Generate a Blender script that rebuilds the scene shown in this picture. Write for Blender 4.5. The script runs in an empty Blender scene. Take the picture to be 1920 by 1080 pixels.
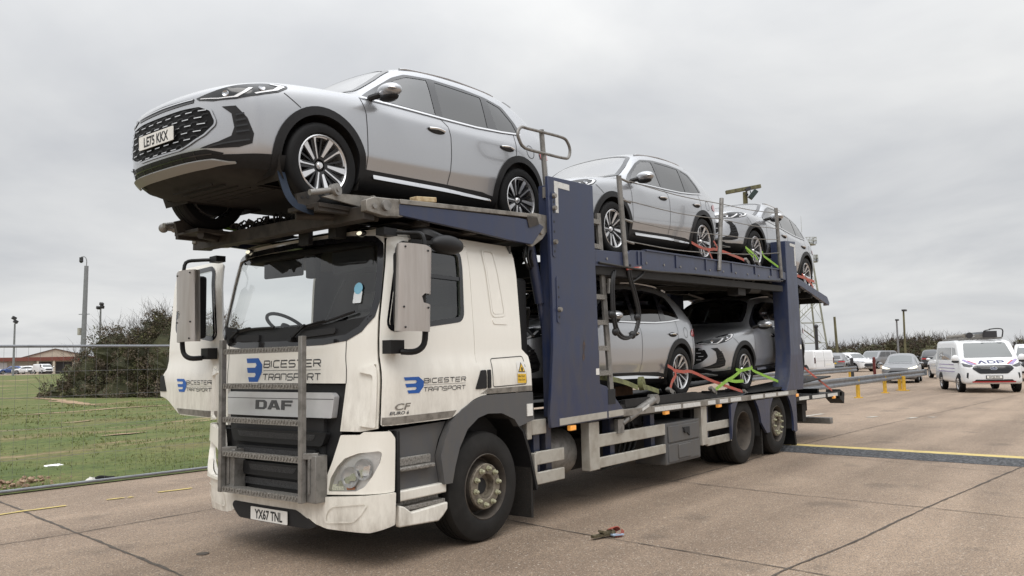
import bpy, bmesh, math, random
from mathutils import Vector, Matrix
from mathutils.geometry import delaunay_2d_cdt
from mathutils.bvhtree import BVHTree
R = math.radians
SC = bpy.context.scene
COL = SC.collection

# ---------------------------------------------------------------- camera
cam_d = bpy.data.cameras.new('camera')
cam_d.sensor_width = 36.0
cam_d.lens = 28.087
cam_d.clip_start = 0.05
cam_d.clip_end = 5000.0
cam = bpy.data.objects.new('camera', cam_d)
COL.objects.link(cam)
_r, _u, _f = [[0.612013, -0.790561, -0.021277], [-0.058101, -0.071778, 0.995727], [0.78871, 0.608162, 0.089862]]
cam.matrix_world = Matrix(((_r[0], _u[0], -_f[0], -5.7636), (_r[1], _u[1], -_f[1], -6.0002),
                           (_r[2], _u[2], -_f[2], 1.6529), (0, 0, 0, 1)))
SC.camera = cam

# ---------------------------------------------------------------- world: overcast sky
W = bpy.data.worlds.new('World')
SC.world = W
W.use_nodes = True
nt = W.node_tree
nt.nodes.clear()
def wn(t, **k):
    n = nt.nodes.new(t)
    for a, b in k.items():
        setattr(n, a, b)
    return n
SUN_EL, SUN_AZ = R(52), R(215)      # azimuth of the light, measured from +x towards +y
out = wn('ShaderNodeOutputWorld')
bgs = wn('ShaderNodeBackground'); bgs.inputs[1].default_value = 0.06
sky = wn('ShaderNodeTexSky', sky_type='NISHITA', sun_disc=False)
sky.sun_elevation = SUN_EL
sky.sun_rotation = math.pi / 2 - SUN_AZ
nt.links.new(sky.outputs[0], bgs.inputs[0])
geo = wn('ShaderNodeTexCoord')
sep = wn('ShaderNodeSeparateXYZ'); nt.links.new(geo.outputs['Generated'], sep.inputs[0])
# flattened direction so that the cloud layer spreads out sideways towards the horizon
den = wn('ShaderNodeMath', operation='ADD'); nt.links.new(sep.outputs[2], den.inputs[0]); den.inputs[1].default_value = 0.16
mx = wn('ShaderNodeMath', operation='MAXIMUM'); nt.links.new(den.outputs[0], mx.inputs[0]); mx.inputs[1].default_value = 0.05
dx = wn('ShaderNodeMath', operation='DIVIDE'); nt.links.new(sep.outputs[0], dx.inputs[0]); nt.links.new(mx.outputs[0], dx.inputs[1])
dy = wn('ShaderNodeMath', operation='DIVIDE'); nt.links.new(sep.outputs[1], dy.inputs[0]); nt.links.new(mx.outputs[0], dy.inputs[1])
cmb = wn('ShaderNodeCombineXYZ'); nt.links.new(dx.outputs[0], cmb.inputs[0]); nt.links.new(dy.outputs[0], cmb.inputs[1])
n1 = wn('ShaderNodeTexNoise'); n1.inputs['Scale'].default_value = 0.8; n1.inputs['Detail'].default_value = 6; n1.inputs['Roughness'].default_value = 0.52; n1.inputs['Distortion'].default_value = 0.35
nt.links.new(cmb.outputs[0], n1.inputs['Vector'])
cr = wn('ShaderNodeValToRGB')
cr.color_ramp.elements[0].position = 0.34; cr.color_ramp.elements[0].color = (0.74, 0.76, 0.795, 1)
cr.color_ramp.elements[1].position = 0.66; cr.color_ramp.elements[1].color = (1.06, 1.065, 1.06, 1)
nt.links.new(n1.outputs[0], cr.inputs[0])
# an overcast dome is about three times brighter overhead than at the horizon
zc = wn('ShaderNodeMath', operation='MAXIMUM'); nt.links.new(sep.outputs[2], zc.inputs[0]); zc.inputs[1].default_value = 0.0
zp = wn('ShaderNodeMath', operation='POWER'); nt.links.new(zc.outputs[0], zp.inputs[0]); zp.inputs[1].default_value = 2.8
el = wn('ShaderNodeMapRange'); nt.links.new(zp.outputs[0], el.inputs[0])
el.inputs[1].default_value = 0.0; el.inputs[2].default_value = 1.0; el.inputs[3].default_value = 0.76; el.inputs[4].default_value = 3.2
mulc = wn('ShaderNodeMixRGB', blend_type='MULTIPLY'); mulc.inputs[0].default_value = 1.0
nt.links.new(cr.outputs[0], mulc.inputs[1]); nt.links.new(el.outputs[0], mulc.inputs[2])
bgc = wn('ShaderNodeBackground'); nt.links.new(mulc.outputs[0], bgc.inputs[0])
ms = wn('ShaderNodeMixShader'); ms.inputs[0].default_value = 0.95
nt.links.new(bgs.outputs[0], ms.inputs[1]); nt.links.new(bgc.outputs[0], ms.inputs[2])
nt.links.new(ms.outputs[0], out.inputs[0])

# ---------------------------------------------------------------- sun behind the cloud
sun_d = bpy.data.lights.new('sun', 'SUN')
sun_d.energy = 1.1
sun_d.angle = R(35)
sun_d.color = (1.0, 0.965, 0.92)
sun = bpy.data.objects.new('sun', sun_d)
COL.objects.link(sun)
_d = Vector((math.cos(SUN_AZ) * math.cos(SUN_EL), math.sin(SUN_AZ) * math.cos(SUN_EL), math.sin(SUN_EL)))
sun.rotation_euler = _d.to_track_quat('Z', 'Y').to_euler()
sun.location = (-10, -20, 30)

SC.view_settings.view_transform = 'Standard'
SC.view_settings.look = 'None'
SC.view_settings.exposure = 0.0
SC.view_settings.gamma = 1.0
SC.cycles.max_bounces = 8
SC.cycles.transparent_max_bounces = 12

# ---------------------------------------------------------------- materials
def MAT(name, col, rough=0.5, metal=0.0, var=0.0, scale=8.0, bump=0.0, bscale=60.0, coat=0.0, spec=0.5, col2=None,
        c2pos=(0.45, 0.65), emit=None, estr=1.0, detail=5, stretch=None):
    m = bpy.data.materials.new(name); m.use_nodes = True
    t = m.node_tree; b = t.nodes['Principled BSDF']
    b.inputs['Roughness'].default_value = rough; b.inputs['Metallic'].default_value = metal
    b.inputs['Coat Weight'].default_value = coat; b.inputs['Coat Roughness'].default_value = 0.04
    b.inputs['Specular IOR Level'].default_value = spec
    tc = t.nodes.new('ShaderNodeTexCoord'); src = tc.outputs['Object']
    if stretch:
        mp = t.nodes.new('ShaderNodeMapping'); mp.inputs['Scale'].default_value = stretch
        t.links.new(src, mp.inputs[0]); src = mp.outputs[0]
    c = (*col, 1)
    if var or col2:
        n = t.nodes.new('ShaderNodeTexNoise'); n.inputs['Scale'].default_value = scale; n.inputs['Detail'].default_value = detail
        n.inputs['Roughness'].default_value = 0.6
        t.links.new(src, n.inputs['Vector'])
        r = t.nodes.new('ShaderNodeValToRGB'); t.links.new(n.outputs[0], r.inputs[0])
        r.color_ramp.elements[0].position, r.color_ramp.elements[1].position = c2pos if col2 else (0.3, 0.7)
        if col2:
            r.color_ramp.elements[0].color = c; r.color_ramp.elements[1].color = (*col2, 1)
        else:
            r.color_ramp.elements[0].color = (*[x * (1 - var) for x in col], 1)
            r.color_ramp.elements[1].color = (*[min(1, x * (1 + var)) for x in col], 1)
        t.links.new(r.outputs[0], b.inputs['Base Color'])
        rr = t.nodes.new('ShaderNodeMapRange'); t.links.new(n.outputs[0], rr.inputs[0])
        rr.inputs[3].default_value = max(0.02, rough - 0.08); rr.inputs[4].default_value = min(1, rough + 0.08)
        t.links.new(rr.outputs[0], b.inputs['Roughness'])
    else:
        b.inputs['Base Color'].default_value = c
    if bump:
        n2 = t.nodes.new('ShaderNodeTexNoise'); n2.inputs['Scale'].default_value = bscale; n2.inputs['Detail'].default_value = 4
        t.links.new(src, n2.inputs['Vector'])
        bp = t.nodes.new('ShaderNodeBump'); bp.inputs['Strength'].default_value = bump; bp.inputs['Distance'].default_value = 0.01
        t.links.new(n2.outputs[0], bp.inputs['Height']); t.links.new(bp.outputs[0], b.inputs['Normal'])
    if emit:
        b.inputs['Emission Color'].default_value = (*emit, 1); b.inputs['Emission Strength'].default_value = estr
    return m

def GLASS(name, tint, alpha, rough=0.02):
    m = bpy.data.materials.new(name); m.use_nodes = True
    t = m.node_tree; t.nodes.clear()
    o = t.nodes.new('ShaderNodeOutputMaterial'); tr = t.nodes.new('ShaderNodeBsdfTransparent'); tr.inputs[0].default_value = (*tint, 1)
    gl = t.nodes.new('ShaderNodeBsdfGlossy'); gl.inputs['Roughness'].default_value = rough
    lw = t.nodes.new('ShaderNodeFresnel'); lw.inputs[0].default_value = 1.5
    mm = t.nodes.new('ShaderNodeMath'); mm.operation = 'MULTIPLY_ADD'; mm.inputs[1].default_value = 1.5; mm.inputs[2].default_value = alpha
    t.links.new(lw.outputs[0], mm.inputs[0])
    mx = t.nodes.new('ShaderNodeMixShader'); t.links.new(mm.outputs[0], mx.inputs[0])
    t.links.new(tr.outputs[0], mx.inputs[1]); t.links.new(gl.outputs[0], mx.inputs[2]); t.links.new(mx.outputs[0], o.inputs[0])
    return m

def DIRTY(name, col, dirt, rough=0.4, coat=0.3, zlo=0.3, zhi=1.6, amount=0.9, base=0.12):
    """painted metal whose road grime thins out with height (spray thrown up by the wheels)"""
    m = MAT(name, col, rough, coat=coat)
    t = m.node_tree; b = t.nodes['Principled BSDF']
    tc = t.nodes.new('ShaderNodeTexCoord')
    sp = t.nodes.new('ShaderNodeSeparateXYZ'); t.links.new(tc.outputs['Object'], sp.inputs[0])
    mr = t.nodes.new('ShaderNodeMapRange'); t.links.new(sp.outputs[2], mr.inputs[0])
    mr.inputs[1].default_value = zlo; mr.inputs[2].default_value = zhi; mr.inputs[3].default_value = amount; mr.inputs[4].default_value = base
    n = t.nodes.new('ShaderNodeTexNoise'); n.inputs['Scale'].default_value = 5; n.inputs['Detail'].default_value = 8; n.inputs['Roughness'].default_value = 0.7
    mp = t.nodes.new('ShaderNodeMapping'); mp.inputs['Scale'].default_value = (1.6, 1.6, 0.5)
    t.links.new(tc.outputs['Object'], mp.inputs[0]); t.links.new(mp.outputs[0], n.inputs['Vector'])
    r = t.nodes.new('ShaderNodeValToRGB'); t.links.new(n.outputs[0], r.inputs[0])
    r.color_ramp.elements[0].position = 0.38; r.color_ramp.elements[1].position = 0.72
    mu = t.nodes.new('ShaderNodeMath'); mu.operation = 'MULTIPLY'
    t.links.new(r.outputs[0], mu.inputs[0]); t.links.new(mr.outputs[0], mu.inputs[1])
    mix = t.nodes.new('ShaderNodeMixRGB'); t.links.new(mu.outputs[0], mix.inputs[0])
    mix.inputs[1].default_value = (*col, 1); mix.inputs[2].default_value = (*dirt, 1)
    t.links.new(mix.outputs[0], b.inputs['Base Color'])
    rr = t.nodes.new('ShaderNodeMapRange'); t.links.new(mu.outputs[0], rr.inputs[0]); rr.inputs[3].default_value = rough; rr.inputs[4].default_value = 0.85
    t.links.new(rr.outputs[0], b.inputs['Roughness'])
    return m

# ---------------------------------------------------------------- mesh building
class MB:
    def __init__(s):
        s.v = []; s.f = []; s.m = []
    def add(s, vs, fs, mi=0):
        o = len(s.v); s.v += [Vector(v) for v in vs]
        for f in fs:
            s.f.append([i + o for i in f]); s.m.append(mi)
        return s
    def box(s, c, d, rot=None, mi=0):
        x, y, z = d[0] / 2, d[1] / 2, d[2] / 2
        vs = [Vector(p) for p in ((-x,-y,-z),(x,-y,-z),(x,y,-z),(-x,y,-z),(-x,-y,z),(x,-y,z),(x,y,z),(-x,y,z))]
        if rot: vs = [rot @ v for v in vs]
        c = Vector(c)
        return s.add([v + c for v in vs], [(0,3,2,1),(4,5,6,7),(0,1,5,4),(1,2,6,5),(2,3,7,6),(3,0,4,7)], mi)
    def b2(s, lo, hi, mi=0):
        return s.box([(a + b) / 2 for a, b in zip(lo, hi)], [abs(b - a) for a, b in zip(lo, hi)], None, mi)
    def beam(s, p0, p1, w, h, up=(0,0,1), mi=0):
        p0 = Vector(p0); p1 = Vector(p1); d = (p1 - p0); L = d.length; d.normalize()
        u = Vector(up); sd = d.cross(u)
        if sd.length < 1e-4: sd = d.cross(Vector((1,0,0)))
        sd.normalize(); u = sd.cross(d)
        rot = Matrix((d, sd, u)).transposed()
        return s.box((p0 + p1) / 2, (L, w, h), rot, mi)
    def cyl(s, p0, p1, r0, r1=None, n=16, mi=0, caps=True):
        r1 = r0 if r1 is None else r1
        p0 = Vector(p0); p1 = Vector(p1); d = (p1 - p0).normalized()
        a = d.cross(Vector((0,0,1)))
        if a.length < 1e-3: a = d.cross(Vector((1,0,0)))
        a.normalize(); b = d.cross(a)
        vs = []; fs = []
        for i in range(n):
            t = 2 * math.pi * i / n; e = a * math.cos(t) + b * math.sin(t)
            vs += [p0 + e * r0, p1 + e * r1]
        for i in range(n):
            j = (i + 1) % n; fs.append((2*i, 2*j, 2*j+1, 2*i+1))
        if caps:
            fs.append([2*i for i in range(n)][::-1]); fs.append([2*i+1 for i in range(n)])
        return s.add(vs, fs, mi)
    def tube(s, pts, r, n=8, mi=0, sub=4, smooth=True, closed=False):
        pts = [Vector(p) for p in pts]
        if smooth and len(pts) > 2: pts = catmull(pts, sub, closed)
        N = len(pts); vs = []; fs = []; pa = None
        for i, p in enumerate(pts):
            if closed: d = pts[(i+1) % N] - pts[i-1]
            else: d = pts[min(i+1, N-1)] - pts[max(i-1, 0)]
            d.normalize()
            if pa is None:
                a = d.cross(Vector((0,0,1)))
                if a.length < 1e-3: a = d.cross(Vector((1,0,0)))
            else: a = pa - d * pa.dot(d)
            a.normalize(); pa = a; b = d.cross(a)
            for k in range(n):
                t = 2 * math.pi * k / n; vs.append(p + (a * math.cos(t) + b * math.sin(t)) * r)
        for i in range(N if closed else N - 1):
            i2 = (i + 1) % N
            for k in range(n):
                k2 = (k + 1) % n; fs.append((i*n+k, i*n+k2, i2*n+k2, i2*n+k))
        if not closed:
            fs.append([k for k in range(n)][::-1]); fs.append([(N-1)*n+k for k in range(n)])
        return s.add(vs, fs, mi)
    def prism(s, poly, axis, d0, d1, mi=0):
        """2D polygon (x,z) for axis 'y', (y,z) for 'x', (x,y) for 'z', extruded d0..d1"""
        def P(a, b, d): return {'y': (a, d, b), 'x': (d, a, b), 'z': (a, b, d)}[axis]
        n = len(poly)
        vs = [P(a, b, d0) for a, b in poly] + [P(a, b, d1) for a, b in poly]
        fs = [list(range(n)), list(range(2*n-1, n-1, -1))] + [(i, i+n, (i+1) % n + n, (i+1) % n) for i in range(n)]
        return s.add(vs, fs, mi)
    def lathe(s, prof, o, ax, n=32, mi=0, closed=False):
        """profile of (radius, distance along axis)"""
        o = Vector(o); ax = Vector(ax).normalized()
        a = ax.cross(Vector((0,0,1)))
        if a.length < 1e-3: a = ax.cross(Vector((1,0,0)))
        a.normalize(); b = ax.cross(a); K = len(prof); vs = []; fs = []
        for i in range(n):
            t = 2 * math.pi * i / n; e = a * math.cos(t) + b * math.sin(t)
            vs += [o + e * r + ax * h for r, h in prof]
        for i in range(n):
            j = (i + 1) % n
            for k in range(K if closed else K - 1):
                k2 = (k + 1) % K; fs.append((i*K+k, j*K+k, j*K+k2, i*K+k2))
        return s.add(vs, fs, mi)
    def ball(s, c, r, n=12, m=8, mi=0, sc=(1,1,1)):
        c = Vector(c); vs = []; fs = []
        for i in range(m + 1):
            p = math.pi * i / m
            for k in range(n):
                t = 2 * math.pi * k / n
                vs.append(c + Vector((r*sc[0]*math.sin(p)*math.cos(t), r*sc[1]*math.sin(p)*math.sin(t), r*sc[2]*math.cos(p))))
        for i in range(m):
            for k in range(n): fs.append((i*n+k, i*n+(k+1) % n, (i+1)*n+(k+1) % n, (i+1)*n+k))
        return s.add(vs, fs, mi)
    def ribbon(s, pts, w, nrm, th=0.004, mi=0, sub=3, smooth=True, sag=0):
        """flat webbing: pts in 3D, width w; nrm = face normal hint"""
        pts = [Vector(p) for p in pts]
        if smooth and len(pts) > 2: pts = catmull(pts, sub)
        nr = Vector(nrm).normalized(); N = len(pts); vs = []; fs = []
        for i, p in enumerate(pts):
            d = (pts[min(i+1, N-1)] - pts[max(i-1, 0)]).normalized(); sd = d.cross(nr).normalized(); n2 = sd.cross(d)
            for a, b in ((-1,-1),(1,-1),(1,1),(-1,1)): vs.append(p + sd * a * w / 2 + n2 * b * th / 2)
        for i in range(N - 1):
            for k in range(4):
                k2 = (k + 1) % 4; fs.append((i*4+k, i*4+k2, (i+1)*4+k2, (i+1)*4+k))
        fs += [(3,2,1,0), ((N-1)*4, (N-1)*4+1, (N-1)*4+2, (N-1)*4+3)]
        return s.add(vs, fs, mi)
    def patch(s, outline, fn, step=0.06, holes=(), thick=0.0, mi=0, mi_in=None, flip=False):
        """surface cut to an outline in parameter space: constrained Delaunay with grid points inside, mapped by fn"""
        loops = [resample(outline, step)] + [resample(h, step) for h in holes]
        pts = []; edges = []
        for lp in loops:
            o = len(pts); pts += lp; edges += [(o+i, o+(i+1) % len(lp)) for i in range(len(lp))]
        xs = [p[0] for p in loops[0]]; ys = [p[1] for p in loops[0]]
        x = min(xs) + step / 2
        while x < max(xs):
            y = min(ys) + step / 2
            while y < max(ys):
                if inpoly((x, y), loops[0]) and not any(inpoly((x, y), h) for h in loops[1:]):
                    if all(ldist((x, y), lp) > 0.4 * step for lp in loops): pts.append((x, y))
                y += step
            x += step
        r = delaunay_2d_cdt([Vector(p) for p in pts], edges, [], 0, 1e-6)
        V, F = r[0], r[2]
        P3 = [fn(v[0], v[1]) for v in V]
        tri = []
        for f in F:
            c = (sum(V[i][0] for i in f) / len(f), sum(V[i][1] for i in f) / len(f))
            if inpoly(c, loops[0]) and not any(inpoly(c, h) for h in loops[1:]) and all(P3[i] is not None for i in f):
                tri.append(list(f)[::-1] if flip else list(f))
        used = sorted({i for f in tri for i in f}); mp = {i: k for k, i in enumerate(used)}
        vs = [Vector(P3[i]) for i in used]; tri = [[mp[i] for i in f] for f in tri]
        s.add(vs, tri, mi)
        if thick:
            nrm = [Vector((0,0,0)) for _ in vs]; cnt = {}
            for f in tri:
                n = (vs[f[1]] - vs[f[0]]).cross(vs[f[2]] - vs[f[0]])
                for i in f: nrm[i] += n
                for k in range(len(f)):
                    e = (f[k], f[(k+1) % len(f)]); cnt[e] = 1
            iv = [v - n.normalized() * thick if n.length else v for v, n in zip(vs, nrm)]
            s.add(iv, [f[::-1] for f in tri], mi if mi_in is None else mi_in)
            b = [e for e in cnt if (e[1], e[0]) not in cnt]
            for i, j in b: s.add([vs[i], vs[j], iv[j], iv[i]], [(1, 0, 3, 2)], mi)
        return s
    def strip(s, pl, fn, w, mi=0, step=0.04, closed=False):
        """thin line of width w along a 2D polyline, mapped by fn"""
        P = resample(pl, step, closed); N = len(P); L = []; Rr = []
        for i in range(N):
            a = P[i-1] if (closed or i) else P[i]; b = P[(i+1) % N] if (closed or i < N-1) else P[i]
            dx, dy = b[0]-a[0], b[1]-a[1]; l = math.hypot(dx, dy) or 1
            nx, ny = -dy/l*w/2, dx/l*w/2
            L.append(fn(P[i][0]+nx, P[i][1]+ny)); Rr.append(fn(P[i][0]-nx, P[i][1]-ny))
        for i in range(N if closed else N-1):
            j = (i+1) % N
            if None in (L[i], L[j], Rr[i], Rr[j]): continue
            s.add([L[i], Rr[i], Rr[j], L[j]], [(0,1,2,3)], mi)
        return s
    def text(s, txt, fn, size, o=(0,0), sx=1.0, shear=0.0, bold=0.0, mi=0, align='LEFT', mono=None):
        c = bpy.data.curves.new('t', 'FONT'); c.body = txt; c.size = size; c.offset = bold; c.align_x = align; c.shear = shear
        c.resolution_u = 3
        ob = bpy.data.objects.new('t', c); COL.objects.link(ob)
        me = bpy.data.meshes.new_from_object(ob.evaluated_get(bpy.context.evaluated_depsgraph_get()))
        vs = [fn(v.co.x * sx + o[0], v.co.y + o[1]) for v in me.vertices]
        s.add(vs, [list(p.vertices) for p in me.polygons], mi)
        bpy.data.objects.remove(ob); bpy.data.curves.remove(c); bpy.data.meshes.remove(me)
        return s
    def xf(s, M):
        s.v = [M @ v for v in s.v]
        if M.determinant() < 0: s.f = [f[::-1] for f in s.f]
        return s
    def mirror_y(s):
        n = len(s.v); s.v += [Vector((v.x, -v.y, v.z)) for v in s.v]
        s.f += [[i + n for i in f][::-1] for f in s.f]; s.m += s.m
        return s
    def build(s, name, mats, parent=None, bevel=0.0, smooth=True, angle=35, **props):
        me = bpy.data.meshes.new(name)
        me.from_pydata([tuple(v) for v in s.v], [], s.f)
        for m in (mats if isinstance(mats, (list, tuple)) else [mats]): me.materials.append(m)
        me.polygons.foreach_set('material_index', s.m)
        if smooth:
            me.polygons.foreach_set('use_smooth', [True] * len(s.f))
            bm = bmesh.new(); bm.from_mesh(me)
            bmesh.ops.remove_doubles(bm, verts=bm.verts, dist=0.0002)
            bm.to_mesh(me); bm.free()
            me.set_sharp_from_angle(angle=R(angle))
        me.update()
        o = bpy.data.objects.new(name, me); COL.objects.link(o)
        if parent: o.parent = parent
        if bevel:
            b = o.modifiers.new('bevel', 'BEVEL'); b.width = bevel; b.segments = 2; b.limit_method = 'ANGLE'; b.angle_limit = R(40)
        for k, v in props.items(): o[k] = v
        return o

def catmull(pts, sub=6, closed=False):
    P = [Vector(p) for p in pts]; N = len(P); out = []
    for i in range(N if closed else N - 1):
        if closed: a, b, c, d = P[i-1], P[i], P[(i+1) % N], P[(i+2) % N]
        else: a, b, c, d = P[max(i-1,0)], P[i], P[i+1], P[min(i+2,N-1)]
        for k in range(sub):
            t = k / sub
            out.append(0.5 * ((2*b) + (c-a)*t + (2*a-5*b+4*c-d)*t*t + (3*b-a-3*c+d)*t**3))
    if not closed: out.append(P[-1])
    return out
def resample(pl, step, closed=True):
    o = []; N = len(pl)
    for i in range(N if closed else N - 1):
        a = pl[i]; b = pl[(i+1) % N]; n = max(1, math.ceil(math.hypot(b[0]-a[0], b[1]-a[1]) / step))
        o += [(a[0] + (b[0]-a[0])*k/n, a[1] + (b[1]-a[1])*k/n) for k in range(n)]
    if not closed: o.append(tuple(pl[-1]))
    return o
def inpoly(p, poly):
    x, y = p; c = False; j = len(poly) - 1
    for i in range(len(poly)):
        xi, yi = poly[i]; xj, yj = poly[j]
        if (yi > y) != (yj > y) and x < (xj-xi)*(y-yi)/(yj-yi)+xi: c = not c
        j = i
    return c
def ldist(p, poly):
    d = 1e9; n = len(poly)
    for i in range(n):
        a = poly[i]; b = poly[(i+1) % n]; vx, vy = b[0]-a[0], b[1]-a[1]; wx, wy = p[0]-a[0], p[1]-a[1]
        L = vx*vx+vy*vy; t = max(0, min(1, (wx*vx+wy*vy)/L)) if L else 0
        e = (wx-t*vx)**2+(wy-t*vy)**2
        if e < d: d = e
    return math.sqrt(d)
def rpoly(pts, r, n=5):
    """polygon with its corners rounded"""
    o = []; N = len(pts)
    for i in range(N):
        rr = r[i] if isinstance(r, (list, tuple)) else r
        p0 = Vector(pts[i-1]); p = Vector(pts[i]); p1 = Vector(pts[(i+1) % N])
        if rr <= 0: o.append(tuple(p)); continue
        a = p0 - p; b = p1 - p; t = min(rr, a.length*0.48, b.length*0.48)
        A = p + a.normalized()*t; B = p + b.normalized()*t
        for k in range(n+1):
            u = k/n; o.append(tuple(A*(1-u)**2 + p*2*u*(1-u) + B*u*u))
    return o
def lerpt(tab, x):
    if x <= tab[0][0]: return tab[0][1]
    for (a, va), (b, vb) in zip(tab, tab[1:]):
        if x <= b: return va + (vb-va)*(x-a)/(b-a)
    return tab[-1][1]
def arc(cx, cy, r, a0, a1, n=16):
    return [(cx + r*math.cos(R(a0+(a1-a0)*k/n)), cy + r*math.sin(R(a0+(a1-a0)*k/n))) for k in range(n+1)]

# ---------------------------------------------------------------- things
def thing(name, label, cat, loc=(0,0,0), rot=(0,0,0), group=None):
    o = bpy.data.objects.new(name, None); COL.objects.link(o)
    o.location = loc; o.rotation_euler = rot; o.empty_display_size = 0.2
    return tag(o, label, cat, group)
def tag(o, label=None, cat=None, group=None, kind=None):
    if label: o['label'] = label
    if cat: o['category'] = cat
    if group: o['group'] = group
    if kind: o['kind'] = kind
    return o
def dup(root, loc, rot=(0,0,0), label=None, group=None, skip=()):
    def cp(o, par):
        c = o.copy(); COL.objects.link(c); c.parent = par
        for ch in list(o.children):
            if ch.name.split('.')[0] not in skip: cp(ch, c)
        return c
    r = cp(root, None); r.location = loc; r.rotation_euler = rot
    if label: r['label'] = label
    if group: r['group'] = group
    return r

STK = {'B': [[(0,0),(0,1),(.85,1),(1,.85),(1,.6),(.9,.5),(1,.4),(1,.15),(.85,0),(0,0)], [(0,.5),(.9,.5)]],
 'I': [[(0,0),(0,1)]], 'C': [[(1,1),(.15,1),(0,.85),(0,.15),(.15,0),(1,0)]],
 'E': [[(1,1),(0,1),(0,0),(1,0)], [(0,.5),(.9,.5)]],
 'S': [[(1,1),(.15,1),(0,.85),(0,.6),(.1,.5),(.9,.5),(1,.4),(1,.15),(.85,0),(0,0)]],
 'T': [[(0,1),(1,1)], [(.5,1),(.5,0)]],
 'R': [[(0,0),(0,1),(.85,1),(1,.85),(1,.6),(.9,.5),(0,.5)], [(.55,.5),(1,0)]],
 'A': [[(0,0),(0,.8),(.2,1),(1,1),(1,0)], [(0,.45),(1,.45)]],
 'N': [[(0,0),(0,1),(.85,1),(1,.85),(1,0)]],
 'P': [[(0,0),(0,1),(.85,1),(1,.85),(1,.55),(.85,.45),(0,.45)]],
 'O': [[(.15,0),(0,.15),(0,.85),(.15,1),(.85,1),(1,.85),(1,.15),(.85,0),(.15,0)]]}
def stroke_text(mb, txt, fn, x0, y0, W, H, w, slant=0.1, mi=0):
    """wide technical capitals drawn as strokes"""
    wid = [0.12 if c == 'I' else 1.0 for c in txt]; gap = 0.28
    u = W / (sum(wid) + gap*(len(txt)-1)); x = x0
    for c, wd in zip(txt, wid):
        for st in STK[c]:
            mb.strip([(x + a*(u if c != 'I' else 0) + slant*b*H, y0 + b*H) for a, b in st], fn, w, mi)
        x += u*(wd+gap)
LOGO = [(0,1),(.75,1),(1,.72),(1,.40),(.78,0),(.25,0),(.18,.2),(.58,.2),(.64,.3),(.60,.38),(.14,.38),(.07,.6),(.58,.6),(.66,.7),(.60,.8),(.06,.8)]

# ---------------------------------------------------------------- shared materials
M = {}
M['silver'] = MAT('silver car paint', (0.45, 0.46, 0.48), 0.30, 0.68, coat=1.0, var=0.02, scale=300)
M['black_plastic'] = MAT('black moulded plastic', (0.014, 0.014, 0.015), 0.5, var=0.2, scale=40, bump=0.05, bscale=300, spec=.3)
M['under'] = MAT('underbody plastic', (0.026, 0.023, 0.021), 0.75, var=0.4, scale=6, spec=.3)
M['gloss_black'] = MAT('gloss black trim', (0.01, 0.01, 0.012), 0.12, coat=0.5)
M['car_glass'] = MAT('car window glass', (0.055, 0.064, 0.066), 0.03, spec=0.9, coat=1.0)
M['tint_glass'] = MAT('privacy glass', (0.012, 0.012, 0.014), 0.04, spec=0.7, coat=0.6)
M['screen_glass'] = MAT('car windscreen glass', (0.03, 0.04, 0.04), 0.02, spec=1.0, coat=1.0)
M['chrome'] = MAT('chrome', (0.78, 0.78, 0.79), 0.12, 1.0)
M['alloy'] = MAT('machined alloy', (0.74, 0.74, 0.75), 0.28, 0.75)
M['rim_dark'] = MAT('dark alloy', (0.014, 0.014, 0.016), 0.35)
M['tyre'] = MAT('tyre rubber', (0.007, 0.007, 0.0075), 0.7, var=0.3, scale=14, spec=.25)
M['lamp_dark'] = MAT('lamp housing', (0.02, 0.022, 0.025), 0.12, spec=0.5, coat=.4)
M['lamp_clear'] = MAT('lamp reflector', (0.45, 0.46, 0.48), 0.12, 0.9)
M['drl'] = MAT('running lamp strip', (0.9, 0.92, 0.95), 0.2)
M['red_lamp'] = MAT('red lamp lens', (0.42, 0.012, 0.012), 0.12, coat=1.0)
M['amber'] = MAT('amber lamp lens', (0.85, 0.32, 0.03), 0.2, coat=1.0, emit=(1.0, 0.45, 0.1), estr=0.35)
M['plate_white'] = MAT('white number plate', (0.78, 0.77, 0.73), 0.35, var=0.05, scale=20)
M['plate_yellow'] = MAT('yellow number plate', (0.80, 0.55, 0.03), 0.35)
M['ink'] = MAT('black lettering', (0.012, 0.012, 0.013), 0.5)

M['front_glass'] = GLASS('clear car glass', (0.50, 0.57, 0.56), 0.16)
M['wind_glass'] = GLASS('clear windscreen glass', (0.62, 0.70, 0.68), 0.32)
M['privacy'] = GLASS('privacy car glass', (0.07, 0.075, 0.08), 0.07)
M['trim'] = MAT('dark cabin trim', (0.030, 0.030, 0.032), .8, spec=.2)
M['seat_cloth'] = MAT('grey seat cloth', (0.055, 0.055, 0.058), .85, spec=.2)
SIDE_GLASS = [[(.60,1.07),(.78,1.195),(1.04,1.36),(1.23,1.440),(1.52,1.476),(1.45,1.068)], [(1.63,1.480),(2.35,1.468),(2.26,1.078),(1.55,1.070)], [(2.45,1.458),(2.66,1.41),(2.78,1.25),(2.805,1.13),(2.43,1.092)]]
SCREEN = [(.50,-.40),(.57,-.66),(.84,-.635),(1.10,-.565),(1.125,-.4),(1.14,0),(1.125,.4),(1.10,.565),(.84,.635),(.57,.66),(.50,.40),(.475,0)]
BACKLIGHT = [(-.62,1.15),(.62,1.15),(.54,1.52),(-.54,1.52)]
def grow(pl, k):
    cx = sum(p[0] for p in pl)/len(pl); cy = sum(p[1] for p in pl)/len(pl); r = max(math.hypot(p[0]-cx, p[1]-cy) for p in pl); f = 1 + k/r
    return [(cx+(x-cx)*f, cy+(y-cy)*f) for x, y in pl]
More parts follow.
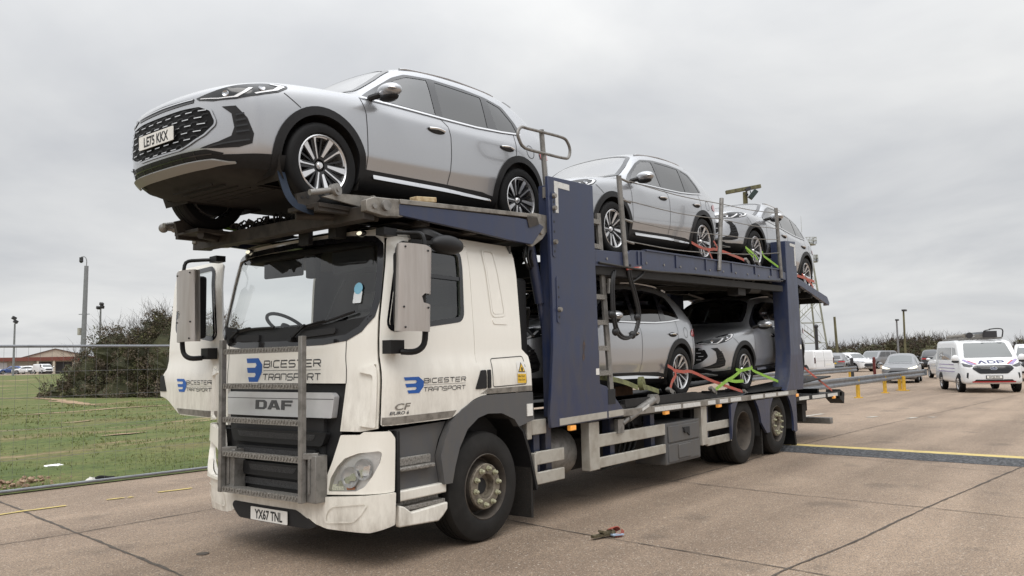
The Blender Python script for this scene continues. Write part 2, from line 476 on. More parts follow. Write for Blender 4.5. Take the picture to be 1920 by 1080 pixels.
def is_glazed(v):
    if v.z < 1.03: return False
    if abs(v.y) > .5 and any(inpoly((v.x, v.z), grow(g, -.012)) for g in SIDE_GLASS): return True
    if v.x < 1.3 and v.z > 1.12 and inpoly((v.x, v.y), grow(SCREEN, -.012)): return True
    return v.x > 3.0 and inpoly((v.y, v.z), grow(BACKLIGHT, -.012))
# ---------------------------------------------------------------- car
CS = 0.976                                    # design metres to built metres
def car_stations():
    side = { -.55: [(.80,.255),(.875,.37),(.89,.53),(.893,.73),(.88,.87)],
        -.2: [(.865,.225),(.915,.36),(.935,.53),(.945,.73),(.93,.915)],
        .2: [(.872,.215),(.905,.36),(.942,.505),(.948,.72),(.93,.92)],
        .48: [(.872,.215),(.895,.36),(.940,.505),(.948,.74),(.935,.93)],
        .8: [(.872,.215),(.893,.36),(.939,.505),(.948,.74),(.938,.935)],
        1.15: [(.872,.215),(.893,.36),(.939,.51),(.948,.74),(.938,.935)],
        1.6: [(.872,.215),(.893,.36),(.939,.515),(.948,.74),(.938,.935)],
        2.1: [(.872,.215),(.893,.36),(.942,.53),(.95,.75),(.94,.94)],
        2.6: [(.872,.215),(.91,.36),(.948,.575),(.96,.76),(.945,.95)],
        3.05: [(.86,.225),(.90,.37),(.93,.56),(.942,.76),(.922,.96)],
        3.35: [(.77,.30),(.86,.40),(.89,.56),(.90,.76),(.88,.96)]}
    top = { -.55: [(.85,.945),(.755,.995),(.60,1.008),(.40,1.018),(.2,1.026),(0,1.03)],
        -.2: [(.89,.985),(.80,1.045),(.63,1.056),(.42,1.07),(.2,1.08),(0,1.084)],
        .2: [(.90,1.015),(.815,1.07),(.64,1.083),(.43,1.10),(.2,1.112),(0,1.116)],
        .48: [(.895,1.04),(.825,1.088),(.66,1.106),(.45,1.125),(.2,1.136),(0,1.14)],
        .8: [(.895,1.045),(.80,1.20),(.735,1.315),(.50,1.35),(.25,1.368),(0,1.374)],
        1.15: [(.895,1.045),(.79,1.285),(.685,1.520),(.51,1.585),(.25,1.61),(0,1.617)],
        1.6: [(.895,1.045),(.79,1.30),(.68,1.565),(.54,1.645),(.28,1.678),(0,1.685)],
        2.1: [(.895,1.05),(.795,1.31),(.685,1.575),(.55,1.655),(.28,1.69),(0,1.698)],
        2.6: [(.895,1.075),(.795,1.325),(.68,1.565),(.55,1.655),(.28,1.69),(0,1.698)],
        3.05: [(.88,1.10),(.785,1.30),(.67,1.50),(.55,1.595),(.28,1.635),(0,1.64)],
        3.35: [(.855,1.10),(.79,1.21),(.69,1.31),(.54,1.375),(.27,1.40),(0,1.405)]}
    fl = [(0,.205),(.24,.205),(.46,.205),(.65,.205)]
    S = []
    S.append([(-.875,0,.290),(-.872,.2,.290),(-.86,.4,.292),(-.80,.6,.296),(-.68,.76,.31),(-.635,.825,.39),(-.625,.845,.55),(-.63,.85,.72),(-.645,.835,.82),
              (-.70,.785,.895),(-.78,.67,.918),(-.825,.55,.928),(-.855,.40,.936),(-.872,.2,.940),(-.878,0,.942)])
    for x in side:
        S.append([(x, y, z + (0.05 if x > 3.2 else 0)) for y, z in fl] + [(x, y, z) for y, z in side[x]] + [(x, y, z) for y, z in top[x]])
    S.append([(3.58,0,.31),(3.575,.22,.31),(3.56,.42,.31),(3.53,.6,.31),(3.50,.73,.33),(3.48,.80,.42),(3.48,.825,.56),(3.48,.835,.76),(3.475,.82,.95),
              (3.49,.79,1.05),(3.53,.73,1.08),(3.56,.61,1.092),(3.585,.47,1.10),(3.60,.24,1.103),(3.605,0,1.105)])
    return S
def car_body_mesh():
    S = car_stations(); NR = 15; vs = []; fs = []
    idx = {}
    def add(p): vs.append(p); return len(vs) - 1
    for i, st in enumerate(S):
        for k in range(NR):
            x, y, z = st[k]
            idx[i, k, -1] = add((x, -y, z))
            idx[i, k, 1] = idx[i, k, -1] if k in (0, NR-1) else add((x, y, z))
    for i in range(len(S) - 1):
        for k in range(NR - 1):
            fs.append((idx[i,k,-1], idx[i+1,k,-1], idx[i+1,k+1,-1], idx[i,k+1,-1]))
            fs.append((idx[i,k,1], idx[i,k+1,1], idx[i+1,k+1,1], idx[i+1,k,1]))
    def cap(i, xp, prof, flip):
        g = [[None]*9 for _ in range(7)]
        bot = [(4,-1),(3,-1),(2,-1),(1,-1),(0,1),(1,1),(2,1),(3,1),(4,1)]
        topr = [(10,-1),(11,-1),(12,-1),(13,-1),(14,1),(13,1),(12,1),(11,1),(10,1)]
        for c in range(9):
            g[0][c] = idx[i, bot[c][0], bot[c][1]]; g[6][c] = idx[i, topr[c][0], topr[c][1]]
        for k in range(1, 6):
            g[k][0] = idx[i, 4+k, -1]; g[k][8] = idx[i, 4+k, 1]
            ys = abs(vs[g[k][0]][1]); zs = vs[g[k][0]][2]
            for c in range(1, 8):
                fb = vs[g[0][c]][1] / abs(vs[g[0][0]][1]); ft = vs[g[6][c]][1] / abs(vs[g[6][0]][1]); t = k / 6
                y = ys * (fb*(1-t) + ft*t)
                zc = vs[g[0][c]][2]*(1-t) + vs[g[6][c]][2]*t
                z = zc*0.6 + zs*0.4 if abs(c-4) > 2 else zc
                g[k][c] = add((lerpt(xp, abs(y)) + lerpt(prof, z), y, z))
        for k in range(6):
            for c in range(8):
                q = (g[k][c], g[k][c+1], g[k+1][c+1], g[k+1][c])
                fs.append(q if flip else q[::-1])
    cap(0, [(0,-.925),(.3,-.92),(.5,-.895),(.66,-.825),(.76,-.745),(.84,-.65)], [(.26,.02),(.30,-.008),(.48,-.014),(.66,.0),(.80,.02),(.94,.05)], False)
    cap(len(S)-1, [(0,3.66),(.3,3.65),(.5,3.62),(.7,3.56),(.83,3.49)], [(.3,-.03),(.42,.03),(.55,.0),(.62,-.04),(.9,-.02),(1.1,-.05)], True)
    me = bpy.data.meshes.new('cage'); me.from_pydata(vs, [], fs)
    bm = bmesh.new(); bm.from_mesh(me); bmesh.ops.recalc_face_normals(bm, faces=bm.faces)
    cl = bm.edges.layers.float.new('crease_edge')
    bm.verts.ensure_lookup_table()
    for e in bm.edges:
        a, b = e.verts[0].co, e.verts[1].co
        for i in range(3, 11):
            for k, cv in ((6, 0.75), (8, 0.35)):
                for s in (-1, 1):
                    if {e.verts[0].index, e.verts[1].index} == {idx[i,k,s], idx[i+1,k,s]} and i+1 < len(S)-1: e[cl] = cv
    bm.to_mesh(me); bm.free()
    ob = bpy.data.objects.new('cage', me); COL.objects.link(ob)
    md = ob.modifiers.new('s', 'SUBSURF'); md.levels = 3; md.render_levels = 3
    ev = ob.evaluated_get(bpy.context.evaluated_depsgraph_get())
    m2 = bpy.data.meshes.new_from_object(ev)
    V = [v.co.copy() for v in m2.vertices]; F = [list(p.vertices) for p in m2.polygons]
    bpy.data.objects.remove(ob); bpy.data.meshes.remove(me); bpy.data.meshes.remove(m2)
    return V, F

class Proj:
    """drops 2D outlines on to a body surface from the side, front, rear, top or round a corner"""
    def __init__(s, V, F):
        s.t = BVHTree.FromPolygons(V, F, all_triangles=False)
    def cast(s, o, d, off, ref):
        h = s.t.ray_cast(Vector(o), Vector(d).normalized())
        if h[0] is None: return None
        n = h[1]
        if n.dot(Vector(d)) > 0: n = -n
        return h[0] + n * off
    def side(s, off, sg=-1): return lambda x, z: s.cast((x, sg*4, z), (0, -sg, 0), off, 0)
    def front(s, off): return lambda y, z: s.cast((-6, y, z), (1, 0, 0), off, 0)
    def rear(s, off): return lambda y, z: s.cast((9, y, z), (-1, 0, 0), off, 0)
    def top(s, off): return lambda x, y: s.cast((x, y, 6), (0, 0, -1), off, 0)
    def radial(s, off, cx, sg=-1, fwd=-1):
        def f(th, z):
            d = Vector((fwd*math.cos(R(th)), sg*math.sin(R(th)), 0))
            return s.cast(Vector((cx, 0, z)) + d*4, -d, off, 0)
        return f

def make_wheel(parent, c, sg, r=0.36, rr=0.252, w=0.118, mats=None, design=0):
    """car wheel: tyre with a machined two-tone rim inside; sg = -1 left side, +1 right side"""
    def A(mb): return mb.xf(Matrix.Translation(c) @ Matrix.Diagonal((1, -sg, 1, 1)))    # built facing -y
    k = w / 0.118
    t = A(MB().lathe([(rr,-.10*k),(rr+.006,.098*k),(rr+.018,.112*k),(rr+.03,.1125*k),(rr+.065,.118*k),(r-.02,.108*k),(r-.006,.094*k),(r,.075*k),(r,.027*k),(r-.008,.024*k),(r-.008,.019*k),(r,.016*k),
            (r,-.016*k),(r-.008,-.019*k),(r-.008,-.024*k),(r,-.027*k),(r,-.075*k),(r-.006,-.094*k),(r-.03,-.11*k),(rr,-.10*k)], (0,0,0), (0,-1,0), 48))
    wh = t.build('wheel', M['tyre'], parent)
    m = MB()
    m.lathe([(rr+.003,.100*k),(rr-.006,.104*k),(rr-.014,.096*k),(rr-.018,.05*k),(rr-.03,-.09*k)], (0,0,0), (0,-1,0), 48, 0)
    m.cyl((0,.02*k,0), (0,.03*k,0), rr-.02, n=32, mi=1)
    m.cyl((0,.01,0), (0,-.02*k,0), rr*.58, n=24, mi=2)
    def P(a, b):
        rad = math.hypot(a, b); return (a, -(0.045 + 0.045*(rad/rr)**1.3)*k, b)
    def poly(pts, mi, lift):
        n = len(pts)
        f = [Vector(P(*p)) + Vector((0,-lift,0)) for p in pts]; bk = [v + Vector((0,.018,0)) for v in f]
        m.add(f + bk, [list(range(n))[::-1]] + [(i, (i+1) % n, (i+1) % n + n, i+n) for i in range(n)], mi)
    S = rr / 0.245
    for q in range(5):
        a = R(72*q + 18)
        def rot(x, z, a=a): return (S*(x*math.cos(a) + z*math.sin(a)), S*(-x*math.sin(a) + z*math.cos(a)))
        poly([rot(-.010,.075), rot(.010,.075), rot(.055,.231), rot(.006,.238)], 0, .004)
        poly([rot(-.022,.05), rot(.022,.05), rot(.062,.228), rot(-.002,.236)], 1, -.004)
        b = a + R(-40)
        def rot2(x, z, a=b): return (S*(x*math.cos(a) + z*math.sin(a)), S*(-x*math.sin(a) + z*math.cos(a)))
        poly([rot2(-.006,.06), rot2(.004,.06), rot2(.014,.19), rot2(.030,.232), rot2(.004,.235)], 0, .003)
        poly([rot2(-.026,.05), rot2(.020,.05), rot2(.034,.22), rot2(-.026,.22)], 1, -.006)
        g = [(.235*math.sin(R(u)), .235*math.cos(R(u))) for u in range(4, 37, 4)]; g2 = [(.223*math.sin(R(u)), .223*math.cos(R(u))) for u in range(36, 3, -4)]
        poly([rot2(*p) for p in g + g2], 0, .003)
        poly([rot2(.02,.06), rot2(.03,.055), rot2(.10,.20), rot2(.085,.21)], 1, -.01)
    A(m).build('rim', [M['alloy'], M['rim_dark'], M['under']], wh)
    h = MB().lathe([(.001,.066*k),(.022,.064*k),(.030,.056*k),(.036,.040*k)], (0,0,0), (0,-1,0), 20)
    A(h).build('hub_cap', M['alloy'], wh)
    return wh

def make_suv(name, label, cat, group):
    root = thing(name, label, cat, group=group)
    V, F = car_body_mesh()
    pj = Proj(V, F)
    AX = ((0, .37), (2.765, .37))
    S = Matrix.Scale(CS, 4)
    b = MB(); keep = []; mi = []; gz = [is_glazed(v) for v in V]
    for f in F:
        c = sum((V[i] for i in f), Vector()) / len(f)
        if any(math.hypot(c.x-ax, c.z-az) < .425 and abs(c.y) > .55 for ax, az in AX): continue
        if any(gz[i] for i in f): continue
        n = (V[f[1]]-V[f[0]]).cross(V[f[2]]-V[f[1]])
        keep.append(f); mi.append(1 if (n.normalized().z < -.75 and c.z < .5) or (c.z < .27 and n.normalized().z < -.3) else 0)
    b.v = V; b.f = keep; b.m = mi
    for ax, az in AX:
        for s in (-1, 1):                     # wheel well liners
            p = arc(ax, az, .425, -25, 205, 20); q = []
            vs = [(x, s*.90, z) for x, z in p] + [(x, s*.52, z) for x, z in p]; n = len(p)
            b.add(vs, [(i, i+1, i+1+n, i+n) for i in range(n-1)] + [list(range(n, 2*n))], 1)
    for k in range(6):
        b.box((-.15-.1*k, 0, .205), (.012, .9-.06*k, .012), None, 1)
    b.xf(S).build('body', [M['silver'], M['under']], root, angle=50)
    def part(name, mb, mats, par=None, **k): return mb.xf(S).build(name, mats, par or root, **k)
    part('windscreen', MB().patch(rpoly(grow(SCREEN, .01), .03), pj.top(.003), .06), M['wind_glass'])
    part('windscreen_border', MB().strip(rpoly(grow(SCREEN, .012), .03), pj.top(.006), .060, closed=True), M['gloss_black'])
    part('rear_window', MB().patch(rpoly(grow(BACKLIGHT, .01), .06), pj.rear(.003), .06), M['privacy'])
    part('rear_window_border', MB().strip(rpoly(grow(BACKLIGHT, .012), .06), pj.rear(.006), .055, closed=True), M['gloss_black'])
    # cabin
    cb = MB(); cb.b2((.45,-.82,.30), (3.3,.82,.34)); cb.prism([(.50,.40),(.50,1.06),(.80,1.07),(.98,1.0),(1.0,.75),(.86,.40)], 'y', -.80, .80)
    for s in (-1, 1): cb.b2((.50,s*.80,.34), (3.35,s*.835,1.03))
    cb.patch([(1.20,-.56),(3.0,-.50),(3.0,.50),(1.20,.56)], pj.top(-.035), .15); cb.b2((3.0,-.75,.34), (3.4,.75,1.02))
    part('cabin_trim', cb, M['trim'])
    for sx, sy, w in ((1.55,-.38,.24),(1.55,.38,.24),(2.42,-.40,.30),(2.42,.40,.30)):
        st = MB(); st.beam((sx-.22,sy,.60), (sx+.22,sy,.56), w*2, .16); st.beam((sx+.20,sy,.58), (sx+.40,sy,1.16), w*2, .13, (1,0,0)); st.beam((sx+.42,sy,1.20), (sx+.46,sy,1.36), .26, .09, (1,0,0)); st.beam((sx+.40,sy,1.12), (sx+.43,sy,1.24), .10, .03, (1,0,0))
        part('seat', st, M['seat_cloth'], bevel=.03)
    sc_ = Vector((1.02,.38,.98)); sn = Vector((-.85,0,-.5)).normalized(); s1 = Vector((0,1,0)); s2 = sn.cross(s1); sw_ = MB()
    sw_.tube([sc_ + (s1*math.cos(R(a)) + s2*math.sin(R(a)))*.18 for a in range(0,360,24)], .015, 6, closed=True, sub=2); sw_.cyl(sc_, sc_+sn*.22, .035, n=10); sw_.beam(sc_-s1*.18, sc_+s1*.18, .05, .02)
    part('steering_wheel', sw_, M['trim'])
    part('rear_mirror', MB().box((1.02,0,1.44), (.03,.22,.06)), M['trim'])
    part('spoiler', MB().patch(rpoly([(2.98,-.56),(3.19,-.52),(3.22,0),(3.19,.52),(2.98,.56)], .03), lambda x, y: (x, y, 1.655-.12*(x-2.98)-.05*(y/.5)**2), .08, thick=.035), [M['silver']])
    for s in (-1, 1):
        fS = lambda off, s=s: pj.side(off, s)
        fl = s > 0
        dlo = rpoly([(.48,1.05),(.73,1.205),(1.02,1.385),(1.22,1.470),(1.6,1.512),(2.1,1.512),(2.45,1.490),(2.72,1.435),(2.84,1.26),(2.88,1.12),(2.5,1.08),(2.07,1.056),(1.5,1.05)], .04)
        part('window_frame', MB().patch(dlo, fS(.006), .05, holes=[rpoly(g, .02) for g in SIDE_GLASS], flip=fl), M['gloss_black'])
        for g, mt in zip(SIDE_GLASS, ('front_glass', 'privacy', 'privacy')):
            part('side_window', MB().patch(rpoly(grow(g, .012), .02), fS(.002), .06, flip=fl), M[mt])
        ch = MB().strip([(.47,1.042),(1.03,1.046),(1.54,1.046),(2.07,1.052),(2.50,1.078),(2.86,1.115)], fS(.012), .018)
        part('belt_moulding', ch, M['chrome'])
        ch = MB().patch(rpoly([(.56,.352),(1.5,.346),(2.20,.316),(2.23,.298),(1.5,.312),(.56,.320)], .01), lambda x, z, f1=fS(.020), f2=fS(.044): (lambda a, b_, t_: a and b_ and a.lerp(b_, t_))(f1(x, z), f2(x, z), max(0, min(1, (.355-z)/.05))), .018, thick=.010, flip=fl)
        part('sill_moulding', ch, M['chrome'])
        part('sill_trim', MB().patch([(.42,.388),(1.5,.384),(2.1,.372),(2.22,.352),(2.36,.345),(2.36,.222),(.42,.222)], fS(.012), .05, thick=.012, flip=fl), M['black_plastic'])
        for ax, az in AX:
            o = arc(ax, az, .475, -17, 197, 30); i_ = arc(ax, az, .402, 197, -17, 30)
            part('wheel_arch_trim', MB().patch(o + i_, lambda x, z, fn=fS(.012), s=s: fn(x, z) or Vector((x, s*.86, z)), .05, thick=.03, flip=fl), M['black_plastic'])
        for pl in ([(.455,1.04),(.485,.88),(.49,.388)], [(1.50,1.045),(1.585,.97),(1.605,.86),(1.60,.66),(1.565,.385)], [(2.72,1.09),(2.70,.95),(2.68,.83)],
                   [(-.36,.90),(-.22,.80)], arc(2.98, .93, .075, 0, 360, 20)):
            part('panel_gap', MB().strip(pl, fS(.0025), .007), M['ink'])
        for hx in (1.395, 2.515):
            h = MB().patch([(hx+.125*math.cos(R(a)), .893+.034*math.sin(R(a))) for a in range(0, 360, 20)], fS(.003), .05, mi=1, flip=fl)
            p0 = fS(.014)(hx-.11, .900); p1 = fS(.032)(hx, .904); p2 = fS(.014)(hx+.11, .90)
            h.tube([p0, p1, p2], .0125, 8, 0)
            part('door_handle', h, [M['chrome'], M['under']])
        # wing mirror
        mm = MB()
        mm.tube([(.58, s*.88, 1.055), (.62, s*.95, 1.075), (.66, s*1.02, 1.085)], .03, 8, 1)
        mm.ball((.66, s*1.065, 1.105), 1, 20, 12, 0, (.095, .130, .066))
        mm.ball((.664, s*1.05, 1.050), 1, 20, 12, 1, (.070, .105, .040))
        mm.ball((.60, s*1.16, 1.095), 1, 12, 8, 2, (.05, .035, .014))
        part('wing_mirror', mm, [M['silver'], M['black_plastic'], M['chrome']])
        rr = MB().tube([pj.top(.005)(1.28, s*.575), pj.top(.006)(1.42, s*.58), pj.top(.009)(2.0, s*.58), pj.top(.006)(2.6, s*.565), pj.top(.005)(2.78, s*.56)], .013, 8)
        part('roof_rail', rr, M['silver'])
        fR = lambda off, s=s: pj.radial(off, .6, s)
        hl = [(17,.842),(23,.880),(30,.926),(36,.958),(40.5,.973),(43.5,.967),(44,.948),(41.5,.897),(36,.842),(30,.808),(23,.80),(18,.822)]
        lamp = part('headlamp', MB().patch([(a/50, z) for a, z in hl], lambda a, z, f=fR(.006): f(a*50, z), .03, flip=fl), M['lamp_dark'])
        d = MB()
        d.patch([(a/50, z) for a, z in [(35.5,.850),(41,.905),(43,.948),(42.3,.958),(38.5,.957),(38.5,.951),(41,.946),(39.8,.908),(35,.858)]], lambda a, z, f=fR(.011): f(a*50, z), .03, mi=0, flip=fl)
        d.patch([(a/50, z) for a, z in [(19,.826),(25,.812),(30.5,.820),(33,.862),(34.5,.900),(33.4,.901),(32,.868),(29.5,.828),(25,.819),(19,.832)]], lambda a, z, f=fR(.011): f(a*50, z), .03, mi=0, flip=fl)
        part('lamp_strip', d, [M['drl']], lamp)
        for a, z in ((27, .852), (36.8, .905)):
            d = MB(); p = fR(.004)(a, z); n = (fR(1)(a, z) - fR(0)(a, z)).normalized()
            d.lathe([(.001,.004),(.018,.006),(.024,.010),(.028,.004)], p, n, 16)
            part('lamp_reflector', d, M['lamp_clear'], lamp)
        vt = rpoly([(26.0,.748),(30.0,.752),(33.2,.655),(34.8,.53),(34.2,.455),(30.5,.424),(25,.418),(19.0,.430),(25,.470),(28.6,.512),(29.5,.58),(28.8,.69)], .01)
        vv = MB().patch([(a/50, z) for a, z in vt], lambda a, z, f=fR(.005): f(a*50, z), .03, flip=fl)
        sv = part('bumper_vent', vv, M['black_plastic'])
        d = MB()
        for z in (.68, .635, .59, .545):
            d.strip([((30.0)/50, z-.006), ((32.4 + (.68-z)*9)/50, z+.01)], lambda a, zz, f=fR(.02): f(a*50, zz), .012)
        d.strip([(22/50,.433),(28/50,.460),(33.6/50,.482)], lambda a, zz, f=fR(.02): f(a*50, zz), .012)
        part('vent_fin', d, M['gloss_black'], sv)
        fT = lambda off, s=s: pj.radial(off, 2.6, s, 1)
        tl = [(18,.935),(35,.93),(46,.915),(52,.87),(57,.885),(57.5,.94),(53,.985),(42,1.00),(30,.985),(18,.975)]
        part('tail_lamp', MB().patch([(a/50, z) for a, z in tl], lambda a, z, f=fT(.008): f(a*50, z), .03, flip=not fl), M['red_lamp'])
        for ax in (0, 2.765):
            make_wheel_scaled(root, (ax, s*.822, .36), s)
        part('bumper_corner', MB().patch([(a/50, z) for a, z in [(20,.372),(30,.372),(38,.382),(46,.392),(46,.262),(38,.272),(30,.278),(22,.278)]], lambda a, z, f=fR(.008): f(a*50, z), .03, flip=fl), M['black_plastic'])
    half = [(.30,.778),(.50,.770),(.60,.725),(.640,.635),(.635,.60),(.56,.53),(.42,.472),(.30,.445)]
    gp = rpoly([(-y, z) for y, z in half[::-1]] + half, .018)
    gr = part('grille', MB().patch(gp, pj.front(.004), .05), MAT('deep grille black', (.006,.006,.0065), .65, spec=.2))
    rim = MB().strip(gp, pj.front(.012), .014, closed=True)
    part('grille_surround', rim, M['silver'], gr)
    wv = MB(); ds = MB()
    for r_ in range(6):
        z0 = .742 - r_*.054
        pl = []
        for k in range(-9, 10):
            y = k*.0665 + (.0333 if r_ % 2 else 0); zz = z0 + (.010 if k % 2 else -.010)
            pl += [(y-.02, zz), (y+.02, zz)]
        pl = [p for p in pl if inpoly((p[0], p[1]), gp) and abs(p[0]) < .6]
        if len(pl) > 1: wv.strip(pl, pj.front(.013), .010)
        for k in range(-9, 10):
            y = k*.0665 + (.0333 if r_ % 2 else 0)
            if k % 2 == 0 and inpoly((y-.045, z0-.012), gp) and inpoly((y+.045, z0-.012), gp):
                ds.strip([(y-.036, z0-.014), (y+.036, z0-.014)], pj.front(.018), .0065)
    part('grille_bar', wv, M['black_plastic'], gr)
    part('grille_dash', ds, M['alloy'], gr)
    part('bonnet_trim', MB().patch([(-16/50,.848),(0,.866),(16/50,.848),(16/50,.812),(0,.818),(-16/50,.812)], lambda a, z: pj.radial(.005, .6, 1)(a*50, z), .04), M['gloss_black'])
    part('bonnet_strip', MB().strip([(-16/50,.838),(0,.847),(16/50,.838)], lambda a, z: pj.radial(.012, .6, 1)(a*50, z), .009), M['chrome'])
    it = rpoly([(-.56,.418),(.56,.418),(.68,.382),(.62,.345),(-.62,.345),(-.68,.382)], .01)
    li = part('lower_intake', MB().patch(it, pj.front(.004), .05), M['black_plastic'])
    d = MB()
    d.strip([(-.6,.380),(.6,.380)], pj.front(.012), .009)
    for y in (-.45,-.3,-.15,0,.15,.3,.45): d.strip([(y,.348),(y,.412)], pj.front(.010), .007)
    part('intake_bar', d, M['gloss_black'], li)
    part('skid_plate', MB().patch(rpoly([(-.60,.345),(.60,.345),(.73,.310),(.5,.296),(-.5,.296),(-.73,.310)], .01), lambda y, z: (lambda p: p and p + Vector((-.012, 0, 0)))(pj.front(.004)(y, z)), .05, thick=.02), MAT('satin silver', (.30,.295,.285), .45, .5))
    part('rear_bumper', MB().patch(rpoly([(-.76,.33),(.76,.33),(.80,.50),(-.80,.50)], .03), pj.rear(.006), .06), M['black_plastic'])
    return root, pj
def make_wheel_scaled(root, c, s):
    before = set(bpy.data.objects)
    wh = make_wheel(root, Vector((0,0,0)), s)
    for o in set(bpy.data.objects) - before:
        o.data.transform(Matrix.Scale(CS, 4) @ Matrix.Translation(c))
    return wh
def plate(name, txt, parent, fn, w=.52, h=.111, bold=.0, size=.108, sx=.80, mat='plate_white'):
    p = MB().patch(rpoly([(-w/2,-h/2),(w/2,-h/2),(w/2,h/2),(-w/2,h/2)], .008, 3), lambda a, b: fn(a, b, 0), .2, thick=.006)
    pl = p.build(name, M[mat], parent)
    t = MB().text(txt, lambda a, b: fn(a, b, .0015), size, (0, -.036*size/.1), sx, bold=bold, align='CENTER')
    t.build('plate_lettering', M['ink'], pl, smooth=False)
    return pl

# ---------------------------------------------------------------- the five carried cars
suv, suv_pj = make_suv('carried_car', 'silver car nosing out over the lorry cab on the top deck, plate LE75 KKX', 'car', 'silver cars carried on the transporter')
POSES = [(-1.596, 0.04, 3.285, 0.0387), (2.958, -0.03, 3.284, 0.0458), (7.746, -0.06, 3.462, -0.0908), (1.998, -0.02, 1.438, 0.0), (7.083, -0.02, 1.424, 0.0381)]
def place(o, pose):
    x, y, z, pitch = pose
    o.rotation_euler = (0, -pitch, 0)
    # local origin is on the ground under the front axle; the pose gives the front hub
    h = .36*CS
    o.location = (x + h*math.sin(pitch), y, z - h*math.cos(pitch))
LBL = ['silver car in the middle of the top deck, just behind the blue tower', 'rearmost silver car on the top deck, its tail on the sloping ramp', 'silver car on the lower deck half hidden by the blue tower and ladder', 'silver car at the back of the lower deck with green straps on its wheel']
place(suv, POSES[0])
cars = [suv]
for l, ps in zip(LBL, POSES[1:]):
    c = dup(suv, (0,0,0), label=l); place(c, ps); cars.append(c)
plate('number_plate', 'LE75 KKX', suv, lambda a, b, off: Vector(((-.965 - off)*CS, -a, .590*CS + b)), bold=.0028)
MB().box((-.950*CS, 0, .590*CS), (.02, .50, .10)).build('plate_holder', M['black_plastic'], suv)

# ---------------------------------------------------------------- lorry materials
GRIME = (0.20, 0.155, 0.105)
M['cab_white'] = DIRTY('cream white lorry paint', (0.86, 0.835, 0.765), GRIME, .30, .6, 1.0, 1.75, .62, .03)
M['low_white'] = DIRTY('mud splashed white paint', (0.83, 0.80, 0.725), GRIME, .38, .4, .28, .68, .75, .08)
M['cab_grey'] = DIRTY('grey moulded cab plastic', (0.085, 0.087, 0.092), (0.13, 0.115, 0.095), .5, 0, .5, 1.6, .8, .2)
M['navy'] = DIRTY('navy painted steel', (0.019, 0.030, 0.078), (0.075, 0.070, 0.066), .42, .25, .4, 3.6, .85, .22)
M['steel_dark'] = MAT('dark grimy steel', (0.017, 0.016, 0.0155), .7, .2, var=.5, scale=7)
M['steel_brown'] = MAT('weathered brown steel', (0.060, 0.051, 0.043), .6, .35, col2=(0.030, 0.026, 0.023), scale=6)
M['galv'] = MAT('weathered galvanised steel', (0.30, 0.28, 0.25), .5, .55, col2=(0.17, 0.155, 0.135), scale=9, bump=.15, bscale=90)
M['galv_dark'] = MAT('dull grey steel', (0.26, 0.25, 0.235), .48, .5, col2=(0.17, 0.162, 0.15), scale=12, bump=.04)
M['alu'] = MAT('dirty aluminium rail', (0.46, 0.44, 0.39), .5, .25, col2=(0.36, 0.33, 0.28), scale=5, bump=.05)
M['brushed'] = MAT('brushed steel shroud', (0.50, 0.465, 0.435), .38, .65, col2=(0.42, 0.38, 0.35), scale=22, stretch=(1, 1, .08), c2pos=(.35, .7))
M['reflect'] = MAT('reflective tape', (0.62, 0.62, 0.60), .4, .1, var=.15, scale=30)
M['tread'] = MAT('tread plate', (0.33, 0.315, 0.29), .5, .45, col2=(0.17, 0.16, 0.145), scale=60, c2pos=(.4, .6), bump=.5, bscale=120)
M['cab_glass'] = GLASS('lorry window glass', (0.95, 0.98, 0.97), 0.015)
M['door_glass'] = GLASS('tinted door glass', (0.42, 0.50, 0.49), 0.05)
M['lens'] = GLASS('clear lamp lens', (1, 1, 1), -.05)
M['interior'] = MAT('cab interior trim', (0.085, 0.085, 0.085), .8, var=.2, scale=5)
M['interior_dark'] = MAT('dark cab interior', (0.02, 0.02, 0.021), .8)
M['logo_blue'] = MAT('blue logo vinyl', (0.012, 0.105, 0.42), .35)
M['logo_ink'] = MAT('dark grey vinyl', (0.05, 0.05, 0.055), .4)
M['silver_plastic'] = MAT('silver grille panel', (0.60, 0.60, 0.61), .35, .3, coat=.3, var=.04, scale=10)
M['daf_grey'] = MAT('dark grey badge', (0.075, 0.075, 0.08), .4)
M['mesh'] = MAT('grille mesh', (0.012, 0.012, 0.013), .6, col2=(0.05, 0.05, 0.052), scale=160, c2pos=(.48, .52), detail=0)
M['rim_dirty'] = MAT('grimy steel wheel', (0.075, 0.062, 0.05), .7, .15, col2=(0.040, 0.034, 0.029), scale=9)
M['hub_dirty'] = MAT('grey hub metal', (0.235, 0.205, 0.16), .6, .35, col2=(0.12, 0.10, 0.08), scale=22)
M['nut'] = MAT('wheel nut pointer', (0.36, 0.35, 0.24), .5, var=.3, scale=40)
M['truck_tyre'] = MAT('lorry tyre rubber', (0.017, 0.0158, 0.0148), .78, var=.4, scale=5, bump=.08, bscale=40, spec=.3)
M['hairy'] = MAT('mud flap bristle', (0.016, 0.014, 0.012), .95, col2=(0.06, 0.042, 0.028), scale=70, c2pos=(.55, .75), bump=1.0, bscale=90)
M['sign_yellow'] = MAT('yellow warning sign', (0.75, 0.47, 0.04), .45)
M['rubber'] = MAT('black hose rubber', (0.014, 0.014, 0.015), .5)
M['hl_glass'] = MAT('headlamp reflector', (0.86, 0.86, 0.85), .25, .3, var=.12, scale=9)
M['warm'] = MAT('lit marker lamp', (0.9, 0.88, 0.75), .3, emit=(1, .93, .72), estr=.9)

truck = thing('car_transporter', 'white and navy car transporter lorry with its driver door open', 'lorry')

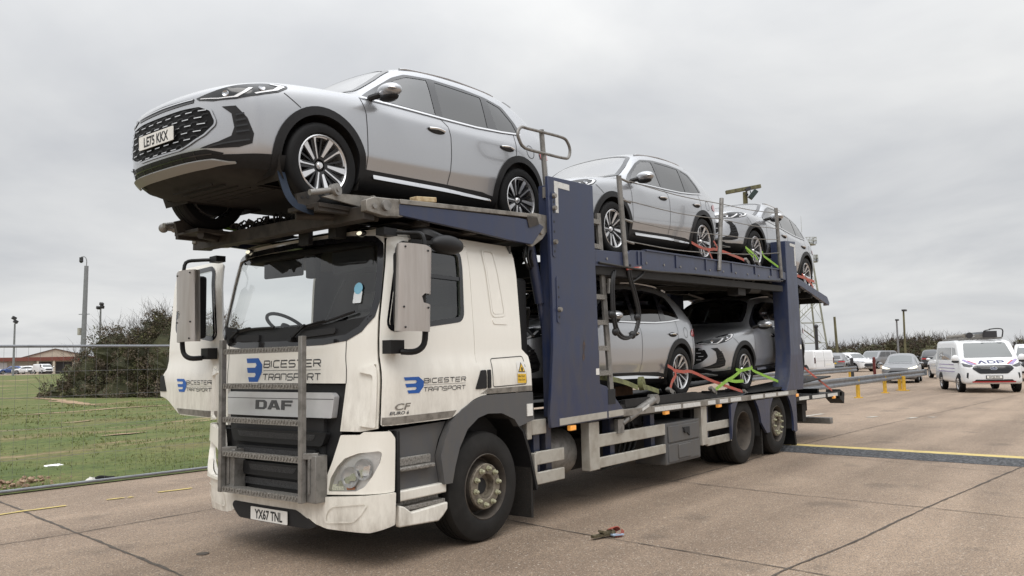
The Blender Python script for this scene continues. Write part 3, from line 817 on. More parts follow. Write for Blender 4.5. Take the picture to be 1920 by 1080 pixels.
# ---------------------------------------------------------------- cab surface
XF = [(.28,-1.43),(.36,-1.45),(.6,-1.45),(1.0,-1.42),(1.45,-1.40),(1.86,-1.39),(2.0,-1.375),(2.7,-1.235),(2.78,-1.20),(2.86,-1.10)]
YS = [(.28,1.19),(.6,1.215),(1.0,1.225),(1.52,1.232),(1.60,1.225),(1.70,1.198),(1.9,1.192),(2.5,1.15),(2.70,1.115),(2.80,1.06),(2.86,.98)]
_ctl = [(0,0),(.006,.30),(.03,.62),(.085,.85),(.13,.925),(.19,.978),(.26,.998),(.40,1.0)]
_tab = []
_p = catmull([(a, b*1.22, 0) for a, b in _ctl], 10)
_acc = 0
for _i, _q in enumerate(_p):
    if _i: _acc += (_q - _p[_i-1]).length
    _tab.append((_acc, _q.x, min(1.0, _q.y/1.22)))
T0 = _acc
def cabp(t, z, off=0.0):
    def base(t, z):
        sg = 1 if t >= 0 else -1; a = abs(t)
        if a >= T0: dx, yf = .40 + (a - T0), 1.0
        else:
            dx = lerpt([(q[0], q[1]) for q in _tab], a); yf = lerpt([(q[0], q[2]) for q in _tab], a)
        xr = -1.40 + dx
        w = max(0, min(1, (-.15 - xr)/1.0))
        return Vector((xr + (lerpt(XF, z) + 1.40)*w, -sg*yf*lerpt(YS, z), z))
    P = base(t, z)
    if off:
        n = (base(t+.02, z) - base(t-.02, z)).cross(base(t, z+.03) - base(t, z-.03)).normalized()
        if n.dot(Vector((P.x-.3, P.y, 0))) < 0: n = -n
        P = P + n*off
    return P
def C(off): return lambda t, z: cabp(t, z, off)
def tx(x):                                   # parameter of a station on the cab's flank
    if x >= -1.0: return T0 + x + 1.0
    return lerpt([(q[1], q[0]) for q in _tab], x + 1.40)
def ty(y):
    s = 1 if y >= 0 else -1
    return s*lerpt([(q[2]*1.22, q[0]) for q in _tab], abs(y))
def sym(half):                               # half outline from centre top round to centre bottom, t > 0
    return half + [(-t, z) for t, z in half[::-1]]

# shell
half = [(0,2.80),(tx(.57),2.80),(tx(.60),2.74),(tx(.60),1.76),(tx(.70),1.69),(tx(.715),1.345),(tx(.012),1.345),(tx(.012),1.515),(tx(-.117),1.625),(tx(-.117),2.735),
        (tx(-1.262),2.735),(tx(-1.262),1.125),(ty(1.0),1.10),(ty(.80),1.10),(ty(.845),1.49),(0,1.495)]
wsh = [(0,2.735),(ty(.8),2.725),(ty(1.06),2.705),(ty(1.115),2.65),(ty(1.125),2.2),(ty(1.10),2.05),(ty(1.0),1.935),(ty(.86),1.868),(ty(.6),1.842),(0,1.835)]
WS = sym(wsh)
WS = [p for i, p in enumerate(WS) if p != WS[i-1]]
hf = sym(half); hf = [p for i, p in enumerate(hf) if p != hf[i-1]]
MB().patch(hf, C(0), .07, holes=[WS], thick=.03, mi=0, mi_in=1).build('cab_shell', [M['cab_white'], M['interior']], truck, angle=40)
def roof(x, y):
    e = max(0, 1 - (abs(y)/1.07)**4) * max(0, 1 - max(0, (-.95 - x)/.30)**2)
    return Vector((x, y, 2.785 + .075*e))
MB().patch(rpoly([(-1.19,-.0),(-1.17,-.75),(-1.05,-1.03),(-.6,-1.06),(.57,-1.06),(.57,1.06),(-.6,1.06),(-1.05,1.03),(-1.17,.75)], .05), roof, .1, flip=False).build('cab_roof', M['cab_white'], truck)
MB().b2((.555,-1.10,1.20), (.585,1.10,2.80)).build('cab_back_wall', M['interior'], truck)
# black lower screen panel, seal, glass
low = [(ty(1.10),2.05),(ty(1.0),1.935),(ty(.86),1.868),(ty(.6),1.842),(0,1.835)]
pl = [(0,1.985),(ty(.6),1.99),(ty(1.0),2.03)] + low
pl = pl + [(-t, z) for t, z in pl[::-1]]; pl = [p for i, p in enumerate(pl) if p != pl[i-1]]
sp = MB().patch(pl, C(.003), .07).build('scuttle_panel', M['black_plastic'], truck)
g = MB()
for a, b in ((-.15,-.55),(.15,.55)): pass
g.patch(rpoly([(ty(.32),1.88),(ty(.75),1.905),(ty(.75),1.955),(ty(.32),1.94)], .02), C(.02), .06, thick=.02)
g.build('scuttle_vent', M['interior_dark'], sp)
MB().patch(rpoly([(ty(-.70),1.88),(ty(-.30),1.865),(ty(-.30),1.93),(ty(-.70),1.94)], .02), C(.02), .06, thick=.02).build('scuttle_vent', M['interior_dark'], sp)
ws = MB().patch(WS, C(-.012), .08).build('windscreen', M['cab_glass'], truck)
MB().strip(WS, C(.004), .055, closed=True).build('windscreen_seal', M['gloss_black'], ws)
# permit sticker inside the glass
st = MB().patch(rpoly([(ty(.98),2.155),(ty(.985),2.155+.10),(ty(.90),2.155+.10),(ty(.895),2.155)], .01), C(.002), .1)
st.build('windscreen_sticker', MAT('white sticker', (.72,.76,.78), .5), ws)
MB().patch([(ty(.94)+.045*math.cos(R(a)), 2.28+.05*math.sin(R(a))) for a in range(0,360,24)], C(.003), .05).build('windscreen_sticker', MAT('blue sticker', (.22,.50,.66), .5), ws)
# wipers
for P in ([(ty(.20),1.875,.035),(ty(.40),1.985,.05)],[(ty(-.80),1.90,.035),(ty(-.62),1.975,.05)]):
    m = MB(); a = cabp(*P[0]); b = cabp(*P[1])
    m.cyl(cabp(P[0][0],P[0][1],.0), a + (a-cabp(P[0][0],P[0][1],0))*.4, .028, n=10); m.beam(a, b, .022, .018)
    if P[0][0] > 0: q = [cabp(ty(y), z, .03) for y, z in ((.30,1.955),(.62,2.0),(.95,2.075))]
    else: q = [cabp(ty(y), z, .03) for y, z in ((-.74,1.955),(-.45,1.985),(-.06,1.985))]
    m.tube(q, .011, 6); m.tube([v + Vector((-.012,0,.012)) for v in q[:2]] + [q[1]], .007, 5)
    m.build('wiper', M['black_plastic'], truck)
# interior
inn = MB()
inn.b2((-1.22,-1.06,1.15), (.5,1.06,1.22)); inn.b2((-1.30,-1.0,1.2), (-.98,1.0,1.90)); inn.beam((-1.12,-1.0,1.90), (-1.12,1.0,1.90), .34, .10, (.25,0,1))
inn.b2((.36,-1.02,1.22), (.40,1.02,2.75))
inn.build('dashboard', M['interior_dark'], truck, bevel=.02)
for y in (.55, -.55):
    s = MB(); s.b2((-.55,y-.25,1.45), (-.02,y+.25,1.60)); s.beam((-.02,y,1.55), (.14,y,2.20), .48, .13, (1,0,0)); s.beam((.15,y,2.22), (.18,y,2.42), .26, .09, (1,0,0))
    s.build('seat', M['interior'], truck, bevel=.03)
cs = Vector((-.90,.55,2.03)); sw = MB(); nn = Vector((-.55,0,-.83)).normalized(); e1 = Vector((0,1,0)); e2 = nn.cross(e1)
sw.tube([cs + (e1*math.cos(R(a)) + e2*math.sin(R(a)))*.215 for a in range(0,360,20)], .017, 8, closed=True, sub=2)
sw.cyl(cs, cs + nn*.05, .06, n=14); sw.cyl(cs, cs + nn*.25, .025)
for a in (0,180,90): sw.beam(cs, cs + (e1*math.cos(R(a)) + e2*math.sin(R(a)))*.21, .03, .015)
sw.build('steering_wheel', M['interior_dark'], truck)
vz = MB()
vz.beam((-1.02,.75,2.60), (-.98,.20,2.60), .03, .20, (0,0,1)); vz.beam((-1.03,-.30,2.56), (-1.03,-.85,2.60), .04, .22, (0,0,1)); vz.b2((-1.08,-.10,2.45), (-1.0,.04,2.70)); vz.b2((-1.1,-1.0,2.66), (.3,1.0,2.73))
vz.box((-1.02,-.98,2.5), (.05,.10,.34))
vz.build('sun_visor', M['interior_dark'], truck, bevel=.02)
MB().tube([(-1.02,-.45,2.40),(-1.0,-.30,2.25),(-1.0,-.15,2.02)], .012, 6).build('aerial', M['interior_dark'], truck)
# grille and front panels
gh = [(0,1.485),(ty(.825),1.48),(ty(.80),1.10),(ty(.74),.86),(ty(.62),.565),(0,.555)]
gp = sym(gh); gp = [p for i, p in enumerate(gp) if p != gp[i-1]]
gr = MB().patch(gp, C(-.03), .08).build('grille', M['black_plastic'], truck)
for z in (1.03, .885, .745):
    w0 = .68 - (1.03-z)*.75
    MB().patch(rpoly([(ty(w0),z+.055),(ty(-w0),z+.055),(ty(-w0+.05),z-.06),(ty(w0-.05),z-.06)], .03), C(.03), .06, thick=.05).build('grille_slat', M['black_plastic'], gr)
    MB().patch(rpoly([(ty(w0-.12),z+.035),(ty(-w0+.12),z+.035),(ty(-w0+.16),z-.015),(ty(w0-.16),z-.015)], .02), C(.033), .06).build('grille_mesh', M['mesh'], gr)
MB().patch(rpoly([(ty(.5),.66),(ty(-.5),.66),(ty(-.46),.60),(ty(.46),.60)], .02), C(.0), .06).build('grille_mesh', M['mesh'], gr)
pp = MB().patch(rpoly([(ty(.755),1.385),(ty(.72),1.415),(ty(-.72),1.415),(ty(-.755),1.385),(ty(-.735),1.205),(ty(.735),1.205)], .012), C(.035), .07, thick=.06).build('grille_panel', M['silver_plastic'], truck)
MB().strip([(ty(.75),1.36),(ty(-.75),1.36)], C(.0365), .006).build('panel_crease', M['daf_grey'], pp)
d = MB()
def letter(outl, holes, x0, w, h=.082, z0=1.263):
    f = lambda a, b: cabp(ty(-(x0 - a*w)), z0 + b*h, .039)
    d.patch(outl, f, .25, holes=holes, thick=.006)
letter([(0,0),(0,1),(.78,1),(1,.8),(1,.2),(.78,0)], [[(.3,.22),(.68,.22),(.74,.3),(.74,.7),(.68,.78),(.3,.78)]], .275, .165)
letter([(0,0),(.32,1),(.68,1),(1,0),(.72,0),(.66,.2),(.34,.2),(.28,0)], [[(.40,.38),(.60,.38),(.50,.74)]], .095, .18)
letter([(0,0),(0,1),(1,1),(1,.76),(.30,.76),(.30,.60),(.9,.60),(.9,.38),(.30,.38),(.30,0)], [], -.10, .15)
d.build('badge_lettering', M['daf_grey'], pp, smooth=False)
def logo(parent, fn, X, Z, W, H, X2, W2, cut=None):
    """company sign: blue emblem and two lines of wide capitals; fn maps (x right, z up) to the panel"""
    t1, t2 = ('BICESTER', 'TRANSPORT') if not cut else cut
    MB().patch([(X + a*W, Z + b*H) for a, b in LOGO], fn, .08).build('company_emblem', M['logo_blue'], parent)
    k = MB(); stroke_text(k, t1, fn, X2, Z + H*.60, W2, H*.27, H*.052); stroke_text(k, t2, fn, X2 - H*.04, Z + H*.07, W2, H*.25, H*.045)
    k.strip([(X2, Z + H*.47), (X2 + W2, Z + H*.47)], fn, H*.018)
    k.build('company_lettering', M['logo_ink'], parent, smooth=False)
logo(truck, lambda a, b: cabp(ty(a), b, .0025), -.515, 1.505, .265, .215, -.225, .785)
MB().strip([(ty(.845),1.49),(ty(.865),1.865)], C(.002), .008).build('panel_gap', M['ink'], truck)
MB().strip([(ty(-.845),1.49),(ty(-.865),1.865)], C(.002), .008).build('panel_gap', M['ink'], truck)
for s in (1, -1):
    S = lambda pts, s=s: [(s*t, z) for t, z in pts]
    fl = False
    # corner air deflector
    df = [(ty(.99),1.150),(ty(1.09),1.195),(ty(1.10),1.555),(ty(.98),1.585),(ty(1.0),1.605),(ty(1.13),1.64),(tx(-1.285),1.655),(tx(-1.272),1.60),(tx(-1.272),1.13)]
    MB().patch(rpoly(S(df), .02), C(.030), .05, thick=.03, flip=s < 0).build('corner_deflector', M['cab_white'], truck)
    # headlamp panel, headlamp
    hp = [(ty(.63),.585),(ty(.745),.86),(ty(.815),1.07),(ty(1.0),1.075),(ty(1.04),1.10),(tx(-1.19),1.10),(tx(-1.15),1.045),(tx(-1.125),.62),(ty(1.0),.605)]
    lp = [(ty(.715),.615),(ty(.735),.72),(ty(.80),.82),(ty(.87),.885),(ty(1.0),.93),(ty(1.155),.948),(ty(1.172),.93),(ty(1.165),.86),(ty(1.12),.745),(ty(1.07),.665),(ty(1.0),.63)]
    MB().patch(rpoly(S(hp), .012), C(.010), .06, thick=.05, holes=[rpoly(S(lp), .015)], flip=s < 0).build('headlamp_panel', M['low_white'], truck)
    h = MB().patch(rpoly(S(lp), .015), C(-.035), .04, flip=s < 0).build('headlamp', M['hl_glass'], truck)
    for (a, z, r) in ((ty(.92),.735,.085),(ty(1.04),.80,.085)):
        m = MB(); P0 = cabp(s*a, z, -.035); n = (cabp(s*a, z, 1) - cabp(s*a, z, 0)).normalized()
        m.lathe([(.001,-.01),(r*.35,0),(r*.8,.012),(r,.03)], P0, n, 20)
        m.build('lamp_reflector', M['hl_glass'], h)
    m = MB()
    for k in range(5):
        m.patch(S([(ty(.78+.06*k),.66+.022*k),(ty(.85+.06*k),.66+.024*k),(ty(.86+.06*k),.72+.03*k),(ty(.80+.06*k),.70+.03*k)]), C(-.016 - .004*(k % 2)), .05, flip=s < 0)
    m.build('lamp_facets', M['chrome'], h)
    MB().patch(S([(ty(.73),.622),(ty(.86),.632),(ty(.85),.672),(ty(.735),.675)]), C(-.02), .04, flip=s < 0).build('sidelight', MAT('sidelight', (.75,.75,.60), .2, var=.4, scale=60, emit=(1,1,.8), estr=.12), h)
    MB().patch(S([(ty(.89),.632),(ty(.97),.64),(ty(.96),.668),(ty(.88),.665)]), C(-.02), .04, flip=s < 0).build('indicator', MAT('amber bulb', (.55,.22,.10), .3), h)
    MB().patch(rpoly(S(lp), .015), C(.004), .05, flip=s < 0).build('lamp_cover', M['lens'], h)
    # marker lamp at the roof edge
    P0 = cabp(s*ty(.92), 2.768, .0); m = MB().ball(P0, 1, 14, 8, 0, (.03,.06,.03)); ml = m.build('roof_marker_lamp', M['gloss_black'], truck)
    MB().ball(P0 + Vector((-.020,0,0)), 1, 12, 8, 0, (.02,.035,.018)).build('lamp_lens', M['warm'], ml)
    # bumper raised panel
    bp_ = [(ty(.72),.375),(ty(.735),.46),(ty(.79),.505),(ty(1.09),.545),(ty(1.10),.53),(ty(1.06),.45),(ty(1.0),.395)]
    MB().strip(S(rpoly(bp_, .03)), C(.040), .012, closed=True).build('bumper_ridge', M['low_white'], truck)
bh = [(0,.555),(ty(.62),.565),(ty(1.0),.592),(tx(-1.125),.615),(tx(-1.118),.36),(ty(1.12),.315),(ty(.72),.325),(ty(.60),.35),(ty(.52),.385),(0,.385)]
bpl = sym(bh); bpl = [p for i, p in enumerate(bpl) if p != bpl[i-1]]
bm_ = MB().patch(rpoly(bpl, .01), C(.028), .06, thick=.06).build('front_bumper', M['low_white'], truck)
MB().patch(rpoly([(ty(-.60),.40),(ty(-.56),.44),(ty(.36),.44),(ty(.62),.335),(ty(.5),.30),(ty(-.5),.30)], .03), C(.031), .06).build('bumper_slot', M['interior_dark'], bm_)
MB().patch(rpoly([(ty(-.27),.448),(ty(-.27),.545),(ty(.27),.545),(ty(.27),.448)], .01), C(.0305), .06).build('tow_cover', M['low_white'], bm_)
plate('number_plate', 'YX67 TNL', truck, lambda a, b, off: Vector((-1.495 - off, -a, .362 + b)), bold=.003)

# front access ladder guard
gl = MB()
for y in (.575, -.575):
    gl.b2((-1.61,y-.024,.53), (-1.56,y+.024,1.89))
gb = gl.build('bumper_ladder', M['galv_dark'], truck, bevel=.004)
for z in (1.785, 1.475, 1.175, .875, .56):
    m = MB().b2((-1.60,-.547,z-.026), (-1.50 if z < .6 else -1.555,.547,z+.022))
    for k in range(26): m.box((-1.602,-.52+k*.0416,z), (.008,.012,.03), Matrix.Rotation(R(25),3,'X'))
    m.build('ladder_rung', M['tread'], gb)
for y in (-.62, .52):
    m = MB(); m.b2((-1.55,y-.085,.53), (-1.43,y+.085,.91)); m.b2((-1.565,y-.02,.60), (-1.55,y+.0,.90)); m.beam((-1.585,y+.05,.905), (-1.50,y-.06,.905), .05, .05)
    m.build('ladder_bracket', M['galv_dark'], gb, bevel=.004)

# ---------------------------------------------------------------- doors (built closed on the left; the right one is turned open)
HX, HY = -1.262, -1.215
def door(name, sg, Mx, extra):
    dp = [(tx(-1.25),2.727),(tx(-.127),2.727),(tx(-.127),1.63),(tx(.002),1.52),(tx(.002),1.338),(tx(-.05),1.335),(tx(-.18),1.31),(tx(-.33),1.232),(tx(-.48),1.155),(tx(-1.25),1.145)]
    wp = rpoly([(tx(-1.165),2.665),(tx(-.255),2.655),(tx(-.275),2.035),(tx(-1.19),1.925)], .07)
    root = MB().patch(rpoly(dp, [.05,.03,.02,.02,.02,.03,.1,.1,.06,.02]), C(.004), .07, holes=[wp], thick=.045, mi=0, mi_in=1).xf(Mx)
    root = root.build(name, [M['cab_white'], M['interior']], truck, angle=40)
    def P(nm, mb, mt, **k): return mb.xf(Mx).build(nm, mt, root, **k)
    P('door_glass', MB().patch(wp, C(-.015), .1), M['door_glass'] if sg < 0 else M['cab_glass'])
    P('window_seal', MB().strip(wp, C(.006), .05, closed=True), M['gloss_black'])
    if sg < 0: P('window_bar', MB().strip([(tx(-1.15),2.415),(tx(-.265),2.405)], C(.001), .035), M['gloss_black'])
    P('door_handle', MB().patch(rpoly([(tx(-.165),1.395),(tx(-.085),1.565),(tx(-.006),1.568),(tx(-.006),1.395)], .02), C(.012), .05, thick=.02), M['black_plastic'])
    P('reflective_strip', MB().patch([(tx(-1.245),1.15),(tx(-1.245),1.212),(tx(-.42),1.222),(tx(-.475),1.165)], C(.0065), .05), M['galv'])
    # mirror arms and steel shroud
    m = MB()
    m.box((-1.19,-1.17,2.735), (.15,.10,.06)); m.tube([(-1.14,-1.18,2.735),(-1.05,-1.30,2.73),(-1.02,-1.42,2.70),(-1.02,-1.44,2.56)], .018, 8)
    P('mirror_arm', m, M['black_plastic']); m = MB()
    m.box((-1.20,-1.25,1.78), (.15,.10,.11)); m.tube([(-1.16,-1.30,1.74),(-1.10,-1.40,1.74),(-1.04,-1.44,1.80),(-1.03,-1.45,1.95)], .025, 8)
    P('mirror_arm', m, M['black_plastic'])
    m = MB(); m.b2((-1.26,-1.47,1.93), (-1.02,-1.20 if False else -1.30,2.55)); P('wing_mirror', m, M['black_plastic'], bevel=.03)
    def sh(u, z):                             # u runs round the shroud from its front edge to its rear edge
        pts = [(-1.30,-1.40),(-1.335,-1.46),(-1.30,-1.50),(-1.18,-1.525),(-1.06,-1.52),(-1.0,-1.50),(-.975,-1.44)]
        q = catmull([(a, b, 0) for a, b in pts], 6); f = u*(len(q)-1); i = min(int(f), len(q)-2); v = q[i].lerp(q[i+1], f-i)
        zt = z - (.05*max(0, u-.62)/.38 if z > 2.5 else 0)
        return Vector((v.x - (2.59-z)*.045, v.y, zt))
    m = MB().patch([(0,1.90),(1,1.895),(1,2.10),(.60,2.13),(.57,2.18),(.62,2.205),(1,2.20),(1,2.60),(0,2.60)], lambda u, z: sh(u, z), .08, thick=.006, mi=0, mi_in=0)
    P('mirror_shroud', m, M['brushed'])
    rv = MB()
    for u, z in ((.33,2.57),(.66,2.56),(.33,2.09),(.7,2.09),(.36,1.93)):
        q = sh(u, z); rv.ball(q + Vector((0,-.004,0)), .009, 8, 6)
    P('shroud_rivet', rv, M['ink'])
    extra(root, P)
    return root
def left_extra(root, P):
    fn = lambda a, b: cabp(tx(a), b, .0075)
    logo(root, fn, -1.075, 1.395, .235, .135, -.835, .535)
    P('model_lettering', MB().text('CF', fn, .072, (-1.175,1.268), 2.0, .2, .0015), M['galv'], smooth=False)
    P('model_lettering', MB().text('EURO 6', fn, .036, (-1.205,1.230), 1.6, .2, .0008), M['daf_grey'], smooth=False)
    # forward-looking kerb mirror above the window
    m = MB(); m.ball((-.66,-1.36,2.66), 1, 20, 12, 0, (.20,.09,.085)); m.tube([(-.83,-1.12,2.76),(-.80,-1.25,2.75),(-.70,-1.33,2.70)], .05, 8); m.beam((-1.05,-1.30,2.66), (-.8,-1.36,2.66), .05, .03)
    P('kerb_mirror', m, M['black_plastic'])
def right_extra(root, P): pass
door('cab_door', -1, Matrix.Identity(4), left_extra)
MY = Matrix.Diagonal((1, -1, 1, 1))
OPEN = Matrix.Translation((HX, -HY, 0)) @ Matrix.Rotation(R(83.5), 4, 'Z') @ Matrix.Translation((-HX, HY, 0)) @ MY
rd = door('cab_door', 1, OPEN, right_extra)
rd['label'] = 'open driver door swung out from the cab'
# its sign reads the right way round: laid on the turned outer skin
def rfn(a, b):                               # a runs from the door's rear edge towards the hinge
    return OPEN @ cabp(tx(-.02 - a), b, .0075)
logo(rd, rfn, .405, 1.395, .235, .135, .645, .535)

MB().patch(rpoly([(tx(.016),1.568),(tx(.06),1.568),(tx(.062),1.40),(tx(.016),1.398)], .01), C(.012), .05, thick=.02).build('handle_recess', M['black_plastic'], truck)
# flank of the cab behind and below the door
m = MB().strip(rpoly([(tx(.10),1.405),(tx(.625),1.415),(tx(.60),1.69),(tx(.09),1.67)], .03), C(.0025), .008, closed=True); m.build('locker_lid_gap', M['ink'], truck)
m = MB().patch([(tx(-.10),1.347),(tx(.71),1.347),(tx(.705),1.398),(tx(.012),1.392)], C(.004), .06); m.build('reflective_strip', M['galv'], truck)
sg_ = MB().patch([(tx(.475),1.43),(tx(.615),1.425),(tx(.615),1.635),(tx(.475),1.64)], C(.004), .1).build('warning_sign', M['plate_white'], truck)
MB().patch([(tx(.475),1.43),(tx(.615),1.425),(tx(.615),1.515),(tx(.475),1.52)], C(.0055), .1).build('sign_panel', M['sign_yellow'], sg_)
MB().patch([(tx(.487),1.535),(tx(.603),1.532),(tx(.545),1.63)], C(.006), .1).build('sign_triangle', M['ink'], sg_)
MB().patch([(tx(.500),1.542),(tx(.590),1.540),(tx(.545),1.615)], C(.008), .1).build('sign_triangle', M['sign_yellow'], sg_)
MB().patch([(tx(.535),1.546),(tx(.56),1.546),(tx(.56),1.575),(tx(.535),1.582)], C(.0095), .1).build('sign_figure', M['ink'], sg_)
fx = lambda a, b: cabp(tx(a), b, .0072)
MB().text('Blind Spot', fx, .026, (.482,1.487)).text('Take Care', fx, .026, (.482,1.452)).build('sign_lettering', M['ink'], sg_, smooth=False)
for z0, z1, o, f in ((2.755,2.085,.012,0),):
    rc = rpoly([(tx(.10),2.715),(tx(.27),2.715),(tx(.365),2.09),(tx(.165),2.075)], .05)
    MB().strip(rc, C(.006), .022, closed=True).build('panel_ridge', M['cab_white'], truck)
    MB().patch(rpoly([(tx(.118),2.695),(tx(.255),2.695),(tx(.345),2.105),(tx(.182),2.095)], .04), C(.004), .08, thick=.003).build('panel_pressing', M['cab_white'], truck)
    MB().patch(rpoly([(tx(.16),2.052),(tx(.385),2.06),(tx(.39),2.0),(tx(.175),2.0)], .03), C(.006), .08, thick=.01).build('panel_lip', M['cab_white'], truck)
for s in (-1, 1):
    def fp(y0, s=s): return lambda x, z: Vector((x, s*y0, z))
    fl = s > 0
    out_ = [(-.60,.60),(-.645,.85),(-.59,.98),(-.50,1.125),(-.36,1.225),(-.18,1.30),(-.03,1.335),(.705,1.335),(.72,1.06),(.47,1.01)]
    inn_ = [(.40,1.085),(.21,1.155),(.0,1.165),(-.14,1.135),(-.29,1.045),(-.40,.89),(-.46,.74),(-.50,.60)]
    MB().patch(out_ + inn_, fp(1.245), .06, thick=.07, flip=fl).build('wheel_arch', M['cab_grey'], truck, bevel=.008)
    ar = [(x*.97+.005, z*.985) for x, z in inn_]
    li = MB(); n = len(inn_); li.add([(x, s*1.23, z) for x, z in inn_] + [(x, s*.80, z) for x, z in inn_], [(i, i+1, i+1+n, i+n) for i in range(n-1)])
    li.build('arch_liner', M['interior_dark'], truck)
    MB().patch([(-1.15,1.105),(-.5,1.13),(-.60,.98),(-.645,.85),(-.60,.62),(-.55,.55),(-1.15,.585)], fp(1.17), .06, thick=.05, flip=fl).build('step_panel', M['cab_grey'], truck)
    m = MB(); m.b2((-1.12,s*1.14,.765), (-.71,s*1.24,.80)); m.b2((-1.12,s*1.17,.80), (-.72,s*1.20,.875)); m.build('cab_step', M['tread'], truck, bevel=.01)
    m = MB(); m.b2((-1.12,s*1.10,.525), (-.545,s*1.215,.612)); m.build('step_surround', M['low_white'], truck, bevel=.012)
    m = MB(); m.b2((-1.11,s*.95,.44), (-.55,s*1.20,.475)); m.b2((-1.11,s*1.05,.47), (-.55,s*1.12,.53)); m.build('cab_step', M['tread'], truck, bevel=.006)
    m = MB().prism([(-1.12,.325),(-.66,.30),(-.60,.335),(-.545,.385),(-.54,.445),(-.98,.425),(-1.06,.48),(-1.12,.50)], 'y', s*1.225, s*1.17); m.build('step_surround', M['low_white'], truck, bevel=.012)
    m = MB().b2((-1.15,s*1.16,.52), (-1.118,s*1.235,1.10)); m.build('panel_edge', M['black_plastic'], truck, bevel=.006)
    # fender tail and mud flap behind the front wheel
    m = MB(); pts = [(.40,1.085),(.56,.95),(.66,.72),(.77,.36)]
    m.add([(x, s*1.22, z) for x, z in pts] + [(x, s*.82, z) for x, z in pts] + [(x+.03, s*1.22, z+.01) for x, z in pts] + [(x+.03, s*.82, z+.01) for x, z in pts],
          [(i, i+1, i+5, i+4) for i in range(3)] + [(i+8, i+12, i+13, i+9) for i in range(3)] + [(i, i+8, i+9, i+1) for i in range(3)])
    m.build('rear_mudguard', M['black_plastic'], truck)
    m = MB(); m.b2((.70,s*.86,.10), (.735,s*1.20,.62)); m.build('mud_flap', M['hairy'], truck)
MB().b2((-1.0,-.9,.45), (.55,.9,1.16)).build('engine_block', M['interior_dark'], truck)
MB().b2((-1.40,-.62,.42), (-1.0,.62,1.2)).b2((-1.25,-1.1,.40), (-1.1,1.1,1.05)).build('front_frame', M['interior_dark'], truck)

# ---------------------------------------------------------------- lorry wheels
def lorry_wheel(x, s, kind):
    c = Vector((x, s*1.20, .5))
    Mx = Matrix.Translation(c) @ Matrix.Diagonal((1, -s, 1, 1))
    tp = [(.285,-.005),(.30,.006),(.34,.012),(.40,.010),(.415,.004),(.455,-.004),(.485,-.022),(.495,-.045),(.5,-.07)]
    for g in (-.10, -.15, -.20): tp += [(.5,g+.008),(.488,g+.006),(.488,g-.006),(.5,g-.008)]
    tp += [(.5,-.25),(.485,-.285),(.40,-.305),(.285,-.29)]
    w = MB().lathe(tp, (0,0,0), (0,-1,0), 56)
    if kind == 'drive': w.lathe([(a, b-.33) for a, b in tp], (0,0,0), (0,-1,0), 48)
    wh = w.xf(Mx).build('road_wheel', M['truck_tyre'], truck)
    r = MB()
    if kind == 'drive':
        r.lathe([(.300,.004),(.292,.008),(.280,-.01),(.268,-.05),(.262,-.14),(.24,-.20),(.15,-.235),(.001,-.235)], (0,0,0), (0,-1,0), 48)
        r.lathe([(.10,-.235),(.10,-.16),(.085,-.13),(.001,-.125)], (0,0,0), (0,-1,0), 24)
    else:
        r.lathe([(.300,.004),(.292,.010),(.282,-.004),(.270,-.05),(.262,-.12),(.245,-.135),(.232,-.11),(.215,-.06),(.205,-.012),(.165,-.004),(.16,-.02)], (0,0,0), (0,-1,0), 48)
    rim = r.xf(Mx).build('wheel_rim', M['rim_dirty'], wh)
    if kind != 'drive':
        h = MB().lathe([(.208,-.02),(.206,0),(.20,.006),(.118,.008),(.112,.002),(.108,-.06),(.001,-.075)], (0,0,0), (0,-1,0), 40)
        h.lathe([(.075,-.074),(.072,-.055),(.05,-.05),(.001,-.048)], (.0,0,0), (0,-1,0), 20, 1)
        h.xf(Mx).build('wheel_hub', [M['hub_dirty'], M['interior_dark']], wh)
        for k in range(10):
            n = MB(); a = R(36*k+10); p = Vector((.163*math.cos(a), 0, .163*math.sin(a)))
            n.cyl(p + Vector((0,-.004,0)), p + Vector((0,-.045,0)), .021, .018, 6)
            q = p + Vector((.014*math.cos(a+1), -.03, .014*math.sin(a+1))); n.cyl(p + Vector((0,-.012,0)), p + Vector((0,-.022,0)), .026, .026, 8)
            n.ball(p + Vector((0,-.045,0)), 1, 8, 6, 0, (.016,.012,.016))
            n.xf(Mx).build('wheel_nut', M['nut'], wh)
    return wh
for s in (-1, 1):
    lorry_wheel(0, s, 'front'); lorry_wheel(6.2, s, 'drive'); lorry_wheel(7.66, s, 'tag')
ax = MB()
for x in (0, 6.2, 7.66): ax.cyl((x,-1.0,.5), (x,1.0,.5), .09, n=12)
ax.build('axle', M['steel_dark'], truck)

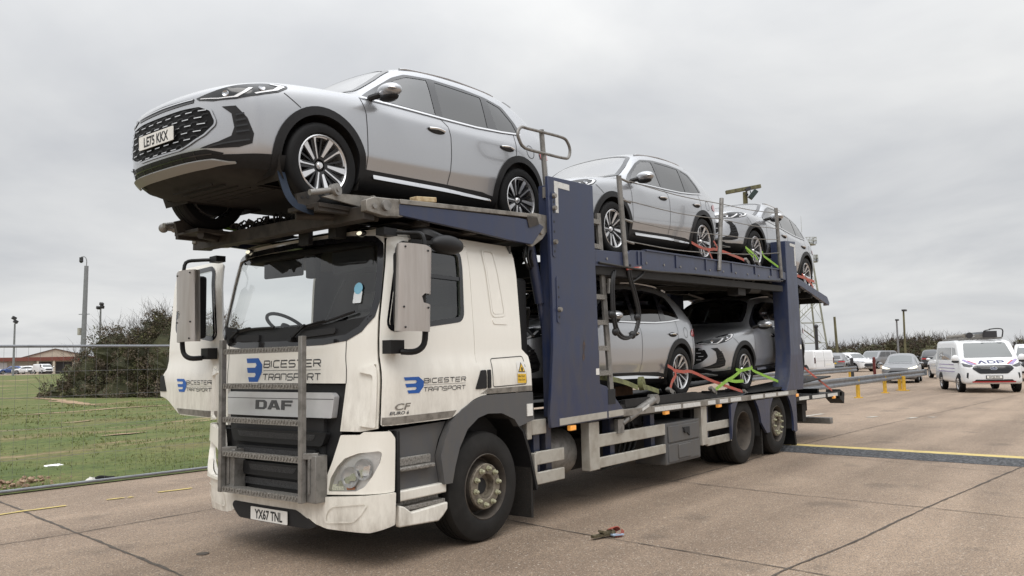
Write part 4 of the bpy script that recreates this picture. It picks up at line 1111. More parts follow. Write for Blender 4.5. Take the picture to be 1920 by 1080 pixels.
# ---------------------------------------------------------------- chassis and lower deck
ch = MB()
for y in (-.43, .43): ch.b2((-.9,y-.04,.70), (11.2,y+.04,.98))
for x in (1.0, 2.2, 3.4, 4.6, 5.4, 6.9, 8.4, 9.5, 10.8): ch.b2((x-.05,-.95,.78), (x+.05,.95,.95))
ch.build('chassis_frame', M['steel_dark'], truck)
def deck_z(x): return 1.06 if x < 7.1 else 1.06 + (x-7.1)*.038
for s in (-1, 1):
    m = MB()
    m.beam((.75,s*.87,1.045), (7.15,s*.87,1.045), .62, .03); m.beam((7.15,s*.87,1.046), (10.9,s*.87,1.19), .62, .03)
    m.build('lower_deck_track', M['steel_dark'], truck, bevel=.004)
    m = MB(); m.beam((2.44,s*1.235,1.01), (4.72,s*1.235,1.005), .06, .08); m.beam((4.72,s*1.235,1.005), (8.55,s*1.235,.985), .06, .085)
    r = m.build('deck_edge_rail', M['galv'], truck, bevel=.004)
    m = MB()
    for a, b in ((3.22,3.95),(4.02,4.55),(4.80,5.05),(5.2,5.5),(5.6,6.0),(6.4,6.9),(7.0,7.5),(7.6,8.1)):
        m.beam((a,s*1.2665,1.008-.003*(a-2.4)), (b,s*1.2665,1.008-.003*(b-2.4)), .004, .055)
    m.build('reflective_strip', M['reflect'], r)
    m = MB(); m.prism([(2.60,1.07),(2.60,1.155),(4.55,1.165),(5.05,1.09),(5.05,1.06)], 'y', s*1.21, s*1.15); m.build('wheel_pan_side', M['steel_dark'], truck)
    m = MB(); m.beam((2.45,s*1.15,1.02), (5.0,s*1.15,1.02), .10, .16); m.build('deck_girder', M['steel_dark'], truck)
m = MB(); m.cyl((3.30,-1.215,1.125), (2.62,-1.215,.935), .052, n=16); m.cyl((2.62,-1.215,.935), (2.50,-1.215,.885), .04, .03, 12); m.cyl((3.32,-1.26,1.13), (3.32,-1.14,1.13), .06, n=14); m.box((2.44,-1.21,.86), (.14,.05,.16))
m.build('hydraulic_ram', M['galv_dark'], truck)
MB().beam((3.08,-1.268,1.068), (2.90,-1.268,1.018), .004, .03).build('ram_label', M['reflect'], truck)
# side guards
def guard(pieces, mt='alu', nm='side_guard'):
    m = MB()
    for lo, hi in pieces: m.b2(lo, hi)
    return m.build(nm, M[mt], truck, bevel=.008)
guard([((.66,-1.20,.86),(.74,-1.0,1.06)), ((.74,-1.20,.90),(.99,-1.16,1.05))])
guard([((.76,-1.215,.40),(.80,-1.0,.72)), ((.80,-1.21,.60),(1.29,-1.17,.73)), ((.80,-1.21,.405),(1.29,-1.17,.525))])
guard([((1.78,-1.215,.42),(1.99,-1.10,.95)), ((1.99,-1.21,.66),(3.595,-1.17,.80)), ((1.99,-1.21,.43),(3.595,-1.17,.545))])
guard([((4.68,-1.215,.42),(4.86,-1.10,.96)), ((4.86,-1.21,.60),(5.72,-1.17,.715)), ((4.86,-1.21,.395),(5.72,-1.17,.505))])
guard([((.76,1.17,.40),(5.7,1.21,.53)), ((.76,1.17,.62),(5.7,1.21,.75))])
tb = MB(); tb.b2((3.60,-1.205,.27), (4.63,-.75,.80)); tbx = tb.build('tool_box', M['cab_grey'], truck, bevel=.015)
m = MB(); m.b2((3.66,-1.222,.55), (4.57,-1.203,.76)); m.b2((3.66,-1.218,.30), (4.57,-1.203,.53)); m.b2((3.92,-1.232,.33), (4.28,-1.216,.51)); tl = m.build('tool_box_door', M['cab_grey'], tbx, bevel=.012)
m = MB(); m.prism([(4.05,.72),(4.25,.72),(4.25,.60)], 'y', -1.236, -1.22); m.cyl((4.11,-1.22,.68), (4.11,-1.25,.68), .035, n=14); m.build('box_latch', M['interior_dark'], tbx)
m = MB(); m.cyl((1.22,-.78,.62), (1.80,-.78,.62), .27, n=24); m.build('air_tank', M['galv_dark'], truck, bevel=.03)
for x in (.92, 1.13, 2.42, 3.42, 5.05): MB().b2((x-.05,-1.12,.41), (x+.05,-1.02,.99)).build('blue_strut', M['navy'], truck)
m = MB()
for a_, b_ in (((1.0,-.7,.35),(3.4,.7,.72)),((4.9,-.95,.40),(5.6,-.2,.92)),((2.5,-1.05,.62),(2.75,-.8,.92)),((2.75,-1.0,.8),(3.3,-.9,.95))): MB().b2(a_, b_).build('underfloor_gear', M['steel_dark'], truck, bevel=.02)
m = MB()
for k in range(4): m.tube([(2.7+.12*k,-1.0,.93),(2.75+.13*k,-1.03,.62),(2.62+.1*k,-.98,.38),(2.35+.12*k,-.95,.36),(2.2,-.9,.55)], .014, 6)
m.build('air_hose', M['rubber'], truck)
for x in (3.64, 4.93): MB().cyl((x,-.9,.62), (x+.35,-.9,.62), .11, n=16).build('air_bottle', M['galv_dark'], truck)

# rear mudguards
fw = [(5.72,.955),(8.50,.945),(8.50,.32),(8.40,.30)] + arc(7.72,.46,.60,-12,150,16) + [(7.16,.40),(7.02,.40)] + arc(6.22,.48,.585,10,168,16) + [(5.60,.42),(5.60,.93)]
for s in (-1, 1):
    MB().prism(fw, 'y', s*1.262, s*1.225).build('rear_mudguard', M['navy'], truck)
    m = MB()
    for cx, r_ in ((7.72,.60),(6.22,.585)):
        p = arc(cx,.47,r_,-10,190,20); n = len(p); m.add([(x, s*1.225, z) for x, z in p] + [(x, s*.6, z) for x, z in p], [(i, i+1, i+1+n, i+n) for i in range(n-1)])
    m.build('arch_liner', M['steel_dark'], truck)
    MB().b2((6.93,s*.62,.07), (6.97,s*1.20,.46)).build('mud_flap', M['hairy'], truck)
    MB().prism([(8.34,.62),(8.44,.62),(8.55,.06),(8.49,.06)], 'y', s*1.22, s*.66).build('mud_flap', M['tyre'], truck)
# tail
m = MB()
for s in (-1, 1):
    m.beam((8.6,s*1.20,.86), (11.42,s*1.20,.825), .06, .09); m.prism([(11.3,.92),(11.62,.84),(11.55,.62),(11.25,.74)], 'y', s*1.23, s*.95)
    m.beam((8.6,s*.85,.84), (11.4,s*.85,.84), .5, .04)
tail = m.build('tail_frame', M['steel_dark'], truck, bevel=.004)
m = MB()
for a, b in ((8.75,9.3),(9.5,10.3),(10.45,11.1)): m.beam((a,-1.2335,.86-.012*(a-8.6)), (b,-1.2335,.86-.012*(b-8.6)), .004, .06)
m.build('reflective_strip', M['reflect'], tail)
m = MB(); m.b2((9.2,-.9,.55), (10.2,.9,.78)); m.b2((9.6,-1.0,.38), (9.8,-.85,.7)); m.prism([(10.2,.8),(11.2,.8),(10.4,.6),(10.2,.6)], 'y', -.7, -.6); m.build('tail_gear', M['steel_dark'], tail)
m = MB(); m.b2((10.72,-1.18,.26), (10.88,1.18,.38)); m.beam((8.9,-.6,.45), (10.8,-.6,.32), .08, .08); m.beam((8.9,.6,.45), (10.8,.6,.32), .08, .08); m.build('underrun_bar', M['galv_dark'], truck, bevel=.01)
for q in ((1.390,-1.240,0.925), (3.600,-1.220,0.946), (5.255,-1.220,0.939), (8.569,-1.245,0.928), (10.871,-1.220,0.781)):
    l = MB().b2((q[0]-.055,q[1]-.03,q[2]-.028), (q[0]+.055,q[1]+.02,q[2]+.028)).build('side_marker_lamp', M['amber'], truck, bevel=.01)

# ---------------------------------------------------------------- towers and rear posts
tw = [(1.02,3.575),(1.91,3.615),(1.925,2.32),(1.94,1.365),(2.08,1.335),(2.44,1.06),(2.44,.975),(.97,.955),(.955,1.08),(1.045,1.75),(1.055,2.28)]
for s in (-1, 1):
    t = MB(); t.prism(tw, 'y', s*1.275, s*1.235); t.prism([(1.10,3.5),(1.85,3.54),(1.85,1.1),(1.10,1.0)], 'y', s*1.235, s*1.09)
    tower = t.build('deck_tower', M['navy'], truck, bevel=.006)
    if s > 0: continue
    m = MB(); m.b2((1.13,-1.279,3.20), (1.20,-1.2745,3.54)); m.b2((1.20,-1.279,3.475), (1.42,-1.2745,3.54)); m.build('reflective_corner', M['reflect'], tower)
    MB().beam((1.12,-1.277,1.005), (2.06,-1.277,1.02), .006, .07).build('reflective_strip', M['alu'], tower); MB().beam((2.10,-1.277,1.02), (2.43,-1.277,1.025), .006, .07).build('reflective_strip', M['alu'], tower)
    for x, z0, z1, bl in ((1.105,2.72,3.42,(3.37,3.24,2.88)), (1.155,2.03,2.52,(2.17,))):
        m = MB().prism(rpoly([(x-.035,z0),(x+.035,z0),(x+.035,z1),(x-.035,z1)], .034), 'y', -1.283, -1.27); sl = m.build('pin_plate', M['navy'], tower)
        m = MB(); z = z0 + .06
        while z < z1 - .03: m.cyl((x,-1.2845,z), (x,-1.28,z), .014, n=10); z += .105
        m.build('pin_hole', M['ink'], sl)
        m = MB()
        for z in bl: m.cyl((x,-1.28,z), (x,-1.315,z), .028, .024, 10)
        m.build('bolt', M['galv'], sl)
    MB().b2((2.10,-1.2785,1.13), (2.26,-1.27,1.30)).build('tower_slot', M['interior_dark'], tower)
    MB().patch([(1.60,1.62),(1.64,1.66),(1.63,1.72),(1.655,1.80),(1.63,1.86),(1.60,1.80),(1.605,1.72),(1.585,1.67)], lambda x, z: Vector((x,-1.2765,z)), .05).build('rust_mark', MAT('rust stain', (.055,.045,.05), .8, col2=(.12,.075,.05), scale=14), tower)
    MB().b2((1.86,-1.2785,1.47), (1.925,-1.2745,1.54)).build('tower_label', M['plate_white'], tower)
    lb = MB().b2((.60,-1.2535,1.10), (.69,-1.245,1.22)).build('arch_label', M['plate_white'], truck)
pw = [(8.34,3.66),(8.87,3.70),(8.93,1.95),(8.97,1.35),(8.90,1.02),(8.02,1.03),(8.24,1.30),(8.32,1.7)]
for s in (-1, 1):
    p = MB().prism(pw, 'y', s*1.27, s*1.0).build('rear_post', M['navy'], truck, bevel=.008)
    if s < 0:
        m = MB(); m.b2((8.56,-1.2745,3.59), (8.85,-1.27,3.64)); m.b2((8.78,-1.2745,3.25), (8.85,-1.27,3.59)); m.build('reflective_corner', M['reflect'], p)
        MB().b2((8.83,-1.2745,1.74), (8.90,-1.27,1.82)).build('post_label', M['plate_white'], p)

# ladder on the tower
L0, L1 = Vector((2.17,-1.17,3.34)), Vector((2.36,-1.17,1.10))
lad = MB().beam(L0, L1, .03, .085, (1,0,0)).build('tower_ladder', M['galv_dark'], truck)
for z in (3.24, 2.95, 2.66, 2.365, 2.07, 1.775, 1.49):
    x1 = L0.x + (L1.x-L0.x)*(3.34-z)/(3.34-1.10)
    MB().b2((1.90,-1.20,z-.035), (x1,-1.13,z+.02)).build('ladder_rung', M['tread'], lad)
# gear behind the cab
m = MB(); m.b2((.66,-1.05,1.52), (.92,-.72,2.50)); m.b2((.64,-.7,1.0), (.72,.9,2.6)); m.build('air_intake', M['black_plastic'], truck, bevel=.04)
m = MB(); m.cyl((.93,-1.08,2.86), (1.10,-1.08,2.25), .055, n=16); m.cyl((1.1,-1.08,2.25), (1.22,-1.08,1.7), .035, n=12); m.build('lift_ram', M['navy'], truck)
m = MB()
for k in range(3): m.tube([(.85+.05*k,-1.1,2.86),(.78+.06*k,-1.12,2.72),(.86+.05*k,-1.1,2.62),(.98+.03*k,-1.05,2.60)], .014, 6)
m.tube([(.95,-.9,2.1),(1.0,-1.0,2.2),(1.1,-.9,2.0),(1.0,-1.05,1.9)], .016, 6)
m.build('air_hose', M['rubber'], truck)

# ---------------------------------------------------------------- upper deck over the cab
A_SL = .0387
def az(x): return 2.925 + (x + 1.6)*A_SL              # wheel height of the front top car
for s in (-1, 1):
    m = MB(); m.beam((-1.45,s*.88,az(-1.45)-.03), (1.55,s*.88,az(1.55)-.03), .52, .04)
    for k in range(14): m.b2((-1.4+.21*k-.02,s*.64,az(-1.4+.21*k)-.02), (-1.4+.21*k+.02,s*1.12,az(-1.4+.21*k)+.002))
    m.build('upper_deck_track', M['steel_dark'], truck)
    bm1 = MB().prism([(-1.14,2.965),(-1.14,2.87),(-.2,2.845),(.35,2.82),(.72,2.815),(.93,3.02),(.80,3.06),(.5,3.06)], 'y', s*1.275, s*1.235).build('deck_side_beam', M['navy'], truck, bevel=.004)
    MB().beam((-1.14,s*1.22,2.985), (.80,s*1.22,3.115), .13, .04).build('beam_lip', M['galv'], bm1, bevel=.004)
    MB().prism([(-1.50,2.95),(-1.42,2.985),(-1.14,3.005),(-1.05,2.99),(-1.10,2.86),(-1.30,2.84),(-1.50,2.86)], 'y', s*1.27, s*1.20).build('beam_gusset', M['galv'], bm1, bevel=.006)
    m = MB().prism([(.66,2.83),(.78,2.80),(.96,2.90),(1.06,3.0),(1.06,3.16),(.80,3.16)], 'y', s*1.232, s*1.20); m.cyl((.93,s*1.235,2.97), (.93,s*1.25,2.97), .03, n=10); m.build('hinge_plate', M['galv'], bm1, bevel=.006)
    MB().prism([(.62,3.10),(.80,3.11),(.83,3.03),(.66,2.98)], 'y', s*1.285, s*1.20).build('beam_stop', M['steel_brown'], bm1)
    m = MB(); m.cyl((-1.30,s*1.26,2.93), (-1.30,s*1.30,2.93), .045, n=14); m.cyl((-1.42,s*1.26,2.91), (-1.42,s*1.285,2.91), .022, n=10); m.build('pivot_pin', M['galv_dark'], bm1)
    # wheel cradle that reaches out in front of the cab
    cr = MB()
    cr.beam((-1.80,s*.86,2.90), (-1.30,s*.86,2.905), .40, .035); cr.beam((-1.80,s*1.02,2.875), (-1.25,s*1.02,2.885), .05, .05)
    cradle = cr.build('wheel_cradle', M['steel_brown'], truck, bevel=.004)
    m = MB(); pl_ = [(-1.90,2.99),(-1.72,3.05),(-1.66,2.985),(-1.72,2.93),(-1.87,2.88)]
    m.prism(pl_, 'y', s*.90, s*.88); m.build('cradle_plate', M['steel_brown'], cradle)
    for hx, hz in ((-1.84,2.97),(-1.785,2.98)): MB().cyl((hx,s*.902,hz), (hx,s*.895,hz), .012, n=8).build('plate_hole', M['ink'], cradle)
    m = MB(); m.cyl((-1.90,s*1.07,2.975), (-1.66,s*1.085,3.03), .024, n=12); m.cyl((-1.675,s*1.06,3.025), (-1.66,s*1.12,3.03), .05, n=16); m.cyl((-1.665,s*1.11,3.03), (-1.66,s*1.13,3.03), .022, n=10); m.build('roller', M['galv_dark'], cradle)
    m = MB().prism([(-1.80,2.955),(-1.66,3.00),(-1.30,3.03),(-1.27,2.99),(-1.27,2.92),(-1.45,2.93)], 'y', s*1.10, s*1.075); m.cyl((-1.29,s*1.10,3.01), (-1.29,s*1.13,3.01), .025, n=10); m.build('lever_plate', M['galv'], cradle)
    m = MB(); m.cyl((-1.75,s*.70,2.86), (-1.15,s*1.02,2.88), .035, n=12); m.build('cradle_tube', M['steel_brown'], cradle)
m = MB(); m.b2((-1.49,-1.22,2.80), (-1.37,1.22,2.91))
for x in (-.75, -.1, .55): m.b2((x-.05,-1.2,2.84), (x+.05,1.2,2.885))
for y in (-.55, .55): m.b2((-1.4,y-.05,2.835), (.95,y+.05,2.89))
m.prism([(-1.49,2.91),(-1.37,2.91),(-1.30,2.87),(-1.30,2.81),(-1.49,2.80)], 'y', 1.22, 1.27)
fr = m.build('upper_deck_frame', M['steel_brown'], truck, bevel=.006)
m = MB(); m.b2((-1.0,-1.1,2.845), (.9,1.1,2.855)); m.build('frame_plate', M['steel_dark'], fr)
m = MB(); m.cyl((-1.86,1.13,2.96), (-1.62,1.05,2.95), .022, n=10); m.ball((-1.87,1.13,2.96), .045); m.ball((-1.78,1.10,2.957), .034); m.build('cradle_end_ball', M['galv_dark'], truck)
MB().box((-1.25,-.62,2.80), (.12,.10,.13)).build('frame_bracket', M['steel_dark'], fr); MB().box((-1.30,-.25,2.78), (.05,.14,.14)).build('frame_bracket', M['steel_dark'], fr)
# hand-rail hoop beside the tower
m = MB(); m.tube([(1.13,-1.13,4.12),(1.20,-1.13,3.40)], .028, 10, smooth=False)
hp = m.build('rail_post', M['galv_dark'], truck)
lp_ = [(.80,3.85),(.70,3.92),(.68,3.99),(.74,4.06),(.85,4.07),(1.14,4.09),(1.50,4.11),(1.60,4.08),(1.65,4.0),(1.62,3.91),(1.52,3.88),(1.16,3.86)]
MB().tube([(x,-1.15,z) for x, z in lp_], .017, 8, closed=True, sub=3).build('hand_rail', M['galv_dark'], hp)
MB().box((1.14,-1.2,3.42), (.12,.08,.12)).build('post_bracket', M['galv'], hp)

# ---------------------------------------------------------------- middle and rear upper deck
TP = [(1.95,2.87),(7.75,3.09),(10.75,2.82)]
def tz(x): return lerpt(TP, x)
for s in (-1, 1):
    m = MB()
    for (x0, z0), (x1, z1) in zip(TP, TP[1:]): m.beam((x0,s*.87,z0-.02), (x1,s*.87,z1-.02), .60, .03)
    m.build('upper_deck_track', M['steel_dark'], truck)
    b = MB(); b.prism([(1.95,2.885),(2.72,2.915),(2.78,2.955),(3.15,2.985),(8.05,3.115),(8.05,2.90),(5.6,2.83),(2.7,2.73),(1.95,2.70)], 'y', s*1.255, s*1.215)
    b.prism([(8.05,3.115),(9.1,3.02),(10.70,2.78),(10.84,2.66),(10.80,2.61),(9.1,2.90),(8.05,2.97)], 'y', s*1.255, s*1.20)
    sb = b.build('deck_side_beam', M['navy'], truck, bevel=.004)
    MB().tube([(2.0,s*1.27,2.74),(3.2,s*1.275,2.735),(4.6,s*1.27,2.79),(6.2,s*1.275,2.83),(8.1,s*1.27,2.93)], .014, 6).build('hydraulic_pipe', M['rubber'], sb)
    for x in [2.2+.48*k for k in range(12)]: MB().cyl((x,s*1.25,2.80+(x-2.2)*.03), (x,s*1.264,2.80+(x-2.2)*.03), .016, n=8).build('beam_bolt', M['galv_dark'], sb)
    MB().beam((3.15,s*1.235,2.992), (8.03,s*1.235,3.122), .075, .022).build('beam_lip', M['navy'], sb, bevel=.003)
    m = MB()
    for x in (2.95, 3.05, 4.0, 4.95, 5.9, 6.85, 7.6):
        zc = 2.78 + (x-2.7)*.042; m.b2((x-.022,s*1.268,zc-.0), (x+.022,s*1.256,zc+.165))
    m.build('beam_rib', M['navy'], sb)
    m = MB(); m.beam((2.0,s*1.18,2.66), (8.2,s*1.18,2.80), .10, .10); m.beam((2.0,s*.62,2.70), (8.2,s*.62,2.90), .10, .16); m.beam((8.1,s*.62,2.92), (10.8,s*.62,2.66), .10, .13)
    m.build('deck_girder', M['steel_dark'], truck)
m = MB()
for x in (2.1, 2.9, 3.7, 4.5, 5.3, 6.1, 6.9, 7.7): m.b2((x-.05,-1.2,tz(x)-.22), (x+.05,1.2,tz(x)-.06))
for x in (8.5, 9.2, 9.9, 10.6): m.b2((x-.05,-1.2,tz(x)-.18), (x+.05,1.2,tz(x)-.06))
m.beam((2.2,-1.1,2.62), (7.6,1.0,2.78), .10, .06); m.beam((2.2,1.1,2.62), (7.6,-1.0,2.78), .10, .06)
m.b2((6.3,-1.18,2.60), (6.6,-1.0,2.86)); m.cyl((6.75,-1.14,2.72), (7.2,-1.14,2.74), .075, n=14)
m.build('deck_cross_beam', M['steel_dark'], truck)
MB().patch([(2.0,-.55),(7.7,-.55),(7.7,.55),(2.0,.55)], lambda x, y: Vector((x, y, tz(x)-.05)), .9, thick=.01).build('deck_floor_plate', M['steel_dark'], truck)
MB().patch([(7.72,-1.15),(10.80,-1.15),(10.80,1.15),(7.72,1.15)], lambda x, y: Vector((x, y, tz(x)-.052)), .9, thick=.01).build('deck_floor_plate', M['steel_dark'], truck)
m = MB()
for q in ((9.484,-1.200,2.939), (10.402,-1.200,2.784), (10.703,-1.200,2.724)): m.cyl((q[0],-1.22,q[2]), (q[0],-1.13,q[2]), .06, n=12); m.tube([(q[0],-1.2,q[2]-.12),(q[0],-1.2,q[2])], .03, 8, smooth=False)
m.build('tail_fitting', M['galv_dark'], truck)
# rope posts and wire ropes
P1, P2, P3 = ((2.51,3.83),(2.61,2.74)), ((5.58,4.01),(5.36,2.90)), ((7.93,4.19),(8.02,2.97))
posts = []
for a, b in (P1, P2, P3):
    posts.append(MB().cyl((a[0],-1.275,a[1]), (b[0],-1.275,b[1]), .032, n=12).build('rope_post', M['galv_dark'], truck))
for i, (h1, h2, h3) in enumerate(((3.80,3.92,4.10),(3.55,3.68,3.83),(3.31,3.44,3.64),(3.05,3.16,3.41))):
    def xa(P, z): (x0, z0), (x1, z1) = P; return x0 + (x1-x0)*(z-z0)/(z1-z0)
    a, b, c = [Vector((xa(P, z),-1.285,z)) for P, z in ((P1,h1),(P2,h2),(P3,h3))]
    r_ = MB().tube([a, (a+b)/2 - Vector((0,0,.035)), b, (b+c)/2 - Vector((0,0,.02)), c], .0065, 6)
    r_.tube([a, a + Vector((.22,0,-.015))], .014, 6, smooth=False)
    r_.build('wire_rope', M['galv_dark'], truck)
# looped hydraulic hose by the ladder
m = MB()
hs = [(2.703,-1.240,2.762), (2.719,-1.240,2.621), (2.845,-1.240,2.368), (2.909,-1.240,2.141), (2.774,-1.240,1.925), (2.540,-1.240,1.878), (2.372,-1.240,1.957), (2.300,-1.240,2.155), (2.291,-1.240,2.404), (2.314,-1.240,2.568), (2.378,-1.220,2.662)]
for o in (0, .045): m.tube([Vector((x+o,y-.01,z+o*.4)) for x, y, z in hs], .018, 8, sub=4)
hz = m.build('hose_loop', M['rubber'], truck)
m = MB()
for i in (3, 4, 6, 7): m.ball(hs[i], 1, 8, 6, 0, (.05,.04,.05))
m.build('hose_tie', M['ink'], hz)
MB().tube([(2.500,-1.240,2.784), (2.826,-1.240,2.838), (3.065,-1.240,2.792), (3.128,-1.240,2.716), (2.943,-1.240,2.616), (2.838,-1.200,2.566)], .012, 6).build('air_hose', M['rubber'], truck)
MB().beam((2.651,-1.260,2.718), (3.012,-1.260,2.759), .012, .03).build('hose_sleeve', MAT('red and white tape', (.55,.10,.07), .5, col2=(.7,.66,.6), scale=14), truck)
m = MB(); m.cyl((2.311,-1.220,2.575), (2.301,-1.220,2.405), .03, n=10); m.cyl((2.372,-1.220,2.579), (2.349,-1.220,2.395), .022, n=10); m.build('hose_coupling', M['galv_dark'], truck)

# ---------------------------------------------------------------- yard, field, markings
rnd = random.Random(7)
def yard_mat():
    m = MAT('exposed aggregate concrete', (.2, .16, .13), .85)
    t = m.node_tree; b = t.nodes['Principled BSDF']; tc = t.nodes.new('ShaderNodeTexCoord')
    def noise(sc, det=4, ro=.6, st=None):
        n = t.nodes.new('ShaderNodeTexNoise'); n.inputs['Scale'].default_value = sc; n.inputs['Detail'].default_value = det; n.inputs['Roughness'].default_value = ro
        if st:
            mp = t.nodes.new('ShaderNodeMapping'); mp.inputs['Scale'].default_value = st; mp.inputs['Rotation'].default_value = (0, 0, R(-7)); t.links.new(tc.outputs['Object'], mp.inputs[0]); t.links.new(mp.outputs[0], n.inputs['Vector'])
        else: t.links.new(tc.outputs['Object'], n.inputs['Vector'])
        return n.outputs[0]
    def ramp(s, a, ca, b_, cb):
        r = t.nodes.new('ShaderNodeValToRGB'); r.color_ramp.elements[0].position = a; r.color_ramp.elements[0].color = (*ca, 1)
        r.color_ramp.elements[1].position = b_; r.color_ramp.elements[1].color = (*cb, 1); t.links.new(s, r.inputs[0]); return r.outputs[0]
    def mix(f, a, b_, mode='MIX'):
        x = t.nodes.new('ShaderNodeMixRGB'); x.blend_type = mode
        if isinstance(f, float): x.inputs[0].default_value = f
        else: t.links.new(f, x.inputs[0])
        t.links.new(a, x.inputs[1]); t.links.new(b_, x.inputs[2]); return x.outputs[0]
    base = ramp(noise(.55, 6, .62), .32, (.222, .167, .124), .70, (.312, .240, .178))
    streak = ramp(noise(.5, 5, .6, (.16, 1.6, 1)), .38, (.74, .73, .72), .60, (1.06, 1.06, 1.06))
    c = mix(1.0, base, streak, 'MULTIPLY')
    v = t.nodes.new('ShaderNodeTexVoronoi'); v.inputs['Scale'].default_value = 130; t.links.new(tc.outputs['Object'], v.inputs['Vector'])
    sp = t.nodes.new('ShaderNodeSeparateColor'); t.links.new(v.outputs['Color'], sp.inputs[0])
    peb = ramp(sp.outputs[0], .05, (.52, .52, .53), .95, (1.52, 1.47, 1.40))
    c = mix(.85, c, peb, 'MULTIPLY')
    v2 = t.nodes.new('ShaderNodeTexVoronoi'); v2.inputs['Scale'].default_value = 95; t.links.new(tc.outputs['Object'], v2.inputs['Vector'])
    sp2 = t.nodes.new('ShaderNodeSeparateColor'); t.links.new(v2.outputs['Color'], sp2.inputs[0])
    wh = ramp(sp2.outputs[1], .955, (0, 0, 0), .985, (.75, .75, .75))
    pale = t.nodes.new('ShaderNodeRGB'); pale.outputs[0].default_value = (.50, .44, .37, 1)
    c = mix(wh, c, pale.outputs[0])
    oil = ramp(noise(1.1, 3, .5), .60, (1, 1, 1), .70, (.70, .70, .71)); c = mix(1.0, c, oil, 'MULTIPLY')
    t.links.new(c, b.inputs['Base Color'])
    bp = t.nodes.new('ShaderNodeBump'); bp.inputs['Strength'].default_value = .35; bp.inputs['Distance'].default_value = .006
    t.links.new(v.outputs['Distance'], bp.inputs['Height']); t.links.new(bp.outputs[0], b.inputs['Normal'])
    return m
M['yard'] = yard_mat()
yd = MB().add([(-1500,-1500,0),(2500,-1500,0),(2500,2500,0),(-1500,2500,0)], [(0,1,2,3)])
tag(yd.build('yard', M['yard'], smooth=False), kind='structure')
M['joint'] = MAT('tarred joint', (.080, .066, .054), .9, var=.4, scale=9)
def flat(pts, w, z, name, mat, jit=.0, taper=None):
    pts = [(p[0], p[1]) for p in pts]; P = resample(pts, .12, False)
    f = lambda a, b: Vector((a, b, z)); m = MB()
    L = []; Rr = []
    for i, p in enumerate(P):
        a = P[max(0, i-1)]; b = P[min(len(P)-1, i+1)]; dx, dy = b[0]-a[0], b[1]-a[1]; l = math.hypot(dx, dy) or 1
        ww = w*(1 + rnd.uniform(-jit, jit)); o = rnd.uniform(-jit, jit)*w*.6
        L.append((p[0]-dy/l*(ww/2+o), p[1]+dx/l*(ww/2+o), z)); Rr.append((p[0]+dy/l*(ww/2-o), p[1]-dx/l*(ww/2-o), z))
    n = len(P); m.add(L + Rr, [(i, i+n, i+n+1, i+1) for i in range(n-1)])
    return tag(m.build(name, mat, smooth=False), kind='structure')
JT = [([(-1.375,7.221,0.000), (-1.587,5.495,0.000), (-1.703,4.449,0.000), (-1.777,3.956,0.000), (-1.936,2.535,0.000), (-2.090,1.177,0.000), (-2.218,0.142,0.000), (-2.312,-0.618,0.000)], .030),
      ([(-2.770,2.697,0.000), (-1.911,2.590,0.000), (-0.268,2.589,0.000), (2.135,2.649,0.000)], .016),
      ([(1.196,1.622,0.000), (0.873,-0.867,0.000), (0.760,-1.556,0.000), (0.616,-2.951,0.000), (0.541,-3.785,-0.000), (0.406,-4.643,0.000)], .014),
      ([(-0.131,-3.709,0.000), (0.537,-3.778,0.000), (1.712,-3.949,0.000), (3.787,-4.162,0.000), (7.502,-4.635,0.000), (15.315,-5.684,0.000)], .022),
      ([(4.102,0.415,0.000), (4.092,-1.001,0.000), (3.847,-2.669,0.000), (3.741,-4.145,0.000), (3.621,-5.042,0.000), (3.577,-5.595,0.000)], .014),
      ([(3.139,-0.915,0.000), (4.119,-1.050,0.000), (6.403,-1.102,0.000), (8.352,-1.054,0.000), (12.700,-1.291,0.000), (29.706,-2.688,0.000)], .016),
      ([(8.012,-1.442,0.000), (7.268,-3.244,0.000), (6.956,-4.620,0.000)], .012)]
for i, (p, w) in enumerate(JT): flat(p, w, .004 + .0006*i, 'yard_joint', M['joint'], .45)
M['worn_yellow'] = MAT('worn yellow road paint', (.52, .40, .13), .8, col2=(.30, .235, .15), scale=12, c2pos=(.5, .72))
for p in ([(-2.134,4.423,0.000), (-1.710,4.461,0.000), (-1.265,4.385,0.000)], [(-0.785,4.370,0.000), (-0.582,4.331,0.000)], [(-0.122,4.354,0.000), (0.324,4.283,0.000)], [(-0.552,4.280,0.000), (-0.490,4.293,0.000)]): flat(p, .075, .009, 'yellow_line', M['worn_yellow'], .15)
M['worn_white'] = MAT('worn white road paint', (.42, .39, .34), .8, col2=(.28, .23, .18), scale=7, c2pos=(.45, .7))
for p in ([(15.640,1.033,0.000), (16.990,0.819,0.000)], [(16.051,-0.557,0.000), (16.476,-0.634,0.000)], [(16.033,-1.494,0.000), (16.441,-1.571,-0.000)], [(16.567,-1.898,0.000), (16.782,-1.957,0.000)]): flat(p, .16, .008, 'white_line', M['worn_white'], .2)
mh = MB(); c0 = Vector((-1.723,0.638,0.000)); mh.cyl(c0 + Vector((0,0,.002)), c0 + Vector((0,0,.007)), .055, n=20); tag(mh.build('drain_cap', M['joint']), 'small dark round cap set in the concrete before the lorry', 'drain cap')

